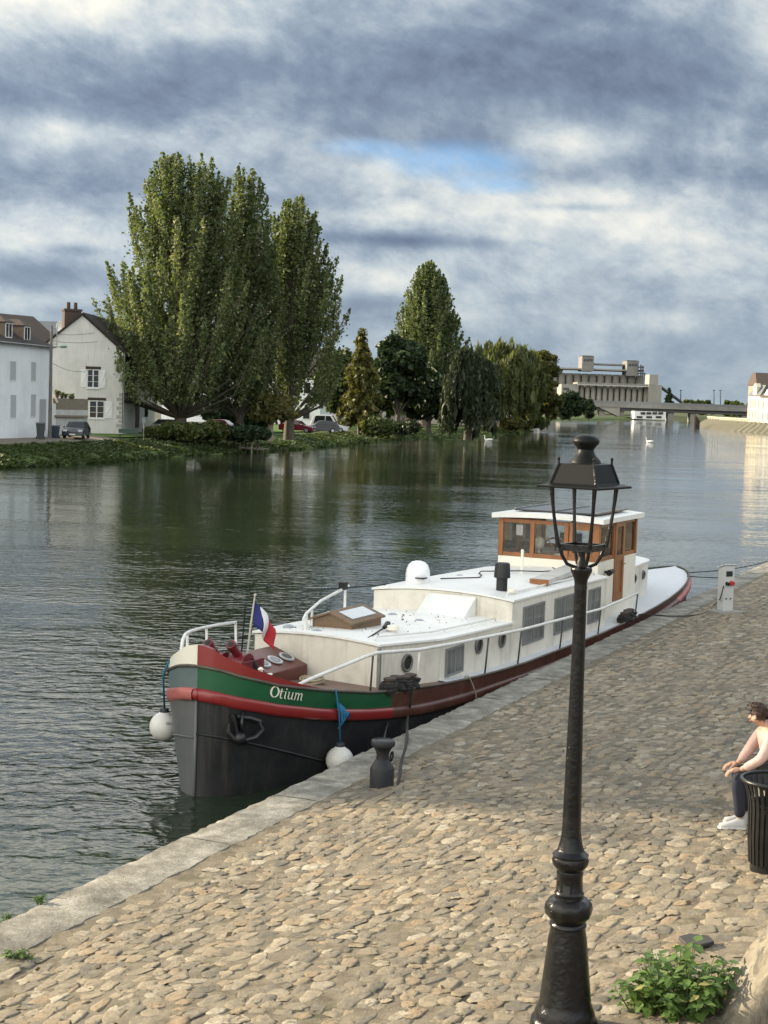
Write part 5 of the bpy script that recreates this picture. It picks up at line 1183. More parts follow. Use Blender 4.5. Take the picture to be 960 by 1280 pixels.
sm_ = MB(); sm_.box(V3(3.62, .97, 1.30), (.05, .05, .66)); sm_.build('corner_strip', ALU, fore_cabin)
sl_ = MB(); sl_.hexa([V3(12.38, 1.25, az_(12.4) - .72), V3(12.46, 1.25, az_(12.4) - .72), V3(12.46, 1.32, az_(12.4) - .72), V3(12.38, 1.32, az_(12.4) - .72)], [V3(12.38, 1.25, az_(12.4) - .1), V3(12.46, 1.25, az_(12.4) - .1), V3(12.46, 1.32, az_(12.4) - .1), V3(12.38, 1.32, az_(12.4) - .1)]); sl_.build('vent_slot', BLACKM, aft_cabin)
# sloped step in front of the saloon
st_ = MB(); st_.prism([V3(8.52, .55, fz(8.5) + .05), V3(8.52, .55, 1.90), V3(7.86, .55, fz(8) + .05)], V3(0, -.95, 0)); st_.build('ramp_hatch', ROOFP, barge)
# wheelhouse
WU0, WU1, WV0, WV1, WZ0, WZS, WZT = 14.25, 17.1, -1.28, 1.02, .78, 2.15, 2.93
wh = MB(); wt = .05
def vb(mbx, u0, u1, v0, v1, z0, z1): return mbx.hexa([V3(u0, v0, z0), V3(u1, v0, z0), V3(u1, v1, z0), V3(u0, v1, z0)], [V3(u0, v0, z1), V3(u1, v0, z1), V3(u1, v1, z1), V3(u0, v1, z1)])
DU0, DU1 = 15.40, 16.12
vb(wh, WU0, WU0 + wt, WV0, WV1, WZ0, WZS - .05); vb(wh, WU1 - wt, WU1, WV0, WV1, WZ0, WZS - .05); vb(wh, WU0 + wt, WU1 - wt, WV0, WV0 + wt, WZ0, WZS - .05)
vb(wh, WU0 + wt, DU0, WV1 - wt, WV1, WZ0, WZS - .05); vb(wh, DU1, WU1 - wt, WV1 - wt, WV1, WZ0, WZS - .05); vb(wh, DU0, DU1, WV1 - wt, WV1, WZ0, 1.14)
wheelhouse = wh.build('wheelhouse', WHITEP, barge, bevel=.006)
fr = MB(); p_ = .11
def post(u, v, s=.11, su=None): vb(fr, u - (su or s) / 2, u + (su or s) / 2, v - s / 2, v + s / 2, WZS - .05, WZT)
vi0, vi1, ui0, ui1 = WV0 + .045, WV1 - .045, WU0 + .045, WU1 - .045
for u in (ui0, ui1):
    for v in (vi0, vi1): post(u, v)
for v in (-.50, .28): post(ui0, v, .10); post(ui1, v, .10)
for u in (DU0 - .03, DU1 + .05): post(u, vi1, .09); post(u, vi0, .09)
for z, hgt in ((WZS - .05, .09), (WZT - .09, .09)):
    vb(fr, ui0 - .035, ui0 + .035, vi0 + .055, vi1 - .055, z, z + hgt); vb(fr, ui1 - .035, ui1 + .035, vi0 + .055, vi1 - .055, z, z + hgt); vb(fr, ui0 + .055, ui1 - .055, vi0 - .035, vi0 + .035, z, z + hgt)
    for a, b in ((ui0 + .055, DU0 - .075), (DU1 + .095, ui1 - .055)): vb(fr, a, b, vi1 - .035, vi1 + .035, z, z + hgt)
for a, b in ((.34, .42), (.87, .93)): vb(fr, ui0 - .03, ui0 + .03, a, b, WZS + .04, WZT - .09)
vb(fr, ui0 - .03, ui0 + .03, .42, .87, WZT - .16, WZT - .09); vb(fr, ui0 - .03, ui0 + .03, .42, .87, WZS + .04, WZS + .12)
frame = fr.build('window_frame', WOOD, wheelhouse, bevel=.008)
def glass_mat():
    m, nt, b = new_mat('clear glass'); nt.nodes.remove(b)
    t = nt.nodes.new('ShaderNodeBsdfTransparent'); t.inputs[0].default_value = (.94, .95, .95, 1); g = nt.nodes.new('ShaderNodeBsdfGlossy'); g.inputs['Roughness'].default_value = .03
    f = nt.nodes.new('ShaderNodeFresnel'); f.inputs[0].default_value = 1.5; mx = nt.nodes.new('ShaderNodeMixShader')
    nt.links.new(f.outputs[0], mx.inputs[0]); nt.links.new(t.outputs[0], mx.inputs[1]); nt.links.new(g.outputs[0], mx.inputs[2]); nt.links.new(mx.outputs[0], nt.nodes['Material Output'].inputs[0]); return m
CLEAR = glass_mat()
for a, b in ((vi0 + .06, -.555), (-.445, .225), (.425, .865)):
    g = MB(); vb(g, ui0 - .006, ui0 + .006, a, b, WZS + .04, WZT - .09); g.build('pane', CLEAR, wheelhouse)
for a, b in ((vi0 + .06, -.555), (-.445, .225), (.335, vi1 - .06)):
    g = MB(); vb(g, ui1 - .006, ui1 + .006, a, b, WZS + .04, WZT - .09); g.build('pane', CLEAR, wheelhouse)
for a, b in ((ui0 + .06, DU0 - .08), (DU1 + .10, ui1 - .06)):
    for v in (vi0, vi1): g = MB(); vb(g, a, b, v - .006, v + .006, WZS + .04, WZT - .09); g.build('pane', CLEAR, wheelhouse)
g = MB(); vb(g, DU0 + .02, DU1, vi0 - .006, vi0 + .006, WZS + .04, WZT - .09); g.build('pane', CLEAR, wheelhouse)
dr = MB(); v0, v1 = WV1 - .03, WV1 + .02
for a, b, z0, z1 in ((DU0 + .02, DU0 + .14, 1.15, WZT - .02), (DU1 - .12, DU1, 1.15, WZT - .02), (DU0 + .14, DU1 - .12, WZT - .14, WZT - .02), (DU0 + .14, DU1 - .12, 2.02, 2.16), (DU0 + .14, DU1 - .12, 1.15, 1.30)): vb(dr, a, b, v0, v1, z0, z1)
vb(dr, DU0 + .14, DU1 - .12, v0 + .005, v1 - .022, 1.30, 2.02)
door = dr.build('door', WOOD, wheelhouse, bevel=.006)
g = MB(); vb(g, DU0 + .14, DU1 - .12, v0 + .015, v0 + .025, 2.16, WZT - .14); g.build('pane', CLEAR, door)
g = MB(); g.tube([V3(DU1 - .06, v1 + .005, 1.95), V3(DU1 - .06, v1 + .05, 1.95), V3(DU1 - .15, v1 + .05, 1.95)], .012, 6); g.build('handle', M('brass', (.4, .28, .1), .35, metal=.8), door)
rf = MB(); rows = [[V3(u, WV0 - .13 + (WV1 - WV0 + .26) * k / 8, WZT + .005 + .05 * (1 - (k / 4 - 1) ** 2)) for k in range(9)] for u in (WU0 - .14, WU1 + .12)]; rf.slab(rows, (0, 0, .105)); roof = rf.build('wheelhouse_roof', ROOFP, barge, smooth=True)
so_ = MB(); vb(so_, 14.5, 16.8, -1.02, .86, WZT + .168, WZT + .20); so_.build('solar_panel', M('dark solar glass', (.02, .022, .026), .25, var=.1), roof)
so_ = MB()
for v in (-1.02, -.08, .86): vb(so_, 14.5, 16.85, v - .02, v + .02, WZT + .20, WZT + .225)
so_.build('solar_frame', ALU, roof)
# inside the wheelhouse
i_ = MB(); vb(i_, 14.36, 14.75, -1.1, .85, 1.0, 2.02); i_.build('console', WOOD, wheelhouse)
i_ = MB(); c = V3(14.98, -.2, 2.15); ring = [c + Vector((0, .36 * math.cos(2 * math.pi * k / 20), .36 * math.sin(2 * math.pi * k / 20))) for k in range(22)]; i_.tube(ring, .022, 6, cap=False)
for k in range(6): i_.tube([c, c + Vector((0, .42 * math.cos(math.pi * k / 3), .42 * math.sin(math.pi * k / 3)))], .015, 5)
i_.build('steering_wheel', WOOD, wheelhouse, smooth='all')
i_ = MB(); vb(i_, 15.6, 16.0, -.45, .05, 1.0, 2.25); vb(i_, 15.95, 16.05, -.45, .05, 2.1, 2.55); i_.build('helm_seat', M('dark upholstery', (.03, .03, .035), .8), wheelhouse)
i_ = MB(); vb(i_, 14.45, 14.72, -.05, .38, 2.02, 2.20); i_.ball(V3(14.6, -.45, 2.4), .12, 10, 8, (1, 1, 1.2)); i_.tube([V3(14.6, -.45, 2.02), V3(14.6, -.45, 2.4)], .02, 6); i_.build('chart_box', WHITEP, wheelhouse, bevel=.03)
i_ = MB(); vb(i_, 14.36, 14.50, -.92, -.76, 2.56, 2.80); i_.tube([V3(14.43, -.84, 2.8), V3(14.43, -.84, 2.93)], .02, 6); i_.build('searchlight', M('white lamp housing', (.62, .62, .6), .4), wheelhouse, bevel=.03)
i_ = MB(); vb(i_, 14.42, 14.5, -.72, -.6, 2.5, 2.85); i_.build('screen', BLACKM, wheelhouse)
i_ = MB(); vb(i_, 14.6, 17.0, -1.2, .95, .70, .78); i_.build('cabin_sole', M('brown sole', (.15, .08, .04), .6), wheelhouse)
# horn lamp on the wheelhouse side, stern trunk
i_ = MB(); i_.tube([V3(14.75, 1.02, 1.86), V3(14.75, 1.12, 1.86)], .03, 8); i_.tube([V3(14.62, 1.16, 1.86), V3(14.9, 1.16, 1.88)], [.07, .045], 10); i_.build('side_lamp', BLACKM, wheelhouse, smooth=True)
STK = [(17.1, -1.05, .80, 1.66), (19.6, -.85, .62, 1.66), (20.3, -.6, .38, 1.62)]
trunk_ = cabin(STK, 'stern_trunk', SIDEP, .06)
for u in (18.0, 19.0): porthole(trunk_, V3(u, ip([(a[0], a[2]) for a in STK], u) + .004, 1.40), (-.07, -1, 0), .09)
# foredeck: windlass, hatch, flag, rails
wl = MB(); zd = zg(1.5) - .05
WPOS = ((1.30, -.50), (1.38, -.17))
for u, v in WPOS:
    wl.tube([V3(u - .02, v - .13, zd + .30), V3(u - .02, v + .13, zd + .30)], [.15, .15], 16); wl.tube([V3(u + .02, v + .02, zd + .36), V3(u - .18, v - .03, zd + .58)], [.07, .060], 12); wl.tube([V3(u - .165, v - .026, zd + .565), V3(u - .205, v - .034, zd + .61)], [.078, .078], 12)
    wl.tube([V3(u - .02, v + .13, zd + .30), V3(u - .02, v + .16, zd + .30)], [.175, .175], 16)
vb(wl, 1.15, 1.65, -.76, -.66, zd - .05, zd + .42); vb(wl, 1.15, 1.65, .0, .08, zd - .05, zd + .38); vb(wl, 1.2, 1.6, -.66, .0, zd - .02, zd + .12)
wl.build('windlass', M('dark red windlass paint', (.13, .010, .016), .4, var=.2), barge, smooth=True)
wb_ = MB()
for u, v in WPOS: wb_.tube([V3(u - .2053, v - .0341, zd + .6103), V3(u - .209, v - .035, zd + .614)], [.048, .048], 12)
wb_.tube([V3(1.42, .04, zd + .05), V3(1.44, .05, zd + .24), V3(1.36, .03, zd + .36)], [.09, .08, .06], 10); wb_.build('windlass_mouth', BLACKM, barge, smooth=True)
ht = MB(); hz0 = zg(2.6) - .10
HU0, HU1, HVa, HVb = 2.26, 3.46, -.80, -.18
ht.hexa([V3(HU0, HVa, hz0), V3(HU1, HVa, hz0), V3(HU1, HVb, hz0), V3(HU0, HVb, hz0)], [V3(HU0, HVa, hz0 + .50), V3(HU1, HVa, hz0 + .48), V3(HU1, HVb, hz0 + .24), V3(HU0, HVb, hz0 + .26)])
hatch = ht.build('skylight_hatch', M('red brown hatch paint', (.105, .026, .018), .45, var=.2), barge, bevel=.012)
nh = Vector((0, -.24, .66)).normalized()
for k in range(3):
    u = HU0 + .24 + k * .36; c = V3(u, (HVa + HVb) / 2 + .06, hz0 + .375 - .022); m1 = MB()
    def el(r1, r2, o, d, mbx): 
        a = Vector((1, 0, 0)); b = nh.cross(a); mbx.prism([c + nh * o + a * math.cos(2 * math.pi * q / 20) * r1 + b * math.sin(2 * math.pi * q / 20) * r2 for q in range(20)], nh * d)
    el(.125, .125, .004, .022, m1); o = m1.build('porthole', M('grey porthole ring', (.42, .44, .45), .4, var=.1), hatch); g = MB(); el(.085, .085, .018, .014, g); g.build('pane', PANE, o)
# rails
def rail(name, pts, r=.026, posts=(), pr=.018, mat=RAILP):
    m1 = MB(); m1.tube(pts, r, 8); o = m1.build(name, mat, barge, smooth='all')
    for a, b in posts: p = MB(); p.tube([a, b], pr, 6); p.build('post', mat, o, smooth='all')
    return o
def sd(u, z, sg=1, ins=.07): return side(u, z, sg, -ins)
RT_ = [(.95, 1.40), (1.3, 1.50), (2.75, 1.71), (4.1, 1.60), (6.8, 1.475), (8.4, 1.40), (13.1, 1.27), (15.9, 1.33)]
def rz_(u): return ip(RT_, u)
pu = [1.05, 1.3, 2.6, 2.85, 4.1, 5.4, 6.8, 8.4, 10, 11.5, 13.1, 14.5, 15.85]
PIPE = M('dark stanchion', (.06, .062, .065), .5, var=.2)
o = rail('guard_rail', [sd(u, rz_(u), 1, .10) for u in pu], .028)
for u in (2.75, 4.1, 6.8, 8.4, 10.7, 13.1, 15.85):
    p = MB(); p.tube([sd(u, zg(u) - .03, 1, .10), sd(u, rz_(u), 1, .10)], .017, 6); p.build('stanchion', PIPE if u not in (4.1,) else RAILP, o, smooth='all')
us = [.40, .50, .64, .82, 1.05, 1.35, 2.0, 2.7, 3.4]
zz = [1.66, 1.76, 1.87, 1.955, 1.99, 1.985, 1.94, 1.89, 1.84]
rail('bow_rail', [side(u, z, -1, -.20) for u, z in zip(us, zz)], .026, [(side(u, zg(u) - .1, -1, -.20), side(u, ip(list(zip(us, zz)), u), -1, -.20)) for u in (1.2, 2.2, 3.4)], .022)
rail('roof_handrail', [V3(3.72, .80, fz(3.7) + .03), V3(3.85, .80, fz(3.8) + .13), V3(5.5, 1.02, fz(5.5) + .12), V3(8.2, 1.05, fz(8.2) + .12), V3(8.3, 1.05, fz(8.3) + .03)], .017, [(V3(u, .8 + .22 * min(1, (u - 3.8) / 1.6), fz(u)), V3(u, .8 + .22 * min(1, (u - 3.8) / 1.6), fz(u) + .12)) for u in (4.8, 6.0, 7.2)], .013)
rail('roof_handrail', [V3(8.8, 1.02, az_(8.8) + .03), V3(8.9, 1.02, az_(9) + .12), V3(14.0, 1.02, az_(14) + .12), V3(14.1, 1.02, az_(14) + .03)], .017, [(V3(u, 1.02, az_(u)), V3(u, 1.02, az_(u) + .12)) for u in (10, 11.3, 12.7)], .013)
mz = fz(4.3) + .07
ms = MB(); ms.tube([V3(4.05, -.60, mz + .20), V3(4.25, -.66, mz + .27), V3(5.2, -.9, mz + .36), V3(6.9, -1.25, mz + .42)], .025, 10); ms.tube([V3(4.25, -.66, mz - .05), V3(4.25, -.66, mz + .26)], .03, 8); ms.tube([V3(4.6, -.74, mz - .05), V3(4.6, -.74, mz + .28)], .022, 8); ms.tube([V3(6.7, -1.21, mz), V3(6.7, -1.21, mz + .40)], .025, 8); ms.build('mast_support', RAILP, barge, smooth=True)
ms = MB(); ms.box(V3(6.5, -1.15, mz + .47), (.12, .12, .13)); ms.tube([V3(5.9, -1.45, mz + .42), V3(7.7, -.9, mz + .40)], .014, 6); ms.build('deck_light', BLACKM, barge)
# skylight, dome, chimney, vents
sk = MB(); a0, a1, c0, c1 = 4.62, 5.72, -.78, -.02; sz_ = fz(5.1) + .055
sk.prism([V3(a0, c1, sz_), V3(a0, c0, sz_), V3(a0, c0, sz_ + .18), V3(a0, (c0 + c1) / 2, sz_ + .32), V3(a0, c1, sz_ + .18)], V3(a1 - a0, 0, 0)); skl = sk.build('roof_skylight', TEAK, barge)
for q0_, q1_ in ((c1, (c0 + c1) / 2), (c0, (c0 + c1) / 2)):
    r_ = MB(); o_ = .05 if q0_ == c1 else -.05
    r_.slab([[V3(a0 - .06, q0_ + o_, sz_ + .165), V3(a1 + .06, q0_ + o_, sz_ + .165)], [V3(a0 - .06, q1_, sz_ + .325), V3(a1 + .06, q1_, sz_ + .325)]], (0, 0, .03)); lid = r_.build('lid', TEAK, skl)
    g = MB(); f_ = lambda t_: (q0_ + o_) + (q1_ - q0_ - o_) * t_
    g.slab([[V3(a0 + .12, f_(.22), sz_ + .20 + .16 * .22), V3(a1 - .12, f_(.22), sz_ + .20 + .16 * .22)], [V3(a0 + .12, f_(.80), sz_ + .20 + .16 * .80), V3(a1 - .12, f_(.80), sz_ + .20 + .16 * .80)]], (0, 0, .012)); g.build('pane', M('pale frosted glass', (.45, .48, .50), .15), lid)
dm = MB(); dz = az_(9.4) + .06
dm.lathe([(.225, 0), (.235, .03), (.235, .20), (.225, .30), (.19, .39), (.13, .445), (.05, .468), (.002, .47)], V3(9.45, -1.05, dz), 28); dm.lathe([(.16, -.08), (.16, .005)], V3(9.45, -1.05, dz), 16); dome = dm.build('satellite_dome', M('glossy white dome', (.80, .80, .80), .25, var=.02), barge, smooth=True)
g = MB(); g.box(V3(9.28, -.9, dz + .16), (.18, .18, .02)); g.build('badge', BLACKM, dome)
cm = MB(); cz = az_(9.35) + .05
cm.lathe([(.105, 0), (.105, .30), (.145, .30), (.155, .31), (.14, .55), (.125, .58), (.06, .58)], V3(9.35, .72, cz), 24); cm.lathe([(.19, -.02), (.19, .012), (.11, .014)], V3(9.35, .72, cz), 20); cm.build('chimney', M('black stove pipe', (.012, .012, .013), .55, var=.2), barge, smooth=True)
cm = MB(); cm.lathe([(.05, 0), (.05, .1), (.085, .11), (.08, .17), (.03, .19)], V3(9.2, .98, cz - .05), 14); cm.build('mushroom_vent', WHITEP, barge, smooth=True); cm = MB(); cm.lathe([(.05, 0), (.05, .08), (.11, .09), (.1, .15), (.03, .17)], V3(5.05, .52, fz(5) + .05), 14); cm.build('mushroom_vent', WHITEP, barge, smooth=True)
cm = MB(); cm.lathe([(.06, 0), (.06, .01), (.032, .02), (.032, .52), (.02, .54)], V3(12.6, -.1, az_(12.6) + .09), 12); cm.build('vent_pipe', WHITEP, barge, smooth=True)
cm = MB()
for u, v in ((6.9, .15), (7.4, -.6), (4.2, -.95), (3.95, -.3), (12.0, .1), (11.2, -.9)):
    r = fz(u) if u < 8.5 else az_(u); cm = MB(); cm.lathe([(.09, 0), (.09, .04), (.05, .06)], V3(u, v, r + .075), 14); cm.build('deck_fitting', M('grey fitting', (.33, .35, .37), .4, metal=.4), barge, smooth=True)
# bitts with their ropes' turns
def bitt(u, v, s=1.0):
    z = zg(u) - .04; m1 = MB()
    vb(m1, u - .2, u + .2, v - .09, v + .09, z, z + .02)
    for k in (-.11, .11): m1.lathe([(.075, 0), (.075, .20), (.095, .21), (.095, .24), (.06, .25)], V3(u + k, v, z), 12)
    o = m1.build('mooring_bitt', M('rusty bitt', (.05, .035, .028), .7, var=.3, dirt=(.12, .07, .045)), barge, smooth=True)
    m1 = MB()
    for j in range(5):
        zz_ = z + .045 + .03 * j; ring = []
        for q in range(25):
            a = 2 * math.pi * q / 24; ring.append(V3(u + .22 * math.sin(a) * (1 + .06 * j % .1), v + .115 * math.sin(2 * a) + .02 * math.sin(3 * a + j), zz_ + .012 * math.cos(a * 2)))
        m1.tube(ring, .024, 6, cap=False)
    m1.build('rope_turns', ROPE_D, o, smooth='all')
bitt(3.25, half(3.25) - .16); bitt(3.75, half(3.75) - .20); bitt(14.9, half(14.9) - .2); bitt(15.3, half(15.3) - .24)
m1 = MB(); m1.lathe([(.03, 0), (.03, .16), (.045, .17), (.02, .2)], V3(.62, .62, zb(.62) - .1), 10); m1.tube([V3(.5, .66, zb(.6) - .02), V3(.78, .70, zb(.6) - .02)], .02, 6); m1.build('fairlead_pin', WHITEP, barge, smooth=True)
# anchor on the port bow
an = MB(); ac = .32
for du, dz_, r in ((.12, 1.08, .05), (.42, .93, .05)):
    pass
aw = lambda u, z, o: side(.14 + (u - .12) * .62, .97 + (z - .90) * .72, 1, o)
an.tube([aw(.12, 1.14, .05), aw(.18, 1.0, .06), aw(.22, .80, .07)], .032, 8); an.tube([aw(.06, .98, .10), aw(.05, .82, .12), aw(.12, .70, .12), aw(.25, .66, .13)], [.015, .035, .042, .035], 8); an.tube([aw(.55, .98, .10), aw(.62, .84, .12), aw(.5, .70, .12), aw(.3, .66, .13)], [.015, .035, .042, .035], 8)
an.ball(aw(.24, .70, .10), .09, 10, 8); an.tube([aw(.2, 1.10, .05), aw(.42, 1.06, .06), aw(.62, .98, .06)], .035, 6); oval(an, aw(.35, 1.0, .0), (.4, -.9, 0), .2, .14, .03); an.build('anchor', M('black anchor', (.012, .012, .013), .45, var=.3, bmp=.2), barge, smooth=True)
# name on both... only the side in view carries lettering we can read
def letters():
    """slanted serif capital O and small t i u m as flat strokes (x, y, halfwidth)"""
    def stroke(pts): return pts
    T = []
    n = 24
    O_ = []
    for k in range(n + 1):
        a = 2 * math.pi * k / n + .4; O_.append((.36 + .33 * math.cos(a), .5 + .49 * math.sin(a), .035 + .05 * abs(math.cos(a - .15)) ** 1.5))
    T.append(O_)
    x = .92
    T += [[(x, .90, .045), (x, .25, .055), (x + .03, .06, .05), (x + .13, .01, .035), (x + .22, .08, .02)], [(x - .16, .66, .028), (x + .20, .66, .028)]]
    x = 1.34
    T += [[(x - .10, .62, .02), (x, .66, .035), (x, .2, .055), (x + .03, .04, .045), (x + .14, .03, .02)], [(x, .86, .055), (x + .001, .94, .055)]]
    x = 1.66
    T += [[(x - .10, .62, .02), (x, .66, .035), (x, .22, .055), (x + .06, .04, .045), (x + .2, .04, .03), (x + .36, .2, .025)], [(x + .36, .66, .045), (x + .36, .15, .055), (x + .40, .03, .045), (x + .5, .03, .02)]]
    x = 2.34
    T += [[(x - .10, .62, .02), (x, .66, .035), (x, .0, .055)], [(x, .45, .022), (x + .12, .62, .03), (x + .24, .65, .04), (x + .31, .52, .055), (x + .31, .0, .055)], [(x + .31, .45, .022), (x + .43, .62, .03), (x + .55, .65, .04), (x + .62, .52, .055), (x + .62, .1, .05), (x + .68, .02, .04), (x + .76, .04, .02)]]
    return T
cum = [(0, 0.0)]
pu_ = US[0]
for a, b in zip(US, US[1:]): cum.append((b, cum[-1][1] + (side(b, 1, 1) - side(a, 1, 1)).length))
def arc_u(s): us_, ss = zip(*cum); return float(np.interp(s, ss, us_))
def arc_s(u): us_, ss = zip(*cum); return float(np.interp(u, us_, ss))
tx = MB(); s0_ = arc_s(.57); sc_ = .152; lay = 0
for st in letters():
    ps = []
    for i, (x, y, w) in enumerate(st):
        x2 = x + .16 * y; ps.append((x2, y, w))
    for (p, q) in zip(ps, ps[1:]):
        lay += 1
        dx, dy = q[0] - p[0], q[1] - p[1]; L_ = math.hypot(dx, dy) or 1; nx, ny = -dy / L_, dx / L_; ex, ey = dx / L_ * p[2] * .35, dy / L_ * p[2] * .35
        quad = [(p[0] - ex + nx * p[2], p[1] - ey + ny * p[2]), (q[0] + ex + nx * q[2], q[1] + ey + ny * q[2]), (q[0] + ex - nx * q[2], q[1] + ey - ny * q[2]), (p[0] - ex - nx * p[2], p[1] - ey - ny * p[2])]
        vs_ = []
        for X, Y in quad:
            u = arc_u(s0_ + X * sc_ * 1.18); base = zg(u) * .40 + (zs(u) + .085) * .60 - .02
            vs_.append(side(u, base + Y * sc_, 1, .006 + .00025 * lay))
        tx.add(vs_, [(0, 1, 2, 3)])
tx.build('name_lettering', M('cream lettering', (.78, .74, .62), .5, var=.04), barge, weld=False)

def BW(u, v, z): return barge_m @ V3(u, v, z)
barge_m = Matrix.Translation(B0) @ Matrix.Rotation(R(90) - BA, 4, 'Z')
def BS(u, z, sg=1, out=0.0): return barge_m @ side(u, z, sg, out)
# flag, gangplank, boathook, coil, fenders, lines: things of their own
FS = 1.10
fl = thing('flag', BW(2.10, -.50, zg(1.98) + .12), 'French tricolour on a raked staff at the barge bow', 'flag', R(90) - BA)
fl.scale = (FS, FS, FS)
p = MB(); p.tube([(0, 0, -.05), (.02, -.06, .62), (.035, -.10, 1.0)], [.016, .014, .011], 8); p.ball((.036, -.102, 1.01), .02, 8, 6); p.build('flagstaff', M('pale staff', (.5, .47, .40), .5), fl, smooth=True)
p = MB(); p.tube([(-.05, .05, -.05), (-.02, .03, .55), (-.01, .02, .85)], .012, 6); p.build('second_staff', BLACKM, fl)
cl_rows = {}
for nm, k0, k1, mt in (('blue_stripe', 0, 6, M('flag blue', (.022, .028, .16), .8)), ('white_stripe', 6, 12, M('flag white', (.72, .72, .72), .8)), ('red_stripe', 12, 18, M('flag red', (.42, .022, .03), .8))):
    g = MB(); rows = []
    for i in range(k0, k1 + 1):
        s_ = i / 18; r_ = []
        for j in range(9):
            t_ = j / 8; x = .036 + .30 * s_ * (1 - .35 * t_) + .05 * t_ * s_; z = .97 - .38 * t_ - .34 * s_ ** 1.2 - .10 * s_ * (1 - t_)
            y = -.10 + .03 * math.sin(s_ * 9 + t_ * 2) - .16 * s_; r_.append(Vector((x, y + .02 * math.sin(t_ * 5 + s_ * 4), z)))
        rows.append(r_)
    g.slab(rows, (.002, .002, 0)); g.build(nm, mt, fl, smooth='all')
gp = thing('gangplank', BW(10.95, .85, az_(11) + .10), 'weathered gangplank lying on the barge roof before the wheelhouse', 'gangplank', R(90) - BA)
def local(u, v, z): return V3(u - 10.95, v - .85, z)
p = MB(); p.hexa([local(10.95, .70, 0), local(14.1, .35, 0), local(14.1, .78, 0), local(10.95, 1.12 - .05, 0)], [local(10.95, .70, .10), local(14.1, .35, .10), local(14.1, .78, .10), local(10.95, 1.07, .10)]); p.build('plank', M('grey painted board', (.50, .48, .44), .7, var=.12, dirt=(.3, .27, .23)), gp, bevel=.008)
p = MB(); p.hexa([local(10.93, .69, -.005), local(10.95, .69, -.005), local(10.95, 1.08, -.005), local(10.93, 1.08, -.005)], [local(10.93, .69, .105), local(10.95, .69, .105), local(10.95, 1.08, .105), local(10.93, 1.08, .105)]); p.build('end_board', WOOD, gp)
bh_ = thing('boat_hook', BW(4.45, .35, fz(4.5) + .11), 'black boat hook lying on the fore cabin roof', 'boat hook', R(90) - BA)
p = MB(); p.tube([V3(-.5, .25, .0), V3(.9, -.05, .02)], .014, 6); p.build('shaft', BLACKM, bh_); p = MB(); p.tube([V3(.5, .05, .03), V3(.75, .0, .06), V3(.95, -.08, .05)], [.03, .05, .02], 8); p.build('head', BLACKM, bh_, smooth=True)
ca = MB(); pts = [BW(10.2 + .3 * k, -.9 + .35 * math.sin(k * .9) + .12 * k, az_(11) + .10 + .012 * (k % 2) + .07 * (1 - ((-.9 + .12 * k) / 1.4) ** 2)) for k in range(12)]; ca.tube(pts, .012, 5); tag(ca.build('deck_cable', ROPE_D, smooth='all'), 'thin dark cable straggling over the saloon roof', 'cable')
def coil(name, c, r, n, mat, label, cat='rope'):
    m1 = MB(); pts = []
    for k in range(n * 18): a = 2 * math.pi * k / 18; q = r * (1 + .18 * math.sin(a * .37) + .1 * math.sin(a * 1.9)); pts.append(Vector(c) + Vector((q * math.cos(a), q * .8 * math.sin(a), .012 * k / 18 * 1.6 + .02 * math.sin(a * 1.3))))
    m1.tube(pts, .016, 5); return tag(m1.build(name, mat, smooth='all'), label, cat)
coil('rope_coil', BW(2.95, .18, zg(3) + .0), .17, 5, ROPE_T, 'tan rope coiled beside the red deck hatch')
def fender(c, r, hang, label, rope, grey=0, ropecol=ROPE_B):
    root = thing('fender', c, label, 'fender', 0, 'ball fenders hanging from the barge')
    m1 = MB(); prof = [(.002, -r)] + [(r * math.sin(math.pi * k / 14), -r * math.cos(math.pi * k / 14)) for k in range(1, 13)] + [(r * .30, r * 1.02), (r * .27, r * 1.22), (.002, r * 1.24)]
    m1.lathe(prof, (0, 0, 0), 24); b = m1.build('ball', M('white fender vinyl', (.62, .61, .575), .45, var=.08, scale=5, dirt=(.3, .29, .26), dscale=6), root, smooth=True)
    m1 = MB(); m1.lathe([(r * .31, r * .96), (r * .33, r * 1.05), (r * .29, r * 1.26), (.03, r * 1.30)], (0, 0, 0), 16); m1.build('collar', M('dark fender collar', (.03, .035, .045), .6), root, smooth=True)
    m1 = MB(); m1.tube([(0, 0, r * 1.25)] + [Vector(h) - Vector(c) for h in hang], .014, 6); m1.build('lanyard', rope, root, smooth='all')
    return root, b
fpos = at(205, 909, .80); k = 0
sbow = BS(.30, zb(.3), -1, .02)
fpos = Vector(BS(.52, 1.39, -1, .30)); fpos.z = .80
f1, fb_ = fender(far(205, 908, fpos.y), .205, [BS(.40, 1.5, -1, .10), BS(.36, zb(.36), -1, .0)], 'white ball fender hanging in the open at the barge stem', ROPE_B)
cview = (Vector((0, 0, CAMZ)) - f1.location).normalized(); hx = cview.cross(Vector((0, 0, 1))).normalized() * -1
tx = MB(); lay = 0
for st in letters():
    for p, q in zip(st, st[1:]):
        lay += 1; dx, dy = q[0] - p[0], q[1] - p[1]; L_ = math.hypot(dx, dy) or 1; nx, ny = -dy / L_, dx / L_; vs_ = []
        for X, Y in ((p[0] + nx * p[2], p[1] + ny * p[2]), (q[0] + nx * q[2], q[1] + ny * q[2]), (q[0] - nx * q[2], q[1] - ny * q[2]), (p[0] - nx * p[2], p[1] - ny * p[2])):
            a = (X * .055 + .035) / .205; b = (Y * .055 + .02) / .205; d_ = (cview * 1.0 + hx * math.tan(a) + Vector((0, 0, 1)) * b); vs_.append(d_.normalized() * (.207 + .0002 * lay))
        tx.add(vs_, [(0, 1, 2, 3)])
tx.build('lettering', M('black lettering', (.02, .02, .02), .6), f1, weld=False)
pf = BS(1.80, .30, 1, .22)
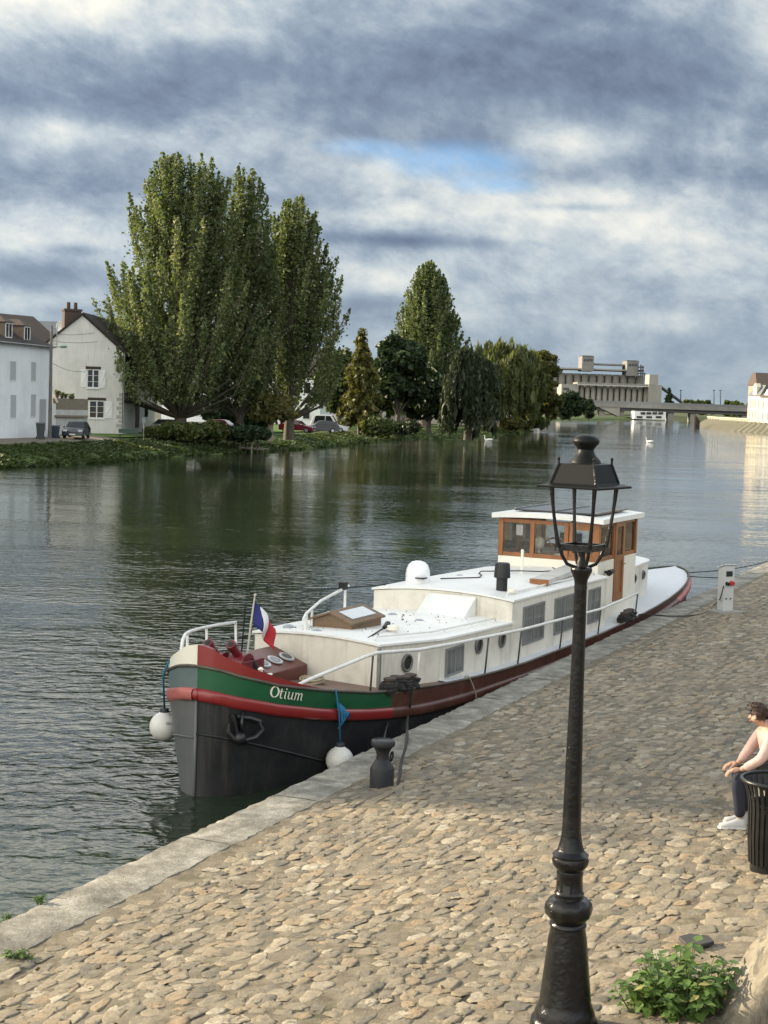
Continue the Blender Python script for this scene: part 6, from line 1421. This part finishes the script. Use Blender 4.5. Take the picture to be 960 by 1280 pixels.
f2, _ = fender(pf, .20, [BS(1.78, .95, 1, .09), BS(1.70, zg(1.7) + .02, 1, .03), BS(1.72, zg(1.7) - .03, 1, -.15)], 'white ball fender squeezed between the barge hull and the quay', ROPE_B)
m1 = MB()
for k in range(5): m1.tube([BS(1.78 + .03 * k, 1.12 - .02 * k, 1, .05), BS(1.80 + .05 * k, 1.0 - .03 * k, 1, .10), BS(1.86 + .03 * k, .84 + .03 * k, 1, .10), BS(1.80, .75, 1, .10)], .018, 5)
loc_fix(m1.build('rope_tail', ROPE_B, smooth='all'), f2)

# ------------------------------------------------------------------ quay furniture
bo = on_quay(477, 985); bo.z -= .02
bol = thing('mooring_bollard', bo, 'dark iron mooring bollard on the quay edge stones', 'bollard', R(20))
p = MB(); p.lathe([(.155, -.05), (.155, .0), (.150, .03), (.146, .035), (.146, .262), (.140, .275), (.088, .365), (.078, .375), (.074, .43), (.086, .47), (.118, .525), (.140, .535), (.146, .55), (.146, .585), (.138, .602), (.11, .612), (.10, .600), (.002, .598)], (0, 0, 0), 32); p.build('bollard_body', M('worn bollard iron', (.017, .019, .022), .5, var=.3, scale=6, dirt=(.09, .045, .028), dirt_amt=.5, dscale=5, bmp=.3, bscale=30, spec=.3), bol, smooth=True)
p = MB(); p.lathe([(.25, -.04), (.25, .015), (.16, .03)], (0, 0, 0), 24); p.build('foot', M('dark footing', (.07, .065, .055), .9, var=.3), bol, smooth=True)
p = MB(); ring = [Vector((.115 + .012 * math.cos(a), .03 * math.sin(a) * 1.2, .40 + .055 * math.cos(a))) for a in [2 * math.pi * k / 14 for k in range(16)]]; p.tube(ring, .012, 6, cap=False); p.build('iron_ring', BLACKM, bol, smooth='all')
def line(name, pts, r, mat, label, sag=0, n=14, cat='rope', group=None):
    out = []
    pts = [Vector(p) for p in pts]
    if len(pts) == 2: out = [pts[0].lerp(pts[1], i / n) - Vector((0, 0, sag * math.sin(math.pi * i / n))) for i in range(n + 1)]
    else:
        P_ = [pts[0]] + pts + [pts[-1]]
        for i in range(1, len(P_) - 2):
            for k in range(6):
                t = k / 6; a, b, c, d_ = P_[i - 1:i + 3]
                out.append(.5 * ((2 * b) + (c - a) * t + (2 * a - 5 * b + 4 * c - d_) * t * t + (3 * b - a - 3 * c + d_) * t ** 3))
        out.append(pts[-1])
    m1 = MB(); m1.tube(out, r, 6); return tag(m1.build(name, mat, smooth='all'), label, cat, group)
bf = bo + Vector((.19, -.03, .05))
line('mooring_rope', [BW(3.75, half(3.75) - .1, zg(3.7) + .17), BS(3.72, zg(3.7) + .05, 1, .02), BS(3.66, zg(3.7) - .2, 1, .06), BS(3.55, .62, 1, .10), on_quay(508, 933) + Vector((0, 0, .06)), on_quay(502, 955) + Vector((0, 0, .05)), on_quay(499, 975) + Vector((0, 0, .04)), bf], .022, ROPE_D, 'thick black rope curving from the barge bitts down to the bollard foot')
line('mooring_rope', [BW(3.25, half(3.25) - .1, zg(3.2) + .15), BS(3.2, zg(3.2) + .05, 1, .02), BS(3.0, .6, 1, .1), bo + Vector((-.02, .16, .42))], .014, ROPE_D, 'thin dark rope straight down the red hull band behind the bollard')
line('mooring_rope', [BS(5.75, zg(5.7) + .02, 1, -.05), BS(5.8, zg(5.8) + .02, 1, .02), BS(6.05, .55, 1, .09), BS(6.1, .2, 1, .1)], .012, ROPE_T, 'short pale rope hanging over the brown gunwale amidships')
ped_p = on_quay(906, 767); ped = thing('power_pedestal', ped_p, 'grey shore power pedestal on a concrete foot at the quay edge', 'pedestal', R(24))
PEDM = M('pedestal grey', (.47, .48, .48), .5, var=.06, dirt=(.35, .35, .34), dirt_amt=.4)
p = MB(); p.box((0, 0, .03), (.66, .5, .09)); p.build('base_slab', CONC_L, ped, bevel=.01)
p = MB(); p.prism([(-.14, -.11, .07), (-.14, .13, .07), (-.14, .13, 1.04), (-.14, -.11, 1.12)], (.28, 0, 0)); p.build('cabinet', PEDM, ped, bevel=.012)
p = MB(); p.slab([[(-.16, -.14, 1.135), (.16, -.14, 1.135)], [(-.16, .15, 1.045), (.16, .15, 1.045)]], (0, 0, .02)); p.build('cap', M('pedestal cap', (.55, .56, .56), .4), ped)
p = MB(); p.box((-.01, -.115, .93), (.17, .014, .12)); p.build('display', M('dark display', (.02, .03, .025), .2), ped)
p = MB(); p.tube([(.05, -.11, .72), (.05, -.19, .71)], [.055, .05], 12); p.build('red_socket', M('red socket', (.42, .03, .025), .4), ped, smooth=True)
p = MB(); p.tube([(-.07, -.11, .71), (-.07, -.18, .70)], [.042, .04], 12); p.build('black_plug', BLACKM, ped, smooth=True)
for sx in (-.07, .05): p = MB(); p.tube([(sx, -.11, .36), (sx, -.125, .36)], .018, 10); p.build('bolt', BLACKM, ped)
gq = lambda x, y: on_quay(x, y) + Vector((0, 0, .025))
line('shore_cable', [BW(15.6, half(15.6) - .1, zg(15.6) + .05), BS(15.9, zg(15.9) + .03, 1, .05), gq(818, 770), gq(840, 771.5), gq(868, 770.5), gq(886, 765), gq(893, 757), ped_p + Vector((-.16, -.14, .35)), ped_p + Vector((-.10, -.2, .66))], .014, ROPE_D, 'black cable running along the quay from barge to power pedestal', cat='cable')
far_b = W(42, .9, QZ + .35)
line('stern_line', [BS(23.6, zg(23.6) + .03, 1, -.05), far_b], .014, ROPE_D, 'upper stern rope stretching right past the power pedestal', .22, group='stern ropes of the barge')
line('stern_line', [BS(23.0, zg(23) + .02, 1, -.03), W(41.6, 1.0, QZ + .25)], .014, ROPE_D, 'lower stern rope sagging behind the power pedestal', .38, group='stern ropes of the barge')

# lamp post
lp = on_quay(705, 1288); lamp = thing('lamp_post', lp, 'tall black cast iron street lamp with open four sided lantern', 'street lamp')
lamp.rotation_euler = (0, R(-.28), 0)
IRON = M('black gloss paint', (.006, .006, .0065), .24, var=.25, scale=6, dirt=(.022, .020, .017), dirt_amt=.6, dscale=11, bmp=.55, bscale=22, spec=.3)
HOODM = M('black hood paint', (.008, .009, .009), .45, var=.15, scale=5, spec=.12)
p = MB(); p.lathe([(.235, -.15), (.235, .0), (.232, .05), (.222, .085), (.205, .10), (.203, .13), (.190, .16), (.178, .19), (.172, .21), (.150, .42), (.128, .64), (.117, .70), (.116, .715), (.124, .725), (.122, .74), (.112, .75)], (0, 0, 0), 40, mod=lambda a, z: 1 + (.016 * max(0, math.cos(8 * a)) if .2 < z < .7 else 0)); p.build('base', IRON, lamp, smooth=True)
p = MB(); p.lathe([(.112, .75), (.130, .775), (.150, .80), (.158, .84), (.152, .875), (.128, .905), (.098, .915), (.095, .93), (.100, .945), (.088, .96), (.086, 1.06), (.090, 1.085), (.086, 1.10), (.098, 1.115), (.118, 1.14), (.124, 1.17), (.116, 1.19), (.122, 1.205), (.105, 1.22), (.090, 1.235)], (0, 0, 0), 40, mod=lambda a, z: 1 + (.03 * math.cos(10 * a) if .775 < z < .89 else .018 * math.cos(8 * a) if .96 < z < 1.08 else 0)); p.build('collar', IRON, lamp, smooth=True)
p = MB(); p.lathe([(.090, 1.235), (.078, 1.27), (.068, 1.32), (.062, 1.37), (.060, 1.5), (.053, 1.9), (.046, 2.3), (.042, 2.7), (.041, 2.98), (.043, 3.0), (.041, 3.02), (.046, 3.05), (.060, 3.085), (.070, 3.105), (.070, 3.125), (.062, 3.135), (.03, 3.14)], (0, 0, 0), 28, mod=lambda a, z: 1 + .022 * math.sin(a * 3 + z * 19) * math.sin(z * 31 + a * 2) + .02 * math.cos(6 * a) * (z < 2.9)); p.build('shaft', IRON, lamp, smooth=True)
LN = empty('lantern_tmp', (0, 0, 0)); bpy.data.objects.remove(LN)
yaw = R(-27.4) - math.atan2(lp.x, lp.y) * 1.0
def lr(x, y, z): c, s = math.cos(yaw), math.sin(yaw); return Vector((x * c - y * s, x * s + y * c, z))
hb = .115                                                                       # half side of the lower frame, eave below
def sq(h, z): return [lr(-h, -h, z), lr(h, -h, z), lr(h, h, z), lr(-h, h, z)]
fm = MB(); zf0, zf1 = 3.243, 3.285; t = .018
for i in range(4):
    a, b = sq(hb, zf0), sq(hb - t, zf0); a2, b2 = [q + Vector((0, 0, zf1 - zf0)) for q in a], [q + Vector((0, 0, zf1 - zf0)) for q in b]; j = (i + 1) % 4
    fm.hexa([a[i], a[j], b[j], b[i]], [a2[i], a2[j], b2[j], b2[i]])
for i, (sx, sy) in enumerate(((-1, -1), (1, -1), (1, 1), (-1, 1))):
    pts, rr = [], []
    for k in range(9):
        u = k / 8; h = hb + .042 * (u ** 1.6) + .012 * math.sin(u * math.pi); pts.append(lr(sx * h, sy * h, zf0 + .02 + (3.66 - zf0) * u)); rr.append(.017 - .006 * math.sin(u * math.pi))
    fm.tube(pts, rr, 8)
    pts = [lr(sx * q, sy * q, z) for q, z in ((hb - .01, zf0 + .015), (hb - .02, zf0 - .035), (.07, zf0 - .09), (.035, zf0 - .11), (.02, zf0 - .115))]; fm.tube(pts, .0115, 8)
fm.build('lantern_frame', IRON, lamp, smooth=True)
p = MB(); p.lathe([(.03, 3.13), (.03, 3.17), (.022, 3.19), (.022, 3.23), (.034, 3.24), (.034, 3.265), (.012, 3.27)], (0, 0, 0), 16); p.build('bulb_socket', BLACKM, lamp, smooth=True)
hd = MB(); e_, z0 = .229, 3.655; i_, z1 = .166, 3.672; tq, z2 = .128, 3.812
A, B_, C2, D2 = sq(e_, z0), sq(e_ + .002, z0 + .014), sq(i_, z1 + .012), sq(tq, z2); E_2 = sq(.06, z2 + .012); In = sq(i_ - .02, z0 + .002)
rings = [In, A, B_, C2, D2, E_2]; vs = [q for r in rings for q in r]; fs = []
for k in range(len(rings) - 1):
    for i in range(4): j = (i + 1) % 4; fs.append((k * 4 + i, k * 4 + j, (k + 1) * 4 + j, (k + 1) * 4 + i))
fs.append((0, 1, 2, 3)); fs.append(tuple(20 + i for i in range(4))); hd.add(vs, fs); hood = hd.build('hood', HOODM, lamp, bevel=.004)
p = MB()
for i in range(4): p = MB(); p.tube([C2[i] + Vector((0, 0, .002)), D2[i], D2[i] + Vector((0, 0, .03))], [.008, .008, .009], 6); p.ball(D2[i] + Vector((0, 0, .034)), .011, 8, 6); p.build('hood_spike', IRON, hood, smooth=True)
p = MB(); p.lathe([(.105, 3.815), (.098, 3.835), (.07, 3.865), (.055, 3.89), (.052, 3.905), (.058, 3.915), (.080, 3.94), (.089, 3.955), (.088, 3.965), (.075, 3.985), (.045, 4.0), (.002, 4.005)], (0, 0, 0), 32); p.build('finial', HOODM, lamp, smooth=True)

# litter bin
bp_ = on_quay(966, 1086); binr = thing('litter_bin', bp_, 'black slatted steel litter bin beside the seated person', 'bin')
BINP = M('black bin paint', (.007, .0075, .008), .35, var=.2, dirt=(.03, .03, .028), dirt_amt=.4, dscale=5, spec=.3)
zt_ = .815
p = MB(); p.lathe([(.205, -.02), (.205, .05), (.215, .055), (.215, .075), (.20, .08)], (0, 0, 0), 32); p.build('base', BINP, binr, smooth=True)
p = MB(); ring = [Vector((.315 * math.cos(2 * math.pi * k / 36), .315 * math.sin(2 * math.pi * k / 36), zt_)) for k in range(38)]; p.tube(ring, .018, 8, cap=False); ring = [Vector((.232 * math.cos(2 * math.pi * k / 36), .232 * math.sin(2 * math.pi * k / 36), .60)) for k in range(38)]; p.tube(ring, .010, 6, cap=False); p.build('rim', BINP, binr, smooth='all')
for k in range(30):
    a = 2 * math.pi * k / 30; ca_, sa_ = math.cos(a), math.sin(a); tan = Vector((-sa_, ca_, 0)) * .0165; m1 = MB(); rows = []
    for r, z in ((.222, .06), (.240, .3), (.246, .55), (.255, .64), (.275, .72), (.300, .785), (.312, .81)):
        c = Vector((r * ca_, r * sa_, z)); rows.append([c - tan, c + tan])
    m1.slab(rows, Vector((-ca_, -sa_, 0)) * .007); m1.build('slat', BINP, binr)
p = MB(); p.lathe([(.19, .08), (.205, .2), (.205, .60), (.20, .60), (.19, .10), (.002, .09)], (0, 0, 0), 28); p.build('liner', M('dark liner', (.008, .008, .009), .6), binr, smooth=True)

# stone block seat and person
ft = on_quay(909, 1032)
SK = M('skin', (.50, .29, .20), .55, var=.08, scale=20); PINK = M('pale pink knit', (.50, .345, .305), .92, var=.14, scale=9, bmp=.9, bscale=16); NAVY = M('navy trousers', (.012, .014, .028), .85, var=.2, scale=10); HAIR = M('dark brown hair', (.050, .024, .013), .55, var=.4, scale=40, bmp=.5, bscale=90); SHOE = M('white shoe leather', (.42, .42, .415), .5, var=.05); SOLE = M('shoe sole', (.58, .58, .56), .7)
per = thing('person', ft, 'seated person in pale pink jumper and navy trousers facing the river, hand on knee', 'person', R(0))
hipx, sz = .50, .47
def leg(y, kx, fx): return [(hipx, y * .8, sz + .08), (kx, y, sz + .075), (kx + fx, y, .10)]
near_y, far_y = -.10, .12
# body: one continuous figure
V = [(.50, 0, .55), (.47, 0, .70), (.41, 0, .88), (.35, 0, 1.00), (.315, 0, 1.05), (.285, 0, 1.10), (.245, 0, 1.125), (.225, 0, 1.165),
     (.36, -.17, .965), (.27, -.24, .76), (.06, -.145, .605),
     (.36, .17, .965), (.25, .22, .76), (.10, .15, .60),
     (.48, -.09, .53), (.06, -.10, .535), (.10, -.10, .10), (.48, .09, .53), (.10, .12, .535), (.20, .13, .10)]
E_ = [(0, 1), (1, 2), (2, 3), (3, 4), (4, 5), (5, 6), (6, 7), (3, 8), (8, 9), (9, 10), (3, 11), (11, 12), (12, 13), (0, 14), (14, 15), (15, 16), (0, 17), (17, 18), (18, 19)]
RD = [(.13, .15), (.11, .14), (.11, .16), (.08, .12), .052, .068, (.088, .078), .07, .055, .040, .026, .055, .040, .026, .085, .058, .038, .085, .058, .038]
skin_mesh('body', V, E_, RD, SK, per, 0)
V2 = [(.505, 0, .53), (.50, 0, .60), (.47, 0, .72), (.41, 0, .88), (.355, 0, .985), (.325, 0, 1.03), (.36, -.175, .955), (.31, -.22, .85), (.255, -.235, .745), (.10, -.155, .625), (.36, .175, .955), (.24, .22, .75), (.13, .155, .62)]
E2_ = [(0, 1), (1, 2), (2, 3), (3, 4), (4, 5), (4, 6), (6, 7), (7, 8), (8, 9), (4, 10), (10, 11), (11, 12)]
skin_mesh('jumper', V2, E2_, [(.16, .18), (.155, .175), (.14, .165), (.13, .175), (.10, .135), .066, .080, .068, .056, .044, .080, .058, .044], PINK, per, 1)
V4 = [(.52, 0, .53), (.46, -.09, .535), (.25, -.10, .545), (.06, -.10, .535), (.062, -.10, .45), (.085, -.10, .28), (.10, -.10, .11), (.46, .09, .535), (.27, .11, .545), (.10, .12, .535), (.112, .12, .45), (.16, .125, .28), (.20, .13, .11)]
skin_mesh('trousers', V4, [(0, 1), (1, 2), (2, 3), (3, 4), (4, 5), (5, 6), (0, 7), (7, 8), (8, 9), (9, 10), (10, 11), (11, 12)], [(.14, .15), .105, .088, .078, .074, .064, .060, .105, .088, .078, .074, .064, .060], NAVY, per, 0)
def shoe(x, y, s):
    m1 = MB(); rows = []
    for u, w, h in ((-.19, .012, .045), (-.18, .03, .055), (-.13, .043, .062), (-.06, .043, .085), (0, .038, .115), (.04, .037, .12), (.075, .032, .115), (.085, .012, .06)):
        rows.append([(x + u, y - w, .012), (x + u, y - w * 1.02, .035), (x + u, y - w * .75, h * .8), (x + u, y, h), (x + u, y + w * .75, h * .8), (x + u, y + w * 1.02, .035), (x + u, y + w, .012)])
    m1.grid(rows); n = 7; m1.add(rows[0], [tuple(range(n))]); m1.add(rows[-1], [tuple(range(n - 1, -1, -1))]); m1.add([r[0] for r in rows] + [r[-1] for r in rows], [(i, i + 1, i + 9, i + 8) for i in range(7)])
    o = m1.build('shoe', SHOE, per, smooth='all')
    m1 = MB(); pts = [(x + u, y - w, 0) for u, w in ((-.2, .014), (-.18, .036), (-.12, .05), (0, .043), (.07, .038), (.09, .015))]; pts += [(a, 2 * y - b, c) for a, b, c in reversed(pts)]; m1.prism(pts, (0, 0, .022)); m1.build('sole', SOLE, o)
shoe(.085, -.10, 0); shoe(.185, .13, 0)
# hands: palm and five bent fingers resting over the knees
def hand(wx, wy, wz, sg):
    V, E3, RD3 = [(wx, wy, wz), (wx - .045, wy - .0, wz - .012), (wx - .085, wy, wz - .022)], [(0, 1), (1, 2)], [.024, (.018, .034), (.014, .036)]
    for k in range(4):
        y = wy + (-.027 + .018 * k); L_ = (.062, .074, .070, .056)[k]; b = len(V)
        V += [(wx - .095, y, wz - .022), (wx - .095 - L_ * .45, y, wz - .032), (wx - .095 - L_ * .72, y, wz - .060), (wx - .095 - L_ * .78, y, wz - .085)]; E3 += [(2, b), (b, b + 1), (b + 1, b + 2), (b + 2, b + 3)]; RD3 += [.0095, .0088, .0082, .0072]
    b = len(V); V += [(wx - .045, wy + sg * .036, wz - .016), (wx - .075, wy + sg * .056, wz - .034), (wx - .098, wy + sg * .060, wz - .056)]; E3 += [(1, b), (b, b + 1), (b + 1, b + 2)]; RD3 += [.0125, .0105, .0085]
    skin_mesh('hand', V, E3, RD3, SK, per, 0, 1)
hand(.075, -.15, .625, 1); hand(.115, .152, .618, -1)
# head details: hair, nose, ear
hc = Vector((.235, 0, 1.155)); m1 = MB()
hr = []
N_ = 1500; d_ = rng.normal(size=(N_, 3)); d_ /= np.linalg.norm(d_, axis=1)[:, None]
ok = (d_[:, 2] > -.35) & ~((d_[:, 0] < -.12) & (d_[:, 2] < .66)); d_ = d_[ok]
m1.ball(hc + Vector((.026, 0, .014)), .106, 20, 14, (.98, .88, .95)); 
hm_ = m1
for k in range(len(hm_.v)):
    p_ = Vector(hm_.v[k]) - hc; 
    if p_.x < -.02 and p_.z < .060: p_ = p_ * .55
    if p_.z < -.045: p_ = p_ * .78
    hm_.v[k] = tuple(hc + p_ * (1 + .06 * math.sin(p_.y * 90 + p_.z * 70) + .04 * math.sin(p_.x * 120)))
hair = hm_.build('hair', HAIR, per, smooth='all')
pts = np.array(hc)[None] + d_ * np.array([.112, .10, .105]); V = []
ax = np.cross(d_, rng.normal(size=d_.shape)); ax /= np.linalg.norm(ax, axis=1)[:, None]; w_ = np.cross(d_, ax); L_ = rng.uniform(.03, .06, len(d_))[:, None]
quad = np.stack([pts - ax * L_ * .5 - w_ * .004, pts - ax * L_ * .5 + w_ * .004, pts + ax * L_ * .5 + d_ * .018 + w_ * .003, pts + ax * L_ * .5 + d_ * .018 - w_ * .003], 1).reshape(-1, 3)
big_mesh('hair_locks', quad, [(0, 1, 2, 3)], 4, HAIR, per)
m1 = MB(); fcx = Vector((.150, 0, 1.125)); m1.add([(.181, -.012, 1.150), (.181, .012, 1.150), (.154, 0, 1.120), (.180, -.017, 1.110), (.180, .017, 1.110)], [(0, 1, 2), (0, 2, 3), (1, 4, 2), (3, 2, 4)]); m1.build('nose', SK, per, smooth='all')
m1 = MB(); m1.ball((.255, -.088, 1.125), .026, 10, 8, (.75, .4, 1.2)); m1.build('ear', SK, per, smooth='all')
for sy in (-1, 1): m1 = MB(); m1.ball((.179, sy * .028, 1.148), .0065, 8, 6); m1.build('eye', M('eye dark', (.03, .02, .015), .2), per)
m1 = MB(); m1.tube([(.184, -.022, 1.092), (.173, 0, 1.090), (.184, .022, 1.092)], .0045, 6); m1.build('mouth', M('lips', (.36, .13, .11), .5), per)
bag = thing('shoulder_bag', ft + Vector((.33, -.20, .62)), 'black shoulder bag in the lap of the seated person', 'bag')
m1 = MB(); m1.box((.0, .02, .02), (.20, .08, .17), Matrix.Rotation(R(-20), 3, 'Y')); m1.build('bag_body', M('black bag leather', (.012, .012, .013), .5), bag, bevel=.02)
m1 = MB(); m1.tube([(.06, .0, .08), (.10, -.05, .16), (.14, -.02, .28), (.10, .1, .40)], .012, 6); m1.build('strap', M('black bag leather', (.012, .012, .013), .5), bag, smooth='all')
st_ = thing('stone_bench', ft + Vector((.62, .02, -.03)), 'pale stone block seat under the seated person', 'bench')
m1 = MB(); m1.box((.12, 0, .22), (.62, 1.3, .44)); m1.build('seat', stone_mat('bench stone', (.2, .19, .165), (.3, .28, .24), (.38, .36, .31), 2.0), st_, bevel=.02)

# stone parapet end at the corner, weeds, stray cobble
def parapet():
    root = thing('stone_parapet', W(-.2, 7.0, gz(7.0)), 'weathered sloping stone parapet block in the bottom right corner', 'parapet')
    m1 = MB(); prof = []
    P0, P1 = far(880, 1322, 9.95), far(966, 1212, 9.95); dirv = (P1 - P0); dirv.normalize()
    a = P0 - dirv * .55; b = P1 + dirv * 1.1; nrow = 40; rows = []
    up = Vector((-dirv.z, 0, dirv.x))
    for i in range(nrow + 1):
        q = a.lerp(b, i / nrow); r_ = []
        for j, (o, d) in enumerate(((-1.0, -.02), (-.55, -.035), (-.28, -.03), (-.12, -.02), (-.05, 0.0), (-.012, .035), (0, .09), (.004, .22), (0, .40), (-.012, .55), (-.05, .60), (-.12, .63), (-.5, .64), (-1.0, .64))):
            w_ = .004 * math.sin(i * .7 + j * 1.3) + .005 * math.sin(i * 1.9 + j * .6) + random.uniform(-.004, .004)
            r_.append(q + up * (o + w_) + Vector((0, d + w_ * .5, 0)))
        rows.append(r_)
    m1.grid(rows); n = 14; m1.add(rows[0], [tuple(range(n))]); m1.add(rows[-1], [tuple(range(n - 1, -1, -1))])
    mt, nt, bs = new_mat('parapet stone'); v = tex_coord(nt); mp = nt.nodes.new('ShaderNodeMapping'); mp.inputs['Rotation'].default_value = (0, R(-60), 0); mp.inputs['Scale'].default_value = (2.0, 1.3, .8); nt.links.new(v, mp.inputs[0])
    c = rampn(nt, nz(nt, mp.outputs[0], 3.0, 9, .7, .8), [(.30, (.05, .042, .032)), (.42, (.13, .11, .08)), (.58, (.20, .175, .13)), (.75, (.29, .26, .205))])
    f = rampn(nt, nz(nt, mp.outputs[0], 2.1, 8, .7, 1.2), [(.47, (0, 0, 0)), (.58, (.85,) * 3)]); c = mixc(nt, f, c, (.05, .047, .042))
    nt.links.new(c, bs.inputs['Base Color']); bs.inputs['Roughness'].default_value = .9; bump(nt, bs, nz(nt, v, 16, 7, .62), .5, .02)
    o = m1.build('coping_block', mt, root, smooth=True); loc_fix(o, root)
parapet()
def weeds(loc, n, rad, h, label, name='weed_plant', leaf=.06, seed=1, stems=24, flat=False):
    r_ = np.random.default_rng(seed); root = thing(name, loc, label, 'plant', group=None); m1 = MB(); P, A = [], []
    LV, TI = [], []
    for i in range(stems):
        az = r_.uniform(0, 2 * math.pi); rr = rad[0] * r_.random() ** .6; rx, ry = rr * math.cos(az), rr * math.sin(az) * rad[1] / rad[0]; hh = h * r_.uniform(.55, 1.05) * (1 - .45 * (rr / rad[0]) ** 2)
        p0 = np.array([rx * .55, ry * .55, -.02]); p1 = np.array([rx * .85, ry * .85, hh * .6]); p2 = np.array([rx * 1.1, ry * 1.1, hh])
        m1.tube([tuple(p0), tuple(p1), tuple(p2)], [.005, .004, .002], 5, cap=False)
        for k in range(max(2, n // stems)):
            u = r_.uniform(.15, 1.0); c = (p0 * (1 - u) ** 2 + 2 * p1 * u * (1 - u) + p2 * u * u); a2 = r_.uniform(0, 2 * math.pi); L_ = leaf * r_.uniform(.6, 1.35); dr = r_.uniform(-.45, .35)
            d_ = np.array([math.cos(a2), math.sin(a2), dr]); d_ /= np.linalg.norm(d_); s_ = np.cross(d_, [0, 0, 1]); s_ /= np.linalg.norm(s_); nn = np.cross(s_, d_); c = c + d_ * .012; w = L_ * r_.uniform(.26, .36); droop = L_ * r_.uniform(.1, .35)
            q = [c, c + d_ * L_ * .30 + s_ * w + nn * .006, c + d_ * L_ * .42 + s_ * w * .82 - nn * droop * .2, c + d_ * L_ * .55 + s_ * w * .86 - nn * droop * .3, c + d_ * L_ * .8 + s_ * w * .35 - nn * droop * .7, c + d_ * L_ - nn * droop,
                 c + d_ * L_ * .8 - s_ * w * .35 - nn * droop * .7, c + d_ * L_ * .55 - s_ * w * .86 - nn * droop * .3, c + d_ * L_ * .42 - s_ * w * .82 - nn * droop * .2, c + d_ * L_ * .30 - s_ * w + nn * .006, c + d_ * L_ * .5 - nn * droop * .28]
            LV += q; TI.append(np.clip(r_.normal(.5, .2), 0, 1) if r_.random() > .03 else 1)
    m1.build('stems', M('green stem', (.07, .10, .03), .7), root, smooth='all', weld=False)
    big_mesh('leaves', np.array(LV), [(0, 1, 2, 10), (10, 2, 3), (10, 3, 4, 5), (10, 5, 6, 7), (10, 7, 8), (10, 8, 9, 0)], 11, LEAF['weed'], root, tint=np.array(TI))
    return root
wp = on_quay(852, 1262)
weeds(wp, 780, (.40, .34), .46, 'leafy green weed bush growing beside the stone parapet', leaf=.085, seed=4, stems=52)
weeds(on_quay(806, 1262), 240, (.20, .16), .22, 'low pale weed at the left foot of the leafy weed bush', leaf=.05, seed=6, stems=30)
weeds(on_quay(22, 1196), 130, (.12, .06), .07, 'tiny yellowish weed in the joint behind the coping', leaf=.035, seed=7, stems=18)
cw = at(50, 1128, QZ); weeds(cw, 70, (.07, .04), .09, 'tiny green weed on the river edge of the coping', leaf=.035, seed=8, stems=12)
weeds(at(8, 1150, QZ - .05), 40, (.05, .03), .09, 'smallest green tuft hanging over the coping edge near the frame corner', leaf=.035, seed=9, stems=8)
dp_ = on_quay(870, 1180); pt_ = MB(); pts = [(-.10, -.10, 0), (.02, -.13, 0), (.13, -.06, 0), (.11, .07, 0), (-.03, .12, 0), (-.13, .05, 0)]; pt_.prism(pts, (0, 0, .03)); o = pt_.build('drain_cover', M('dark iron plate', (.03, .028, .026), .7, var=.3, bmp=.4), None, bevel=.008); o.location = dp_ + Vector((0, 0, .015)); o.rotation_euler = (R(0), R(-2), 0); tag(o, 'small dark flat plate set in the cobbles above the weed bush', 'cover plate')
def litter():
    P, TI = [], []; n = 260
    s_ = rng.uniform(-2, 7, n); t__ = rng.uniform(.8, 8, n); z = QZ + .105 * np.maximum(0, t__ - .9) + .02
    P = np.stack([Q0.x + E1.x * s_ + E2.x * t__, Q0.y + E1.y * s_ + E2.y * t__, z], -1)
    o = leaf_cloud('fallen_leaves', P, .022, leaf_mat('dry leaf scraps', (.06, .04, .02), (.12, .085, .045), (.2, .15, .09), .1), None, 1.6, axis=np.tile([1, .2, 0.0], (n, 1)), tint=rng.random(n)); tag(o, 'dry leaf scraps scattered over the cobbles', 'leaves', kind='stuff')
litter()
def roof_litter():
    n = 130; u = rng.uniform(3.8, 8.3, n); v = rng.uniform(-1.1, .85, n) * np.clip((u - 1.5) / 3.5, .5, 1)
    P = [BW(a, b, fz(a) + .012 + .035 + .07 * (1 - (abs(b + .13) / 1.38) ** 2) + .010) for a, b in zip(u, v)]
    tag(leaf_cloud('roof_debris', np.array([tuple(q) for q in P]), .021, bpy.data.materials['dry leaf scraps'], None, 1.4, axis=np.tile([1, .3, 0.0], (n, 1)), tint=rng.random(n)), 'dry leaf scraps lying on the fore cabin roof', 'leaves', kind='stuff')
roof_litter()
